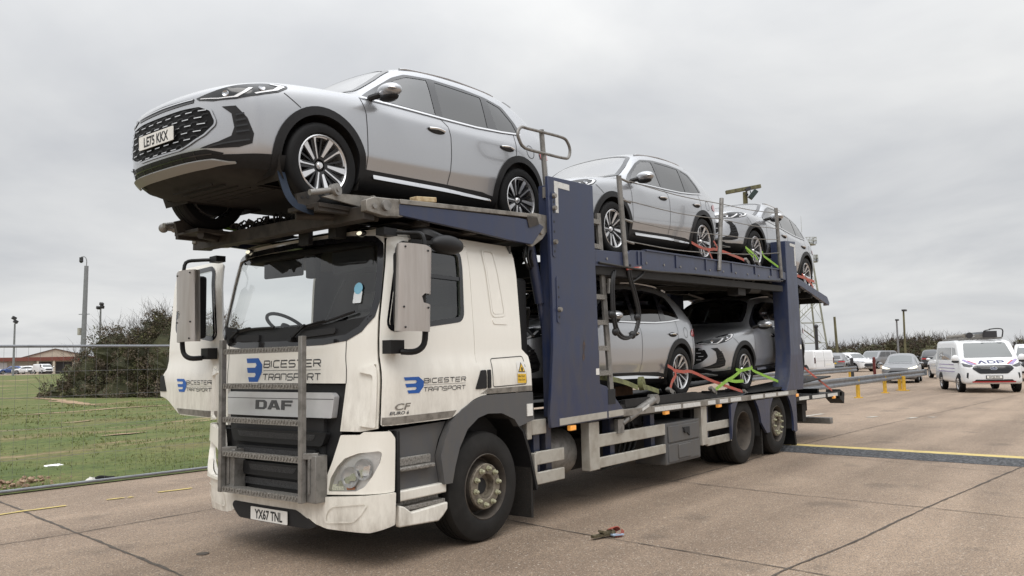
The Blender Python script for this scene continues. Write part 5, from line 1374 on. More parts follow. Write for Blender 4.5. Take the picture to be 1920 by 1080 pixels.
# field
FE = [(-70,6.85),(-1.4,6.03),(1.67,5.80),(9.2,5.2),(14,14),(30,52),(48,95)]
def field_z(x, y):
    return .012 + max(0, min(1, (y-48)/45))*.9 + .03*(1+math.sin(x*.9+y*.4))*max(0, min(1, (y-7)/3)) + .05*(1+math.sin(x*.31-y*.23+1))*max(0, min(1, (y-8)/6))
FP = FE + [(60,130),(-150,130),(-150,7.8)]
fm = MB(); fm.patch(FP, lambda x, y: Vector((x, y, field_z(x, y))), 2.2)
def field_mat():
    m = MAT('rough grass', (.05, .07, .02), .95); t = m.node_tree; b = t.nodes['Principled BSDF']; tc = t.nodes.new('ShaderNodeTexCoord')
    def nz(sc, st=(1,1,1), det=6):
        mp = t.nodes.new('ShaderNodeMapping'); mp.inputs['Scale'].default_value = st; mp.inputs['Rotation'].default_value = (0,0,R(-38)); t.links.new(tc.outputs['Object'], mp.inputs[0])
        n = t.nodes.new('ShaderNodeTexNoise'); n.inputs['Scale'].default_value = sc; n.inputs['Detail'].default_value = det; n.inputs['Roughness'].default_value = .65; t.links.new(mp.outputs[0], n.inputs['Vector']); return n.outputs[0]
    def rp(s, els):
        r = t.nodes.new('ShaderNodeValToRGB')
        while len(r.color_ramp.elements) < len(els): r.color_ramp.elements.new(.5)
        for e, (p, c) in zip(r.color_ramp.elements, els): e.position = p; e.color = (*c, 1)
        t.links.new(s, r.inputs[0]); return r.outputs[0]
    a = rp(nz(.5, (.5,1,1)), [(.28,(.055,.080,.018)),(.42,(.086,.118,.026)),(.52,(.118,.135,.036)),(.63,(.140,.128,.046)),(.74,(.165,.118,.055))])
    fine = rp(nz(9, (.7,1.6,1), 5), [(.30,(.50,.52,.50)),(.50,(.95,.95,.92)),(.70,(1.45,1.38,1.30))])
    x = t.nodes.new('ShaderNodeMixRGB'); x.blend_type = 'MULTIPLY'; x.inputs[0].default_value = .95; t.links.new(a, x.inputs[1]); t.links.new(fine, x.inputs[2])
    bare = rp(nz(.30, (.35,1.6,1), 7), [(.585,(0,0,0)),(.66,(.9,.9,.9))])
    soil = rp(nz(6, (1,1,1), 6), [(.3,(.20,.125,.070)),(.7,(.40,.29,.18))])
    y = t.nodes.new('ShaderNodeMixRGB'); t.links.new(bare, y.inputs[0]); t.links.new(x.outputs[0], y.inputs[1]); t.links.new(soil, y.inputs[2])
    t.links.new(y.outputs[0], b.inputs['Base Color'])
    bp = t.nodes.new('ShaderNodeBump'); bp.inputs['Strength'].default_value = .9; bp.inputs['Distance'].default_value = .08; t.links.new(nz(7, (1,1,1), 6), bp.inputs['Height']); t.links.new(bp.outputs[0], b.inputs['Normal'])
    return m
M['field'] = field_mat()
tag(fm.build('field', M['field']), kind='structure')
# worn earth tracks across the field
M['soil'] = MAT('bare sandy soil', (.26, .175, .105), .95, col2=(.40, .30, .19), scale=5, bump=.4, bscale=12)
def track(pts, w, name='bare_earth'):
    P = resample([(p[0], p[1]) for p in pts], .5, False); m = MB(); L = []; Q = []
    for i, p in enumerate(P):
        a = P[max(0, i-1)]; b = P[min(len(P)-1, i+1)]; dx, dy = b[0]-a[0], b[1]-a[1]; l = math.hypot(dx, dy) or 1
        e = min(1, i/3, (len(P)-1-i)/3); ww = w*(.12 + e*rnd.uniform(.35, 1.0)); o = rnd.uniform(-.3,.3)*w
        for S, LL in ((1, L), (-1, Q)):
            x, y = p[0]-dy/l*(S*ww/2+o), p[1]+dx/l*(S*ww/2+o); LL.append((x, y, field_z(x, y)+.02))
    n = len(P); m.add(L+Q, [(i, i+n, i+n+1, i+1) for i in range(n-1)]); return tag(m.build(name, M['soil'], smooth=False), kind='structure')
track([(5.007,24.781,0.000), (7.545,25.990,0.000), (9.981,26.316,0.000), (12.295,25.817,-0.000), (12.561,22.716,0.000)], .42)
track([(12.537,46.409,0.000), (12.773,41.214,0.000), (12.011,35.003,0.000), (10.919,28.949,0.000)], .6)
track([(11.608,36.388,0.000), (11.605,31.909,0.000), (13.064,31.379,0.000)], .7)
track([(3.314,13.107,-0.000), (3.946,13.242,-0.000), (4.588,13.455,0.000)], .6)
track([(5.141,19.468,0.000), (5.692,19.669,0.000), (6.036,19.901,0.000)], .6)
# grass blades
gm = MB()
M['blade'] = MAT('grass blades', (.12, .155, .040), .8, col2=(.17, .165, .06), scale=.5, c2pos=(.36, .66))
for k in range(26000):
    u = rnd.random()**1.7; y = 6.1 + u*26; x = rnd.uniform(-3.5 - u*1, 6 + u*16)
    if not inpoly((x, y), FP): continue
    cl = math.sin(x*1.7+y*.6)*math.sin(y*1.1-x*.5)
    if rnd.random() > .42 + .5*cl: continue
    h = rnd.uniform(.018, .050)*(1 + u*.9)*(1.3 if cl > .5 else 1); a = rnd.uniform(0, 6.28); w = .006*(1 + u*2.5); lx, ly = rnd.uniform(-.6,.6)*h, rnd.uniform(-.6,.6)*h
    z = field_z(x, y) - .004; c, s = math.cos(a)*w, math.sin(a)*w
    for q in range(2):
        ox, oy = rnd.uniform(-.04,.04), rnd.uniform(-.04,.04)
        gm.add([(x+ox-c, y+oy-s, z), (x+ox+c, y+oy+s, z), (x+ox+lx, y+oy+ly, z+h*rnd.uniform(.7,1.2))], [(0,1,2)])
tag(gm.build('grass', M['blade'], smooth=False), kind='stuff')
# rubble heap and litter at the field edge
M['rubble'] = MAT('broken concrete rubble', (.36, .25, .17), .9, col2=(.20, .13, .085), scale=9)
def rock(c, r, m):
    o = len(m.v); m.ball(c, r, 7, 5, 0, (1, rnd.uniform(.6,1.1), rnd.uniform(.5,.8)))
    for i in range(o, len(m.v)): m.v[i] += Vector((rnd.uniform(-.22,.22)*r, rnd.uniform(-.22,.22)*r, rnd.uniform(-.22,.22)*r))
rb = MB(); a0 = Vector((-1.302,6.289,0.000)); a1 = Vector((-0.512,7.005,0.000))
for k in range(170):
    t_ = rnd.random()**1.5; p_ = a0.lerp(a1, t_) + Vector((rnd.uniform(-1.0,.6), rnd.uniform(.05,.85)*(1-t_*.3), 0)); rock((p_.x, p_.y, .02+rnd.random()**2*.10*(1-t_)), rnd.uniform(.012,.05)*(1.25-t_), rb)
tag(rb.build('rubble', M['rubble'], smooth=False), kind='stuff')
def litter(p, sz, lab, col, cat):
    m = MB(); c = Vector(p); n = 9; vs = [(c.x, c.y, c.z + sz*.30)]
    for k in range(n):
        a = 6.28*k/n; rr = sz*rnd.uniform(.6,1.2); vs.append((c.x+rr*math.cos(a), c.y+rr*.6*math.sin(a), c.z + sz*rnd.uniform(.04,.28)))
    for k in range(n):
        a = 6.28*k/n; rr = sz*rnd.uniform(.7,1.1); vs.append((c.x+rr*math.cos(a), c.y+rr*.6*math.sin(a), c.z+.01))
    m.add(vs, [(0, 1+k, 1+(k+1) % n) for k in range(n)] + [(1+k, 1+n+k, 1+n+(k+1) % n, 1+(k+1) % n) for k in range(n)])
    tag(m.build('litter', MAT(lab, col, .7), smooth=False), lab, cat)
litter((0.370,8.704,0.000), .17, 'crumpled white plastic bag lying on the grass', (.80,.80,.80), 'litter')
lb_ = MB(); rock(Vector((-0.175,6.004,0.000)) + Vector((0,.15,.03)), .085, lb_); tag(lb_.build('stone', MAT('pale stone', (.62,.60,.56), .8)), 'rounded white stone lying against the fence foot', 'stone')
lb_ = MB(); c0 = Vector((0.035,6.044,0.000)) + Vector((0,.14,.0)); lb_.tube([c0+Vector((-.14,0,.02)), c0+Vector((-.05,.03,.05)), c0+Vector((.06,-.01,.03)), c0+Vector((.15,.02,.02))], .035, 8); tag(lb_.build('boot', M['tyre']), 'flattened black rag by the white stone at the fence foot', 'rag')

# rubber cable ramp with a yellow edge
A, B_ = Vector((8.075,-1.223,0.000)), Vector((7.772,-4.668,0.000)); d = (B_-A).normalized(); A = A - d*1.6; B_ = B_ + d*6
nrm = Vector((-d.y, d.x, 0)); nrm = nrm if nrm.x > 0 else -nrm
A = A - nrm*.12; B_ = B_ - nrm*.12
W1, W2 = .40, .25
m = MB()
def ramp(o, a, b, z0, z1, mi):
    v = [A+nrm*a+Vector((0,0,z0)), B_+nrm*a+Vector((0,0,z0)), B_+nrm*b+Vector((0,0,z1)), A+nrm*b+Vector((0,0,z1))]
    m.add(v, [(0,1,2,3)], mi)
rt = thing('speed_ramp', 'black rubber ramp strip with a yellow painted far edge, lying behind the lorry', 'ramp')
ramp(0, 0, W1, .004, .058, 0); ramp(0, W1, W1+.10, .058, .062, 0)
m.build('ramp_body', MAT('ribbed black rubber', (.022,.023,.026), .7, col2=(.085,.087,.092), scale=22, c2pos=(.47,.55), bump=.8, bscale=30), rt, smooth=False)
m = MB(); ramp(0, W1+.10, W1+.10+W2, .062, .064, 0); ramp(0, W1+.10+W2, W1+.10+W2+.3, .064, .004, 0)
m.build('yellow_edge', MAT('yellow ramp paint', (.58,.45,.16), .7, col2=(.42,.33,.14), scale=6), rt, smooth=False)

# ---------------------------------------------------------------- fence
M['mesh_wire'] = MAT('fence wire', (.16, .16, .165), .5, .4)
M['fence_tube'] = MAT('galvanised fence tube', (.24, .25, .27), .5, .5, var=.15, scale=6)
E0, E1 = Vector((-1.4,6.03,0)), Vector((1.67,5.79,0)); fd = (E1-E0).normalized()
PANEL = 4.3
for k in range(-3, 3):
    o = E0 + fd*(k*PANEL - .75); e = o + fd*(PANEL-.03); fz = Vector((0,0,1))
    lab = {-3: 'wire mesh fence panel farthest left, by the yard edge', -2: 'wire mesh fence panel left of the rubble heap', -1: 'wire mesh fence panel over the rubble heap at the picture edge', 0: 'wire mesh fence panel in front of the bramble, left of the lorry',
           1: 'wire mesh fence panel behind the open cab door', 2: 'wire mesh fence panel hidden behind the lorry cab'}[k]
    t = thing('fence_panel', lab, 'fence', group='wire mesh fence panels along the field')
    m = MB(); m.cyl(o + fz*1.985, e + fz*1.985, .021, n=10); m.cyl(o + fz*.05, e + fz*.05, .021, n=10)
    m.build('fence_frame', M['fence_tube'], t)
    for q in (o, e): MB().cyl(q, q + fz*1.985, .012 if k in (0,) else .010, n=8).build('fence_post', M['mesh_wire'], t)
    m = MB(); n = 29
    for i in range(1, n): q = o + fd*(PANEL*i/n); m.cyl(q + fz*.05, q + fz*1.98, .0016, n=4, caps=False)
    for z in (.45, .85, 1.28, 1.63): m.cyl(o + fz*z, e + fz*z, .0020, n=4, caps=False)
    m.build('fence_mesh', M['mesh_wire'], t)

# ---------------------------------------------------------------- bushes and hedge
def leaf_mat(name, c1, c2, sc):
    m = MAT(name, c1, .75, col2=c2, scale=sc, c2pos=(.36, .66)); return m
def bush(name, label, cat, lobes, nleaf, size, mats, group=None, twigs=80, tl=.6, seed=1, base=None):
    """lobes: (centre, radii); leaves sit in uneven clumps through the volume, twigs stand out of the top"""
    r = random.Random(seed); t = thing(name, label, cat, base or (lobes[0][0][0], lobes[0][0][1], 0), group=group); o = Vector(t.location)
    tot = sum(a[1][0]*a[1][2] for a in lobes); lf = MB(); tw = MB()
    for c, rad in lobes:
        c = Vector(c); n = int(nleaf*rad[0]*rad[2]/tot); ncl = max(8, n//34)
        for k in range(ncl):
            while True:
                v = Vector((r.uniform(-1,1), r.uniform(-1,1), r.uniform(-1,1)))
                if .25 < v.length < 1: break
            v = v * (.72 + .28*r.random())/max(.55, v.length) if r.random() < .75 else v
            cc = Vector((c.x+v.x*rad[0], c.y+v.y*rad[1], c.z+v.z*rad[2])) 
            if cc.z < .05: cc.z = r.uniform(.05, .4)
            cr = r.uniform(.2, .5)*min(min(rad), 1.6)*.5; mi = r.choice((0,1,1,1,2))
            for q in range(34):
                d = Vector((r.gauss(0,1), r.gauss(0,1), r.gauss(0,.8))).normalized()*cr*r.random()**.4; p = cc + d
                if p.z < .02: continue
                a = Vector((r.gauss(0,1), r.gauss(0,1), r.gauss(0,1))).normalized(); b = a.cross(Vector((r.gauss(0,1), r.gauss(0,1), r.gauss(0,1)))).normalized(); s = size*r.uniform(.6,1.5)
                lf.add([p-o, p+a*s-o, p+a*s*.6+b*s*.7-o], [(0,1,2)], mi)
        for k in range(int(twigs*rad[0]*rad[2]/tot)):
            ph = r.uniform(0, 6.28); up = r.uniform(.35, 1); d = Vector((math.cos(ph)*math.sqrt(1-up*up*.8), math.sin(ph)*math.sqrt(1-up*up*.8), up))
            p0 = Vector((c.x+d.x*rad[0]*.7, c.y+d.y*rad[1]*.7, c.z+d.z*rad[2]*.8)); L = tl*r.uniform(.4,1.3)
            d2 = (d + Vector((r.uniform(-.6,.6), r.uniform(-.6,.6), r.uniform(0,.9)))).normalized(); p1 = p0 + d2*L; p2 = p1 + (d2 + Vector((r.uniform(-.8,.8), r.uniform(-.8,.8), -.1))).normalized()*L*.7
            w = size*.10; s = Vector((.61,-.79,0))*w
            tw.add([p0-s-o, p0+s-o, p1+s*.8-o, p1-s*.8-o, p2-o], [(0,1,2,3),(3,2,4)])
            for q in range(3): 
                pm = p0.lerp(p1, r.uniform(.4,1)); e = pm + (d2 + Vector((r.uniform(-1,1), r.uniform(-1,1), r.uniform(-.3,.8)))).normalized()*L*.45; tw.add([pm-s*.6-o, pm+s*.6-o, e-o], [(0,1,2)])
    for c, rad in lobes:
        o0 = len(lf.v); lf.ball(Vector(c)-o, 1, 10, 7, 0, (rad[0]*.60, rad[1]*.60, rad[2]*.62))
        for i in range(o0, len(lf.v)):
            lf.v[i] += Vector((r.uniform(-.12,.12)*rad[0], r.uniform(-.12,.12)*rad[1], r.uniform(-.12,.12)*rad[2])); lf.v[i].z = max(lf.v[i].z, -o.z + .0)
    lf.build('foliage', mats, t, smooth=False)
    if tw.f: tw.build('twigs', M['twig'], t, smooth=False)
    return t
M['twig'] = MAT('bare twigs', (.055, .042, .032), .9)
LM = [leaf_mat('bramble leaf dark', (.040,.044,.020), (.075,.074,.032), 1.1), leaf_mat('bramble leaf brown', (.080,.060,.040), (.125,.093,.060), 1.3), leaf_mat('bramble leaf olive', (.078,.080,.031), (.13,.122,.052), .9)]
DB = 46.0
lob = []
for (u, v, ru, rv) in ((320,662,2.7,2.75),(255,685,2.3,2.2),(390,672,2.4,2.6),(185,712,1.9,1.35),(125,724,1.3,.85),(300,625,1.5,1.5),(230,725,2.2,1.2),(345,725,2.4,1.3)):
    pass
for c, ru, rv in (((18.905,37.552,2.284),2.7,2.9),((17.684,39.273,1.350),2.4,2.3),((20.793,36.771,2.126),2.4,2.8),((16.465,40.948,0.721),1.9,1.5),((15.136,41.913,0.286),1.4,.9),((18.421,38.473,3.632),1.5,1.4),((16.739,39.006,0.327),2.3,1.3),((18.762,36.393,0.257),2.4,1.4),((15.452,40.668,0.372),1.5,1.1),((18.148,38.516,2.402),2.0,2.0)):
    lob.append((c, (ru, ru*.7, rv)))
for c, ru, rv in (((15.626,41.110,1.416),1.7,1.4),((16.790,40.257,2.541),1.9,1.7),((14.453,41.989,0.198),1.3,.8)): lob.append((c, (ru, ru*.7, rv)))
bush('bramble_thicket', 'big dark bramble thicket growing in the field left of the lorry', 'bush', lob, 75000, .085, LM, twigs=1100, tl=.75, seed=3)
HM = [leaf_mat('hedge dark', (.050,.052,.024), (.085,.080,.036), .5), leaf_mat('hedge brown', (.085,.066,.044), (.125,.098,.062), .6), leaf_mat('hedge olive', (.085,.085,.034), (.135,.125,.055), .5)]
HL = ['low olive bush beside the telegraph mast, behind the parked pickup', 'bare twiggy bush behind the grey pickup', 'rounded brown bush left of the two lamp posts', 'dense bush behind the grey hatchback roof',
      'dark bush just right of the two lamp posts', 'broad brown bush between the lamp posts and the dark off-roader', 'tall dark bush behind the dark off-roader', 'brown bush behind the left edge of the ladder van', 'bush showing past the right side of the ladder van']
HP = [((111.671,25.788,2.162),3.6,2.3),((109.221,22.347,2.441),3.4,2.6),((108.615,19.875,2.233),3.0,2.5),((107.724,17.730,2.316),3.0,2.9),((106.442,16.070,2.542),2.8,2.9),((105.382,14.154,2.552),3.2,2.9),((104.281,12.303,2.495),3.0,2.8),((105.569,10.657,2.320),3.4,2.6),((108.204,3.989,2.072),2.0,2.5)]
for i, (c, ru, rv) in enumerate(HP):
    r = random.Random(40+i)
    L = [((c[0], c[1], rv*.55), (ru, ru, rv*.62)), ((c[0]+r.uniform(-2,2), c[1]+r.uniform(-2,2), rv*.8), (ru*.55, ru*.55, rv*.4)), ((c[0]+r.uniform(-2.5,2.5), c[1]+r.uniform(-2.5,2.5), rv*.5), (ru*.7, ru*.7, rv*.5))]
    bush('hedge_bush', HL[i], 'bush', L, 3800, .17, HM, group='hedge bushes behind the parked cars', twigs=230, tl=.75, seed=60+i)

# ---------------------------------------------------------------- poles, towers, floodlight
M['pole'] = MAT('grey painted pole', (.22, .225, .235), .6, .2, var=.15, scale=3)
M['wood_pole'] = MAT('weathered timber', (.15, .14, .075), .85, col2=(.085, .078, .045), scale=5, stretch=(1,1,.15))
M['head_dark'] = MAT('dark lamp head', (.03, .03, .033), .5)
def at(p, z=0): return Vector((p[0], p[1], z))
def pole(name, label, cat, foot, top, r0, r1, mat, group=None):
    t = thing(name, label, cat, (foot[0], foot[1], 0), group=group); o = Vector(t.location)
    MB().cyl(Vector(foot)-o, Vector(top)-o, r0, r1, 12).build('pole', mat, t)
    return t, o
f_, p_ = (39.614,115.968,2.031), (39.346,115.409,8.170)
t, o = pole('floodlight_mast', 'leftmost floodlight mast, two heads, in front of the low building', 'floodlight', (f_[0],f_[1],.9), (f_[0],f_[1],p_[2]), .16, .11, M['pole'])
for q in ((39.283,115.388,8.865), (39.445,115.248,8.385)): MB().box(Vector(q)-o, (.55,.4,.42), Matrix.Rotation(.5,3,'Y')).build('lamp_head', M['head_dark'], t, bevel=.04)
f_, p_ = (23.081,58.524,1.752), (22.842,57.654,9.740)
t, o = pole('camera_mast', 'tall tapered camera mast with a hooked dome camera, above the bramble', 'camera mast', (f_[0],f_[1],0), (f_[0]+.12,f_[1],p_[2]), .21, .15, M['pole'])
m = MB(); tp = Vector((f_[0]+.12,f_[1],p_[2])) - o; cd = Vector((.61,-.79,0))
m.tube([tp, tp+Vector((0,0,.45)), tp+Vector((0,0,.72))-cd*.15, tp+Vector((0,0,.72))-cd*.42], .035, 8); m.build('camera_arm', M['pole'], t)
m = MB(); m.ball(tp+Vector((0,0,.40))-cd*.42, .15, 12, 8, 0, (1,1,1.1)); m.cyl(tp+Vector((0,0,.48))-cd*.42, tp+Vector((0,0,.68))-cd*.42, .14, n=12); m.build('dome_camera', M['head_dark'], t)
MB().box(tp - Vector((0,0,5.15)) - cd*.35, (.3,.3,.55)).build('junction_box', M['alu'], t)
MB().cyl(tp - Vector((0,0,3.8)) - cd*.5, tp - Vector((0,0,3.8)) + cd*.35, .03, n=8).build('cross_arm', M['pole'], t)
f_, p_ = (42.067,96.383,1.768), (41.714,95.741,9.210)
t, o = pole('floodlight_mast', 'floodlight mast with three heads rising behind the bramble', 'floodlight', (f_[0],f_[1],0), (f_[0],f_[1],p_[2]), .15, .10, M['pole'])
for q in ((41.567,95.921,9.281), (41.847,95.544,9.371), (41.785,95.570,9.738)): MB().box(Vector(q)-o, (.42,.42,.36), Matrix.Rotation(.4,3,'X')).build('lamp_head', M['head_dark'], t, bevel=.04)
f_, p_ = (97.775,16.009,1.128), (97.369,15.900,5.428)
t, o = pole('lamp_post', 'shorter lamp post behind the grey hatchback', 'lamp post', (f_[0],f_[1],0), (p_[0],p_[1],p_[2]), .13, .09, M['pole'])
MB().box(Vector((97.408,15.850,5.427))-o, (.7,.3,.18)).build('lamp_head', M['head_dark'], t)
f_, p_ = (94.975,14.707,1.129), (94.540,14.502,6.331)
t, o = pole('lamp_post', 'taller olive lamp post rising over the hedge behind the grey hatchback', 'lamp post', (f_[0],f_[1],0), (p_[0],p_[1],p_[2]), .14, .10, M['wood_pole'])
MB().box(Vector((94.593,14.425,6.391))-o, (.9,.4,.2)).build('lamp_head', M['head_dark'], t)
f_, p_ = (88.134,20.265,1.302), (87.637,20.255,5.737)
m = MB(); m.cyl((f_[0],f_[1],0), p_, .17, .13, 12); tag(m.build('telegraph_pole', M['wood_pole']), 'leaning bare timber pole beside the hedge, right of the lattice tower', 'pole')
f_, p_ = (76.527,19.036,0.214), (76.187,18.863,4.365)
m = MB(); m.cyl((f_[0],f_[1],0), p_, .16, .16, 12); m.ball(p_, .22, 10, 6); tag(m.build('vent_pole', M['head_dark']), 'short black pole in front of the lattice tower', 'pole')
f_, p_ = (98.056,4.170,0.892), (97.856,4.195,2.475)
m = MB(); m.cyl((f_[0],f_[1],0), p_, .12, .12, 10); tag(m.build('stub_pole', M['head_dark']), 'short dark post showing right of the ladder van', 'pole')
# timber T post with a floodlight
f_, p_, a_, b_ = (43.135,12.919,0.842), (42.250,12.445,11.818), (41.516,13.398,11.810), (42.821,11.654,12.163)
t = thing('floodlight_post', 'olive timber T-shaped post with a tilted floodlight above the rear car', 'floodlight', (f_[0],f_[1],0)); o = Vector(t.location)
p0 = Vector((f_[0],f_[1],0)); p1 = Vector((p_[0],p_[1],p_[2]))
MB().beam(p0-o, p1-o, .26, .26).build('post', M['wood_pole'], t, bevel=.01)
MB().beam(Vector(a_)-o, Vector(b_)-o, .24, .22).build('cross_beam', M['wood_pole'], t, bevel=.01)
MB().beam(Vector((41.880,12.264,11.835))-o, Vector((42.054,12.018,11.977))-o, .25, .20).build('bracket', M['head_dark'], t)
m = MB(); m.beam(Vector((41.975,12.054,11.315))-o, Vector((42.189,11.705,11.800))-o, .30, .30); m.beam(Vector((41.944,12.016,11.842))-o, Vector((42.024,11.962,11.511))-o, .05, .05); m.build('lamp_head', MAT('green black lamp', (.02,.035,.033), .35), t, bevel=.03)
MB().ball(Vector((42.042,12.255,11.589))-o, .09, 10, 8).build('sensor', M['head_dark'], t)
# lattice tower
LT = (114.844,31.924,-0.442); t = thing('lattice_tower', 'pale lattice steel tower with platforms and stairs beyond the lorry', 'tower', (LT[0],LT[1],0)); HT = 18.2
M['lattice'] = MAT('weathered galvanised lattice', (.27, .275, .22), .7, .2, var=.2, scale=2)
rt_ = Vector((.61,-.79,0)); dp_ = Vector((.79,.61,0))
def leg(i, z):
    w = 2.35 - 1.55*z/HT; sx, sy = ((-1,-1),(1,-1),(1,1),(-1,1))[i]; return rt_*(sx*w*.95) + dp_*(sy*w) + Vector((0,0,z))
for i in range(4): MB().beam(leg(i,0), leg(i,HT), .20, .20).build('leg', M['lattice'], t)
lv = [0, 3.2, 6.2, 9.2, 12, 14.6, HT]; m = MB()
for k in range(6):
    for i in range(4):
        j = (i+1) % 4; m.beam(leg(i,lv[k+1]), leg(j,lv[k+1]), .08, .08); m.beam(leg(i,lv[k]), leg(j,lv[k+1]), .045, .045)
m.build('bracing', M['lattice'], t)
m = MB()
for k in range(1, 5):
    a, b = (leg(0,lv[k])+leg(3,lv[k]))/2, (leg(1,lv[k+1])+leg(2,lv[k+1]))/2
    if k % 2: a, b = (leg(1,lv[k])+leg(2,lv[k]))/2, (leg(0,lv[k+1])+leg(3,lv[k+1]))/2
    m.beam(a, b, .5, .05); m.beam(a+Vector((0,0,.9)), b+Vector((0,0,.9)), .04, .04)
    for q in range(9): v = a.lerp(b, q/8); m.beam(v, v+Vector((0,0,.9)), .03, .03, (1,0,0))
m.build('stairs', M['lattice'], t)
def platform(zc, w, ofs):
    m = MB(); c = rt_*ofs + Vector((0,0,zc)); m.box(c, (w*1.4, w*1.4, .14))
    for h in (.5, 1.0):
        pts = [c + rt_*(sx*w*.75) + dp_*(sy*w*.75) + Vector((0,0,h)) for sx, sy in ((-1,-1),(1,-1),(1,1),(-1,1))]
        for a, b in zip(pts, pts[1:] + pts[:1]):
            m.beam(a, b, .06, .06)
            for q in range(4): v = a.lerp(b, q/4); m.beam(v, Vector((v.x,v.y,zc)), .05, .05, (1,0,0))
    m.build('platform', M['lattice'], t)
platform(17.9, 1.3, .8); platform(15.3, .7, 1.5)
MB().cyl((0,0,18), (0,0,22.3), .035, .015, 6).build('aerial', M['lattice'], t)

# ---------------------------------------------------------------- crash barriers
M['armco'] = MAT('galvanised crash barrier', (.25, .265, .285), .45, .55, col2=(.19, .20, .215), scale=4)
M['barrier_yellow'] = MAT('yellow barrier post', (.60, .36, .035), .6, var=.2, scale=9)
def barrier(name, label, A, B, posts, h=.80):
    t = thing(name, label, 'barrier', tuple(A)); o = Vector(A); d = Vector(B)-o; L = d.length; d.normalize(); n = Vector((d.y,-d.x,0))
    prof = [(-.155,0),(-.135,.028),(-.075,.040),(-.045,.030),(-.02,.0),(.02,0),(.045,.030),(.075,.040),(.135,.028),(.155,0)]
    vs = []; fs = []; N = max(2, int(L/2)); K = len(prof)
    for i in range(N+1):
        for z, y in prof: vs.append(d*(L*i/N) + n*(y+.05) + Vector((0,0,h-.16+z)))
    for i in range(N):
        for k in range(K-1): fs.append((i*K+k, (i+1)*K+k, (i+1)*K+k+1, i*K+k+1))
    m = MB().add(vs, fs); m.add([v - n*.006 for v in vs], [f[::-1] for f in fs]); m.build('rail', M['armco'], t)
    for s in posts:
        m = MB(); p = d*s; m.cyl(p, p+Vector((0,0,h-.10)), .072, n=14); m.cyl(p, p+Vector((0,0,.03)), .16, n=12); m.build('post', M['barrier_yellow'], t)
    m = MB()
    for s in posts: 
        for z in (-.24,-.08): m.ball(d*s + n*.09 + Vector((0,0,h+z)), .022, 8, 6)
    m.build('bolt', M['galv_dark'], t)
    return t, d, n
a, b = Vector((12.5,2.15,0)), Vector((32.982,1.420,0.000)); b.y = 2.0; b.x = 36.8
L = (b-a).length
q1, q2, q3 = (25.380,2.249,0.000), (29.314,1.922,0.000), (31.879,1.543,0.000)
t, d, n = barrier('crash_barrier', 'near steel crash barrier on yellow posts running out behind the lorry', a, b, [4.0] + [(q[0]-a.x) for q in (q1, q2, q3)])
MB().beam(d*(L-.02) + n*.09 + Vector((0,0,.50)), d*(L-.02) + n*.09 + Vector((0,0,.80)), .14, .03, (1,0,0)).build('end_cap', M['armco'], t)
a, b = Vector((26.0,7.6,0)), Vector((48.0,8.0,0)); q4 = (46.402,9.614,0.000)
barrier('crash_barrier', 'far steel crash barrier in front of the parked white van', a, b, [2.0, 12.0, 20.5])
q5 = (31.578,1.805,0.000)
m = MB().cyl((q5[0],q5[1],0), (q5[0],q5[1],.62), .075, n=12); m.cyl((q5[0],q5[1],0), (q5[0],q5[1],.03), .22, n=12); tag(m.build('bollard', M['barrier_yellow']), 'thin yellow bollard standing behind the barrier end', 'bollard')
for i, (q, lab) in enumerate((((50.763,8.929,0.000), 'black bollard in front of the small white off-roader'), ((53.075,8.089,0.000), 'dark red bollard left of the grey hatchback'))):
    m = MB().cyl((q[0],q[1],0), (q[0],q[1],1.25), .10, n=12); m.ball((q[0],q[1],1.25), .10, 12, 6); m.cyl((q[0],q[1],1.0), (q[0],q[1],1.1), .115, n=12); tag(m.build('bollard', [M['head_dark'], MAT('dark red paint', (.10,.012,.010), .5)][i]), lab, 'bollard')

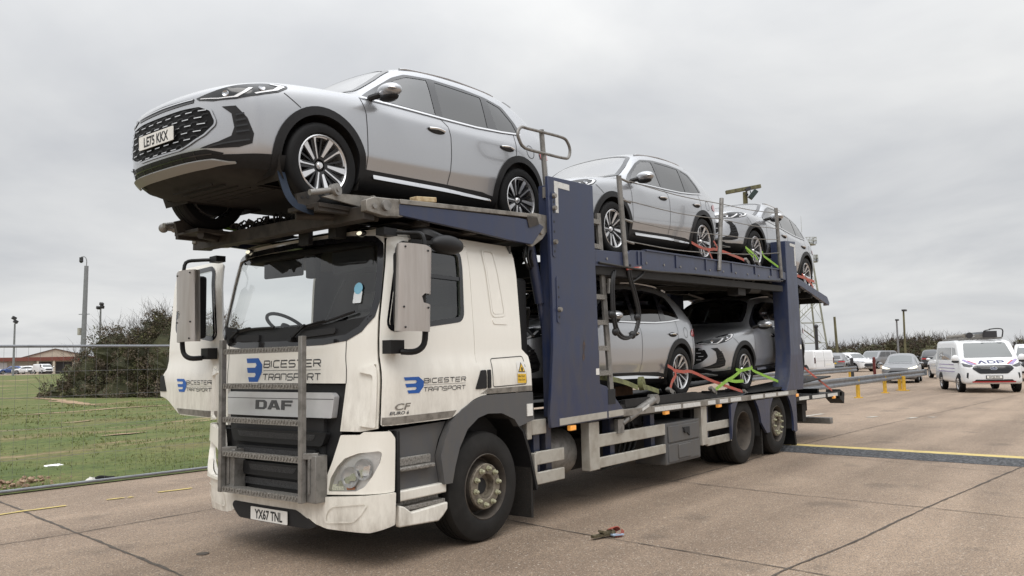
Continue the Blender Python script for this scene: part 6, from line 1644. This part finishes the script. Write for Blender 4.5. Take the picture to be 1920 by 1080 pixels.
# ---------------------------------------------------------------- parked and moving vehicles
def vehicle_paint(n, c, metal=.3): return MAT(n, c, .3, metal, coat=.8)
P_WHITE = vehicle_paint('white vehicle paint', (.74,.75,.76), 0); P_GREY = vehicle_paint('grey vehicle paint', (.20,.205,.215)); P_DARK = vehicle_paint('dark vehicle paint', (.035,.037,.042)); P_BLUE = vehicle_paint('blue vehicle paint', (.03,.07,.22)); P_SILVER = vehicle_paint('pale silver paint', (.5,.51,.52), .5)
CV, CF_ = car_body_mesh()
def small_car(name, label, cat, paint, loc, rz, sc=(1,1,1), plate_txt=None, rear_txt=None, lit=False, screen='screen_glass', group=None):
    t = thing(name, label, cat, loc, (0,0,rz), group); pj = Proj(CV, CF_); S = Matrix.Diagonal((sc[0], sc[1], sc[2], 1))
    keep = [f for f in CF_ if not any(math.hypot(CV[f[0]].x-ax, CV[f[0]].z-.37) < .42 and abs(CV[f[0]].y) > .55 for ax in (0, 2.765))]
    b = MB(); b.v = CV; b.f = keep; b.m = [0]*len(keep)
    for ax in (0, 2.765):
        for s in (-1, 1):
            p = arc(ax,.37,.42,-25,205,12); n = len(p); b.add([(x,s*.9,z) for x,z in p]+[(x,s*.5,z) for x,z in p], [(i,i+1,i+1+n,i+n) for i in range(n-1)]+[list(range(n,2*n))], 1)
    b.xf(S).build('body', [paint, M['under']], t, angle=50)
    def part(nm, mb, mt, par=None): return mb.xf(S).build(nm, mt, par or t)
    part('windscreen', MB().patch([(.53,-.62),(1.10,-.56),(1.13,0),(1.10,.56),(.53,.62),(.50,0)], pj.top(.008), .1), M[screen])
    part('rear_window', MB().patch([(-.60,1.15),(.60,1.15),(.52,1.44),(-.52,1.44)], pj.rear(.008), .1), M['tint_glass'])
    for s in (-1, 1):
        part('side_window', MB().patch([(.56,1.06),(1.06,1.38),(1.6,1.47),(2.4,1.42),(2.68,1.34),(2.82,1.13)], pj.side(.008, s), .1, flip=s > 0), M['tint_glass'])
        fR = pj.radial(.008, .6, s); fT = pj.radial(.008, 2.6, s, 1)
        part('headlamp', MB().patch([(a/50,z) for a,z in [(16,.82),(22,.88),(34,.95),(45,.985),(46,.95),(36,.85),(24,.80)]], lambda a, z: fR(a*50, z), .05, flip=s > 0), M['warm'] if lit else M['lamp_clear'])
        part('tail_lamp', MB().patch([(a/50,z) for a,z in [(22,.90),(52,.87),(57,.94),(42,1.0),(22,.98)]], lambda a, z: fT(a*50, z), .05, flip=s < 0), M['red_lamp'])
        for ax in (0, 2.765):
            before = set(bpy.data.objects); make_wheel(t, Vector((0,0,0)), s)
            for o_ in set(bpy.data.objects) - before: o_.data.transform(Matrix.Diagonal((sc[0],sc[1],sc[2],1)) @ Matrix.Translation((ax, s*.82, .36)))
        m = MB(); m.tube([(.60,s*.88,1.06),(.66,s*1.03,1.09)], .03, 6); m.ball((.66,s*1.06,1.10), 1, 12, 8, 0, (.10,.13,.08)); part('wing_mirror', m, paint)
    part('grille', MB().patch(rpoly([(-.50,.42),(.50,.42),(.58,.60),(.45,.72),(-.45,.72),(-.58,.60)], .03), pj.front(.006), .1), M['gloss_black'])
    part('lower_trim', MB().patch([(-.7,.30),(.7,.30),(.66,.39),(-.66,.39)], pj.front(.006), .1), M['black_plastic'])
    part('rear_bumper', MB().patch(rpoly([(-.76,.32),(.76,.32),(.80,.55),(-.80,.55)], .03), pj.rear(.008), .1), M['black_plastic'])
    for txt, fn, mt in ((plate_txt, lambda a, b, off: (pj.front(.012+off)(-a, .50+b) or Vector()), 'plate_white'), (rear_txt, lambda a, b, off: (pj.rear(.012+off)(a, .80+b) or Vector()), 'plate_yellow')):
        if txt:
            pl_ = MB().patch([(-.26,-.055),(.26,-.055),(.26,.055),(-.26,.055)], lambda a, b: fn(a, b, 0), .3).xf(S).build('number_plate', M[mt], t)
    return t
def face(px, toward, dz=0): return math.atan2(toward[1], toward[0])
CAMP = Vector((-5.764,-6.0,0))
def away(p): v = Vector((p[0],p[1],0)) - CAMP; return math.atan2(v.y, v.x)
q = (40.019,3.765,0.000); v = Vector((math.cos(away(q)+R(-4)), math.sin(away(q)+R(-4)), 0)); small_car('hatchback', 'grey hatchback driving up with its headlamps on, behind the barrier end', 'car', P_GREY, (q[0]+v.x*.9, q[1]+v.y*.9, 0), away(q)+R(-4), (.95,.95,.93), lit=True)
q = (76.811,8.893,0.000); small_car('off_roader', 'black off-roader seen from behind with a yellow plate, far across the yard', 'car', P_DARK, (q[0],q[1],0), away(q)+math.pi+R(4), (1.0,1.02,1.06), rear_txt='x')
q = (50.093,3.243,0.000); small_car('off_roader', 'white off-roader half hidden behind the ladder van', 'car', P_WHITE, (q[0],q[1],0), away(q)+math.pi+R(12), (1.0,1.0,1.05))
q = (68.249,13.474,0.000); small_car('small_off_roader', 'small white off-roader with black trim parked between the van and the pickup', 'car', P_WHITE, (q[0]+.3,q[1]-.8,0), away(q)+R(38), (.92,.98,1.0))
q = (66.557,14.040,0.000); small_car('dark_estate', 'dark grey estate car parked right beside the white van', 'car', P_GREY, (q[0]+1.5,q[1]+.5,0), away(q)+R(172), (1.0,1.0,1.0), rear_txt='x')
q = (101.977,22.956,0.000); small_car('parked_car', 'white car roof showing over the dark estate', 'car', P_WHITE, (q[0],q[1],0), away(q)+R(-20), (1.0,1.0,1.0))
# far car park
tag(MB().patch([(-120,94),(48,96),(90,300),(-120,300)], lambda x, y: Vector((x, y, .93)), 30, thick=.3).build('far_car_park', M['yard']), kind='structure')
for (p, lab, paint, rz) in (((60.977,178.891,0.733), 'blue car at the picture edge in front of the low building', P_BLUE, .4), ((63.138,177.726,0.777), 'white saloon with dark windows parked before the low building', P_WHITE, .3), ((65.061,176.902,0.608), 'white hatchback left of the small white van', P_WHITE, 2.4), ((69.734,183.993,0.630), 'dark car under the canopy behind the white van', P_DARK, .5)):
    small_car('parked_car', lab, 'car', paint, (p[0],p[1],.95), rz - .6, group='cars parked before the low building')

# vans: bevelled shell with everything laid on it
def van(name, label, cat, paint, loc, rz, prof, W, extra, sc=1.0):
    t = thing(name, label, cat, loc, (0,0,rz)); bm = bmesh.new(); n = len(prof)
    va = [bm.verts.new((x, -W/2, z)) for x, z in prof]; vb = [bm.verts.new((x, W/2, z)) for x, z in prof]
    bm.faces.new(va); bm.faces.new(vb[::-1])
    for i in range(n): bm.faces.new((va[i], vb[i], vb[(i+1) % n], va[(i+1) % n])[::-1])
    bmesh.ops.recalc_face_normals(bm, faces=bm.faces)
    bmesh.ops.bevel(bm, geom=list(bm.edges), offset=.13, segments=4, profile=.5, affect='EDGES', clamp_overlap=True)
    bmesh.ops.subdivide_edges(bm, edges=[e for e in bm.edges if e.calc_length() > .5], cuts=3, use_grid_fill=True)
    for v in bm.verts:
        k = 1 - .10*max(0, v.co.z-1.0); xf_ = max(0, .6-v.co.x)/.6; v.co.y *= k*(1-.10*xf_**2)
        if v.co.x < .8: v.co.x += .22*(abs(v.co.y)/(W/2))**2.5*(.8-v.co.x)/.8
    bm.verts.index_update(); V = [v.co.copy() for v in bm.verts]; F = [[v.index for v in f.verts] for f in bm.faces]; bm.free()
    b = MB(); b.v = V; b.f = F; b.m = [0]*len(F); b.build('body', paint, t, angle=50); pj = Proj(V, F)
    def part(nm, mb, mt, par=None, **k): return mb.build(nm, mt, par or t, **k)
    for ax in (.95, 3.9):
        for s in (-1, 1):
            part('wheel_arch', MB().patch([(ax+.40*math.cos(R(a)), max(.30,.36+.40*math.sin(R(a)))) for a in range(0,360,15)], pj.side(.004, s), .1, flip=s > 0), M['interior_dark'])
            make_wheel(t, Vector((ax, s*(W/2-.115), .345)), s, r=.345, rr=.225)
    extra(t, pj, part); return t
VP_ = [(0,.34),(-.02,.62),(.05,1.04),(.58,1.29),(1.26,1.98),(1.75,2.07),(4.85,2.07),(4.98,1.2),(4.98,.36)]
M['adp_navy'] = MAT('navy van vinyl', (.045,.045,.13), .4); M['adp_red'] = MAT('red van vinyl', (.45,.03,.035), .4); M['adp_mauve'] = MAT('mauve van vinyl', (.30,.24,.42), .4)
def van_front(t, pj, part, dark=True):
    tall = pj.cast((3,0,9),(0,0,-1),0,0).z > 2.0; ws0 = 1.36 if tall else 1.26; dz = .06 if tall else 0
    part('windscreen', MB().patch(rpoly([(-.86,ws0),(.86,ws0),(.74,ws0+.58),(-.74,ws0+.58)], .07), pj.front(.008), .1), M['screen_glass'])
    g = part('grille', MB().patch(rpoly([(-.72,.88+dz),(-.62,1.0+dz),(.62,1.0+dz),(.72,.88+dz),(.48,.68+dz),(-.48,.68+dz)], .05), pj.front(.01), .08), M['gloss_black'])
    m = MB()
    for z in (.74,.80,.86,.92,.97): m.strip([(-.55,z+dz),(.55,z+dz)], pj.front(.02), .012)
    part('grille_bar', m, M['black_plastic'], g)
    for s in (-1, 1):
        part('headlamp', MB().patch(rpoly([(s*1.0,1.10+dz),(s*.70,1.0+dz),(s*.66,.97+dz),(s*.80,.93+dz),(s*.98,.97+dz)], .02), pj.front(.01), .06, flip=s < 0), M['lamp_dark'])
        m = MB(); m.tube([(.72,s*.95,1.22),(.70,s*1.12,1.24)], .04, 8); m.ball((.70,s*1.16,1.33), 1, 14, 10, 0, (.09,.14,.15)); mr = part('wing_mirror', m, P_WHITE)
        m = MB(); m.ball((.70,s*1.16,1.22), 1, 12, 8, 0, (.092,.142,.06)); part('mirror_base', m, M['black_plastic'], mr)
        part('bumper_vent', MB().patch(rpoly([(s*.90,.78),(s*.84,.78),(s*.87,.55),(s*.92,.60)], .01), pj.front(.008), .06, flip=s < 0), M['gloss_black'])
        part('side_window', MB().patch(rpoly([(.98,1.28),(1.42,1.76),(1.86,1.78),(1.86,1.28)], .05), pj.side(.008, s), .1, flip=s > 0), M['tint_glass'])
    part('lower_intake', MB().patch(rpoly([(-.72,.42),(.72,.42),(.62,.52),(-.62,.52)], .02), pj.front(.008), .08), M['gloss_black'])
def adp(t, pj, part):
    van_front(t, pj, part)
    part('bumper_stripe', MB().strip([(-.74,.435),(.74,.435)], pj.front(.016), .045), M['adp_red'])
    ov = MB().patch([(.13*math.cos(R(a)), .935+.055*math.sin(R(a))) for a in range(0,360,18)], pj.front(.02), .06); e = part('maker_badge', ov, M['chrome'])
    part('badge_field', MB().patch([(.112*math.cos(R(a)), .935+.043*math.sin(R(a))) for a in range(0,360,18)], pj.front(.024), .06), MAT('badge blue', (.02,.03,.09), .3), e)
    part('badge_lettering', MB().text('Ford', lambda a, b: pj.front(.028)(-a, .915+b), .075, sx=1.2, align='CENTER', shear=.3), M['chrome'], e, smooth=False)
    k = MB(); fn = lambda a, b: pj.top(.01)(.24 + b*.24, -a)
    def L(outl, x, w, holes=()): k.patch([(x+a*w, b) for a, b in outl], fn, .1, holes=[[(x+a*w, b) for a, b in h] for h in holes])
    L([(0,0),(.40,1),(.60,1),(1,0),(.74,0),(.5,.66),(.26,0)], -.48, .32); L([(0,0),(0,1),(.7,1),(1,.72),(1,.28),(.7,0)], -.12, .28, [[(.2,.2),(.62,.2),(.8,.35),(.8,.65),(.62,.8),(.2,.8)]]); L([(0,0),(0,1),(.75,1),(1,.82),(1,.52),(.75,.34),(.24,.34),(.24,0)], .20, .26, [[(.22,.54),(.66,.54),(.76,.62),(.76,.74),(.66,.82),(.22,.82)]])
    part('company_lettering', k, M['adp_navy'], smooth=False)
    for s in (-1, 1):
        part('bonnet_flash', MB().patch([(s*.96,1.26),(s*.90,1.30),(s*.56,1.10),(s*.70,1.07)], pj.front(.012), .05, flip=s < 0), M['adp_mauve'])
        part('bonnet_stripe', MB().patch([(s*.80,1.235),(s*.76,1.245),(s*.50,1.10),(s*.56,1.095)], pj.front(.015), .05, flip=s < 0), M['adp_red'])
        part('side_window', MB().patch(rpoly([(2.05,1.28),(2.05,1.78),(4.6,1.78),(4.6,1.28)], .05), pj.side(.008, s), .2, flip=s > 0), M['tint_glass'])
        part('side_lettering', MB().text('ADP', lambda a, b: pj.side(.012, s)((2.2+a) if s < 0 else (4.3-a), 1.34+b), .42), M['reflect'], smooth=False)
        m = MB()
        for z in (1.08,.93,.80): m.strip([(1.6,z),(4.3,z)], pj.side(.008, s), .035)
        part('side_stripe', m, M['adp_mauve'])
    p = MB().patch([(-.29,.545),(.29,.545),(.29,.675),(-.29,.675)], pj.front(.014), .1).build('number_plate', M['ink'], t)
    part('plate_field', MB().patch([(-.26,.56),(.26,.56),(.26,.66),(-.26,.66)], pj.front(.018), .1), M['plate_white'], p)
    part('plate_lettering', MB().text('RY25 FFO', lambda a, b: pj.front(.022)(-a, .575+b), .10, sx=.85, bold=.002, align='CENTER'), M['ink'], p, smooth=False)
    m = MB()
    for x in (1.7, 2.7, 3.7, 4.6): m.beam((x,-.78,2.14), (x,.78,2.14), .05, .05)
    m.beam((1.6,-.75,2.12), (4.7,-.75,2.12), .04, .05); m.beam((1.6,.75,2.12), (4.7,.75,2.12), .04, .05)
    part('roof_rack', m, M['galv_dark'])
q = Vector((29.974,-1.745,0.000)); rz = away(q) + R(14)
MV = van('works_van', 'white works van with purple bonnet lettering and ladders on its roof', 'van', P_WHITE, tuple(q), rz, VP_, 2.16, adp)
def onvan(p): return Matrix.Translation(q) @ Matrix.Rotation(rz, 4, 'Z') @ Vector(p)
ldr = thing('ladder_bundle', 'stacked ladders strapped to the roof rack of the works van', 'ladder', tuple(onvan((0,0,0))), (0,0,rz))
for k in range(3):
    m = MB(); z = 2.19 + .085*k; y = -.28
    for s in (-.22,.22): m.beam((1.35+.1*k,y+s,z), (4.5,y+s,z+.0), .035, .065)
    for i in range(11): m.cyl((1.5+.28*i,y-.22,z), (1.5+.28*i,y+.22,z), .016, n=6)
    m.build('ladder', M['galv'] if k < 2 else M['armco'], ldr)
m = MB(); m.tube([(1.32,-.70,2.15),(1.26,-.72,2.44),(1.34,-.55,2.50),(1.5,-.3,2.48)], .024, 8); m.tube([(1.28,-.02,2.15),(1.26,-.05,2.40),(1.36,-.3,2.46)], .022, 8); m.beam((1.30,-.52,2.28), (1.30,-.04,2.28), .03, .26); m.build('ladder_clamp', M['head_dark'], ldr)
tb2 = thing('pipe_tube', 'pale pipe carrier tube with a dark cap on the works van roof', 'tube', tuple(onvan((0,0,0))), (0,0,rz))
MB().cyl((1.75,.55,2.24), (4.6,.55,2.24), .085, n=16).build('tube', M['galv'], tb2)
MB().cyl((1.60,.38,2.26), (1.72,.38,2.26), .12, n=16).build('tube_cap', M['head_dark'], tb2)
RV_ = [(0,.34),(-.02,.62),(.05,.95),(.62,1.15),(1.30,1.82),(1.75,1.93),(4.85,1.93),(4.98,1.2),(4.98,.36)]
def rear_van(t, pj, part):
    van_front(t, pj, part)
    m = MB(); m.strip([(0,.5),(0,1.86)], pj.rear(.006), .02); m.strip([(-.80,.5),(-.80,1.8)], pj.rear(.006), .015); m.strip([(-.8,1.05),(.8,1.05)], pj.rear(.006), .012); part('door_gap', m, M['joint'])
    part('number_recess', MB().patch(rpoly([(.10,.70),(.62,.70),(.62,.84),(.10,.84)], .02), pj.rear(.01), .1), M['plate_white'])
    part('plate_lettering', MB().text('BWD', lambda a, b: pj.rear(.016)(.18+a, .73+b), .10, bold=.004), M['ink'], smooth=False) if False else None
    for s in (-1, 1):
        part('tail_lamp', MB().patch(rpoly([(s*.93,.86),(s*.82,.86),(s*.82,1.32),(s*.92,1.32)], .02), pj.rear(.01), .1, flip=s > 0), MAT('dark lamp lens', (.06,.02,.02), .2))
    part('rear_bumper', MB().patch(rpoly([(-.9,.38),(.9,.38),(.9,.56),(-.9,.56)], .03), pj.rear(.02), .1), P_WHITE)
    for sx in (-.4, .4): part('rear_window', MB().patch(rpoly([(sx-.32,1.2),(sx+.32,1.2),(sx+.30,1.72),(sx-.30,1.72)], .05), pj.rear(.006), .1), MAT('white panel', (.66,.67,.68), .4))
q = Vector((61.322,13.843,0.000)); rz2 = away(q) + math.pi + R(36)
v_ = Vector((math.cos(rz2), math.sin(rz2), 0))
van('panel_van', 'plain white panel van parked tail-on beyond the lorry', 'van', P_WHITE, tuple(q - v_*4.98), rz2, RV_, 2.0, rear_van)
q = Vector((43.181,-2.049,0.000)); van('panel_van', 'white van at the right picture edge behind the works van', 'van', P_WHITE, tuple(q), away(q), RV_, 1.98, lambda t, pj, part: van_front(t, pj, part))
p = (63.826,163.709,0.575); van('panel_van', 'small white van parked before the low building, left of the bramble', 'van', P_WHITE, (p[0],p[1],.95), away(p)+R(25), RV_, 1.95, lambda t, pj, part: van_front(t, pj, part))
# pickup
PK = [(0,.45),(-.02,.75),(.08,1.02),(.95,1.14),(1.65,1.76),(2.0,1.82),(4.6,1.80),(5.0,1.72),(5.2,1.2),(5.2,.5)]
def pk(t, pj, part):
    part('windscreen', MB().patch(rpoly([(-.72,1.18),(.72,1.18),(.62,1.68),(-.62,1.68)], .06), pj.front(.008), .1), M['screen_glass'])
    part('grille', MB().patch(rpoly([(-.45,.66),(.45,.66),(.50,.95),(-.50,.95)], .04), pj.front(.01), .1), M['gloss_black'])
    part('lower_trim', MB().patch([(-.8,.46),(.8,.46),(.8,.60),(-.8,.60)], pj.front(.01), .1), M['black_plastic'])
    for s in (-1, 1):
        part('headlamp', MB().patch([(s*.86,1.0),(s*.54,.96),(s*.54,.84),(s*.86,.86)], pj.front(.01), .08, flip=s < 0), M['lamp_clear'])
        part('side_window', MB().patch(rpoly([(1.25,1.2),(1.72,1.66),(2.6,1.68),(2.6,1.2)], .05), pj.side(.008, s), .1, flip=s > 0), M['tint_glass'])
        part('side_window', MB().patch(rpoly([(2.72,1.2),(2.72,1.68),(3.5,1.68),(3.5,1.2)], .05), pj.side(.008, s), .1, flip=s > 0), M['tint_glass'])
        part('side_window', MB().patch(rpoly([(3.75,1.25),(3.75,1.66),(4.8,1.62),(4.9,1.25)], .05), pj.side(.008, s), .1, flip=s > 0), M['tint_glass'])
q = Vector((79.785,15.371,0.000)); van('pickup_truck', 'grey pickup with a hard top parked in front of the hedge', 'pickup', P_GREY, tuple(q), away(q)+R(-28), PK, 1.86, pk)

# ---------------------------------------------------------------- low building far left
c = Vector((67.743,181.652,0.558)); rz = away(c) - math.pi/2
t = thing('low_building', 'long low cream building with a dark red roof edge and a gable, beyond the field', 'building', (c.x,c.y,.9), (0,0,rz))
M['cream'] = MAT('cream render', (.52,.47,.38), .85, var=.08, scale=1.5); M['red_edge'] = MAT('dark red fascia', (.17,.05,.035), .6); M['roof_sheet'] = MAT('brown roof sheet', (.10,.075,.065), .7)
MB().b2((-30,0,-.4), (16,9,3.3)).build('wall', M['cream'], t)
MB().b2((-30.5,-1.6,2.75), (16.5,9,3.55)).build('fascia', M['red_edge'], t)
MB().prism([(-2.0,3.55),(11.5,3.55),(4.2,5.35)], 'y', .6, .9).build('gable', M['cream'], t)
m = MB(); m.add([(-2.4,.3,3.5),(4.2,.3,5.45),(4.2,9,5.45),(-2.4,9,3.5)], [(0,1,2,3)]); m.add([(11.9,.3,3.5),(4.2,.3,5.45),(4.2,9,5.45),(11.9,9,3.5)], [(3,2,1,0)]); m.add([(-2.4,.3,3.35),(4.2,.3,5.30),(4.2,.3,5.45),(-2.4,.3,3.5)], [(0,1,2,3)]); m.add([(11.9,.3,3.35),(4.2,.3,5.30),(4.2,.3,5.45),(11.9,.3,3.5)], [(3,2,1,0)]); m.build('roof', M['roof_sheet'], t, smooth=False)
for x0, x1, mt in ((-9.5,-4.6,P_WHITE),(1.2,3.6,M['head_dark']),(4.4,7.5,M['head_dark'])): MB().b2((x0,-.05,-.3), (x1,.0,2.5)).build('door', mt, t)
for x in (1.0, 4.0, 7.8): MB().b2((x-.18,-1.5,-.3), (x+.18,-1.2,2.75)).build('column', M['cream'], t)

# ---------------------------------------------------------------- ratchet straps and loose gear
M['orange'] = MAT('faded orange webbing', (.40,.085,.06), .85, col2=(.30,.12,.09), scale=14)
M['lime'] = MAT('lime green webbing', (.26,.46,.06), .85, col2=(.20,.34,.06), scale=14)
M['olive'] = MAT('faded olive webbing', (.17,.18,.08), .85, col2=(.11,.11,.055), scale=14)
M['blue_web'] = MAT('dull blue webbing', (.012,.022,.042), .85, var=.25, scale=10)
def strap(name, label, mat, runs, w=.04, hooks=()):
    t = thing(name, label, 'strap', tuple(runs[0][0]), group=None); o = Vector(t.location)
    for r in runs:
        MB().ribbon([Vector(p)-o for p in r], w, (0,-1,.15), .005).build('webbing', mat, t)
    for h in hooks:
        h = Vector(h)-o; m = MB(); m.box(h, (.14,.04,.06), Matrix.Rotation(.4,3,'Y')); m.cyl(h+Vector((-.06,-.03,.02)), h+Vector((-.06,.03,.02)), .025, n=8); m.tube([h+Vector((.07,0,0)),h+Vector((.13,0,-.02)),h+Vector((.13,0,-.07))], .009, 6); m.build('ratchet', M['galv_dark'], t)
    return t
strap('wheel_strap', 'orange strap crossed over the rear wheel of the middle top car', M['orange'], [[(5.065,-1.000,3.314), (5.315,-1.010,3.274), (5.615,-1.020,3.262), (5.865,-1.050,3.283), (6.530,-1.120,3.211), (6.674,-1.150,3.178)], [(5.576,-1.020,3.258), (5.642,-1.030,3.182), (5.667,-1.050,3.109)], [(5.854,-1.000,3.421), (5.920,-1.020,3.342), (5.927,-1.040,3.274)]], .045, [(6.760,-1.160,3.167)])
strap('wheel_strap', 'lime green strap over the front wheel of the rearmost top car', M['lime'], [[(7.079,-1.030,3.439), (7.256,-1.050,3.382), (7.415,-1.060,3.323), (7.474,-1.080,3.244)], [(7.834,-1.030,3.448), (7.845,-1.050,3.363), (8.008,-1.100,3.288), (8.280,-1.150,3.192)], [(7.121,-1.030,3.407), (7.341,-1.050,3.299)]], .048, [(7.414,-1.100,3.192)])
strap('wheel_strap', 'orange strap over the back wheel of the rearmost top car', M['orange'], [[(9.610,-1.000,3.157), (9.954,-1.030,3.137), (10.210,-1.050,3.111), (10.610,-1.050,3.094)], [(10.028,-1.000,3.218), (10.081,-1.040,3.124), (10.394,-1.060,3.016), (10.446,-1.080,2.911)]], .055, [])
strap('wheel_strap', 'orange strap hanging over the rear wheel of the front lower car', M['orange'], [[(4.185,-0.980,1.529), (4.301,-1.000,1.483), (4.334,-1.020,1.402), (4.154,-1.050,1.314), (3.980,-1.100,1.193)], [(4.300,-1.000,1.469), (4.573,-1.010,1.440), (4.886,-1.000,1.433), (5.407,-1.030,1.302), (5.965,-1.080,1.179), (6.425,-1.120,1.086)]], .045, [(3.996,-1.100,1.199), (6.532,-1.120,1.065)])
strap('wheel_strap', 'lime green strap tied across the front wheel of the rear lower car', M['lime'], [[(6.577,-0.970,1.425), (6.769,-0.990,1.412), (7.261,-0.970,1.437)], [(6.747,-0.990,1.413), (6.356,-1.020,1.321), (6.003,-1.060,1.275), (5.661,-1.100,1.214), (5.369,-1.140,1.163)], [(7.264,-0.970,1.463), (7.254,-0.980,1.401), (7.597,-1.020,1.312), (8.284,-1.100,1.153)], [(6.028,-1.050,1.282), (6.366,-1.030,1.246), (6.790,-1.000,1.240)]], .048, [(5.233,-1.150,1.161)])
strap('wheel_strap', 'orange strap stretched down to the tail behind the rear blue post', M['orange'], [[(9.850,-1.000,1.383), (10.210,-1.100,1.188), (10.928,-1.180,0.911)], [(9.671,-1.000,1.245), (9.775,-1.000,1.121), (9.971,-1.000,1.155)]], .05)
strap('deck_strap', 'faded olive strap lying along the deck beside the ladder, with a rolled end', M['olive'], [[(2.190,-1.100,1.436), (2.491,-1.120,1.402), (2.751,-1.150,1.349), (2.969,-1.180,1.283)], [(2.989,-1.170,1.315), (3.228,-1.180,1.273), (3.509,-1.180,1.214)]], .06)
rl = MB(); rc = Vector((3.067,-1.180,1.331)); rl.lathe([(.02,-.03),(.085,-.03),(.085,.03),(.02,.03)], rc, (.3,-1,.1), 20); tag(rl.build('strap_roll', M['olive']), 'rolled-up olive webbing standing on the lower deck edge', 'strap roll')
strap('wheel_strap', 'dull blue strap hanging in front of the front wheel of the top front car', M['blue_web'], [[(-1.966,-0.800,3.169), (-1.965,-0.840,3.065), (-1.949,-0.880,2.964), (-1.883,-0.900,2.899), (-1.728,-0.900,2.873)]], .07)
strap('wheel_strap', 'yellow green strap around the far front wheel of the top front car', M['olive'] if False else M['lime'], [[(-1.861,0.860,3.187), (-1.808,0.840,3.097), (-1.711,0.820,3.017), (-1.502,0.800,2.984), (-1.296,0.780,2.975)]], .045, [(-1.273,0.780,2.973)])
# tangle of lashing chain under the front top car
ch_ = MB(); r = random.Random(5); c0 = Vector((-1.32,.15,2.955))
def links(m, a, b, n, sag):
    for i in range(n):
        t_ = i/(n-1); p = Vector(a).lerp(Vector(b), t_) + Vector((r.uniform(-.03,.03), 0, -sag*4*t_*(1-t_) + r.uniform(-.025,.025))); e1 = Vector((r.gauss(0,1), r.gauss(0,1), r.gauss(0,1))).normalized(); e2 = e1.cross(Vector((r.gauss(0,1), 1, .3))).normalized()
        m.tube([p + e1*.038*math.cos(q) + e2*.024*math.sin(q) for q in (0,1.05,2.1,3.14,4.2,5.24)], .009, 5, closed=True, sub=1)
for k in range(4): links(ch_, (-1.45+.05*k,.62-.1*k,2.96), (-1.38+.04*k,-.25-.08*k,2.96), 26, .02*k)
tag(ch_.build('lashing_chain', M['steel_dark']), 'tangle of dark lashing chain under the nose of the top front car', 'chain')
# offcuts lying on the beam
tm = MB(); p0 = Vector((-0.903,-1.200,3.048)); p1 = Vector((-0.656,-1.200,3.075)); tm.beam(p0, p1, .09, .045); tag(tm.build('timber_chock', MAT('pale timber', (.52,.42,.26), .85, col2=(.34,.22,.11), scale=16), bevel=.006), 'pale splintered timber chock lying on the deck beam under the top front car', 'timber')
tm = MB(); p0 = Vector((3.978,-0.200,1.179)); tm.box(p0+Vector((.1,0,.06)), (.5,.3,.22)); tag(tm.build('timber_block', MAT('brown timber', (.19,.10,.055), .85, var=.3, scale=9), bevel=.006), 'brown timber block on the lower deck behind the ladder', 'timber')
# ratchet dropped on the concrete
p = Vector((0.734,-2.036,0.000)); t = thing('dropped_ratchet', 'rusty ratchet with a scrap of orange strap lying on the concrete by the front wheel', 'ratchet', tuple(p), (0,0,-.35))
m = MB(); m.box((-.07,0,.03), (.20,.045,.022)); m.box((-.02,.0,.052), (.13,.05,.018), Matrix.Rotation(.25,3,'Y')); m.cyl((.05,-.04,.045), (.05,.04,.045), .024, n=10); m.cyl((-.05,-.035,.05), (-.05,.035,.05), .014, n=8); m.build('ratchet', MAT('rusty ratchet', (.10,.085,.05), .7, .4, col2=(.20,.17,.11), scale=40), t)
m = MB(); m.ribbon([(.03,.0,.07),(.09,.0,.085),(.13,.01,.05),(.10,.02,.02),(.06,.03,.012)], .07, (0,.3,1), .006); m.ribbon([(.06,-.05,.012),(.12,-.06,.02),(.15,-.05,.06)], .05, (0,1,.4), .005); m.build('webbing', M['orange'], t)
MB().beam((.02,-.05,.03), (.14,-.06,.025), .045, .012).build('strap_tag', MAT('pale blue tag', (.35,.45,.58), .6), t)
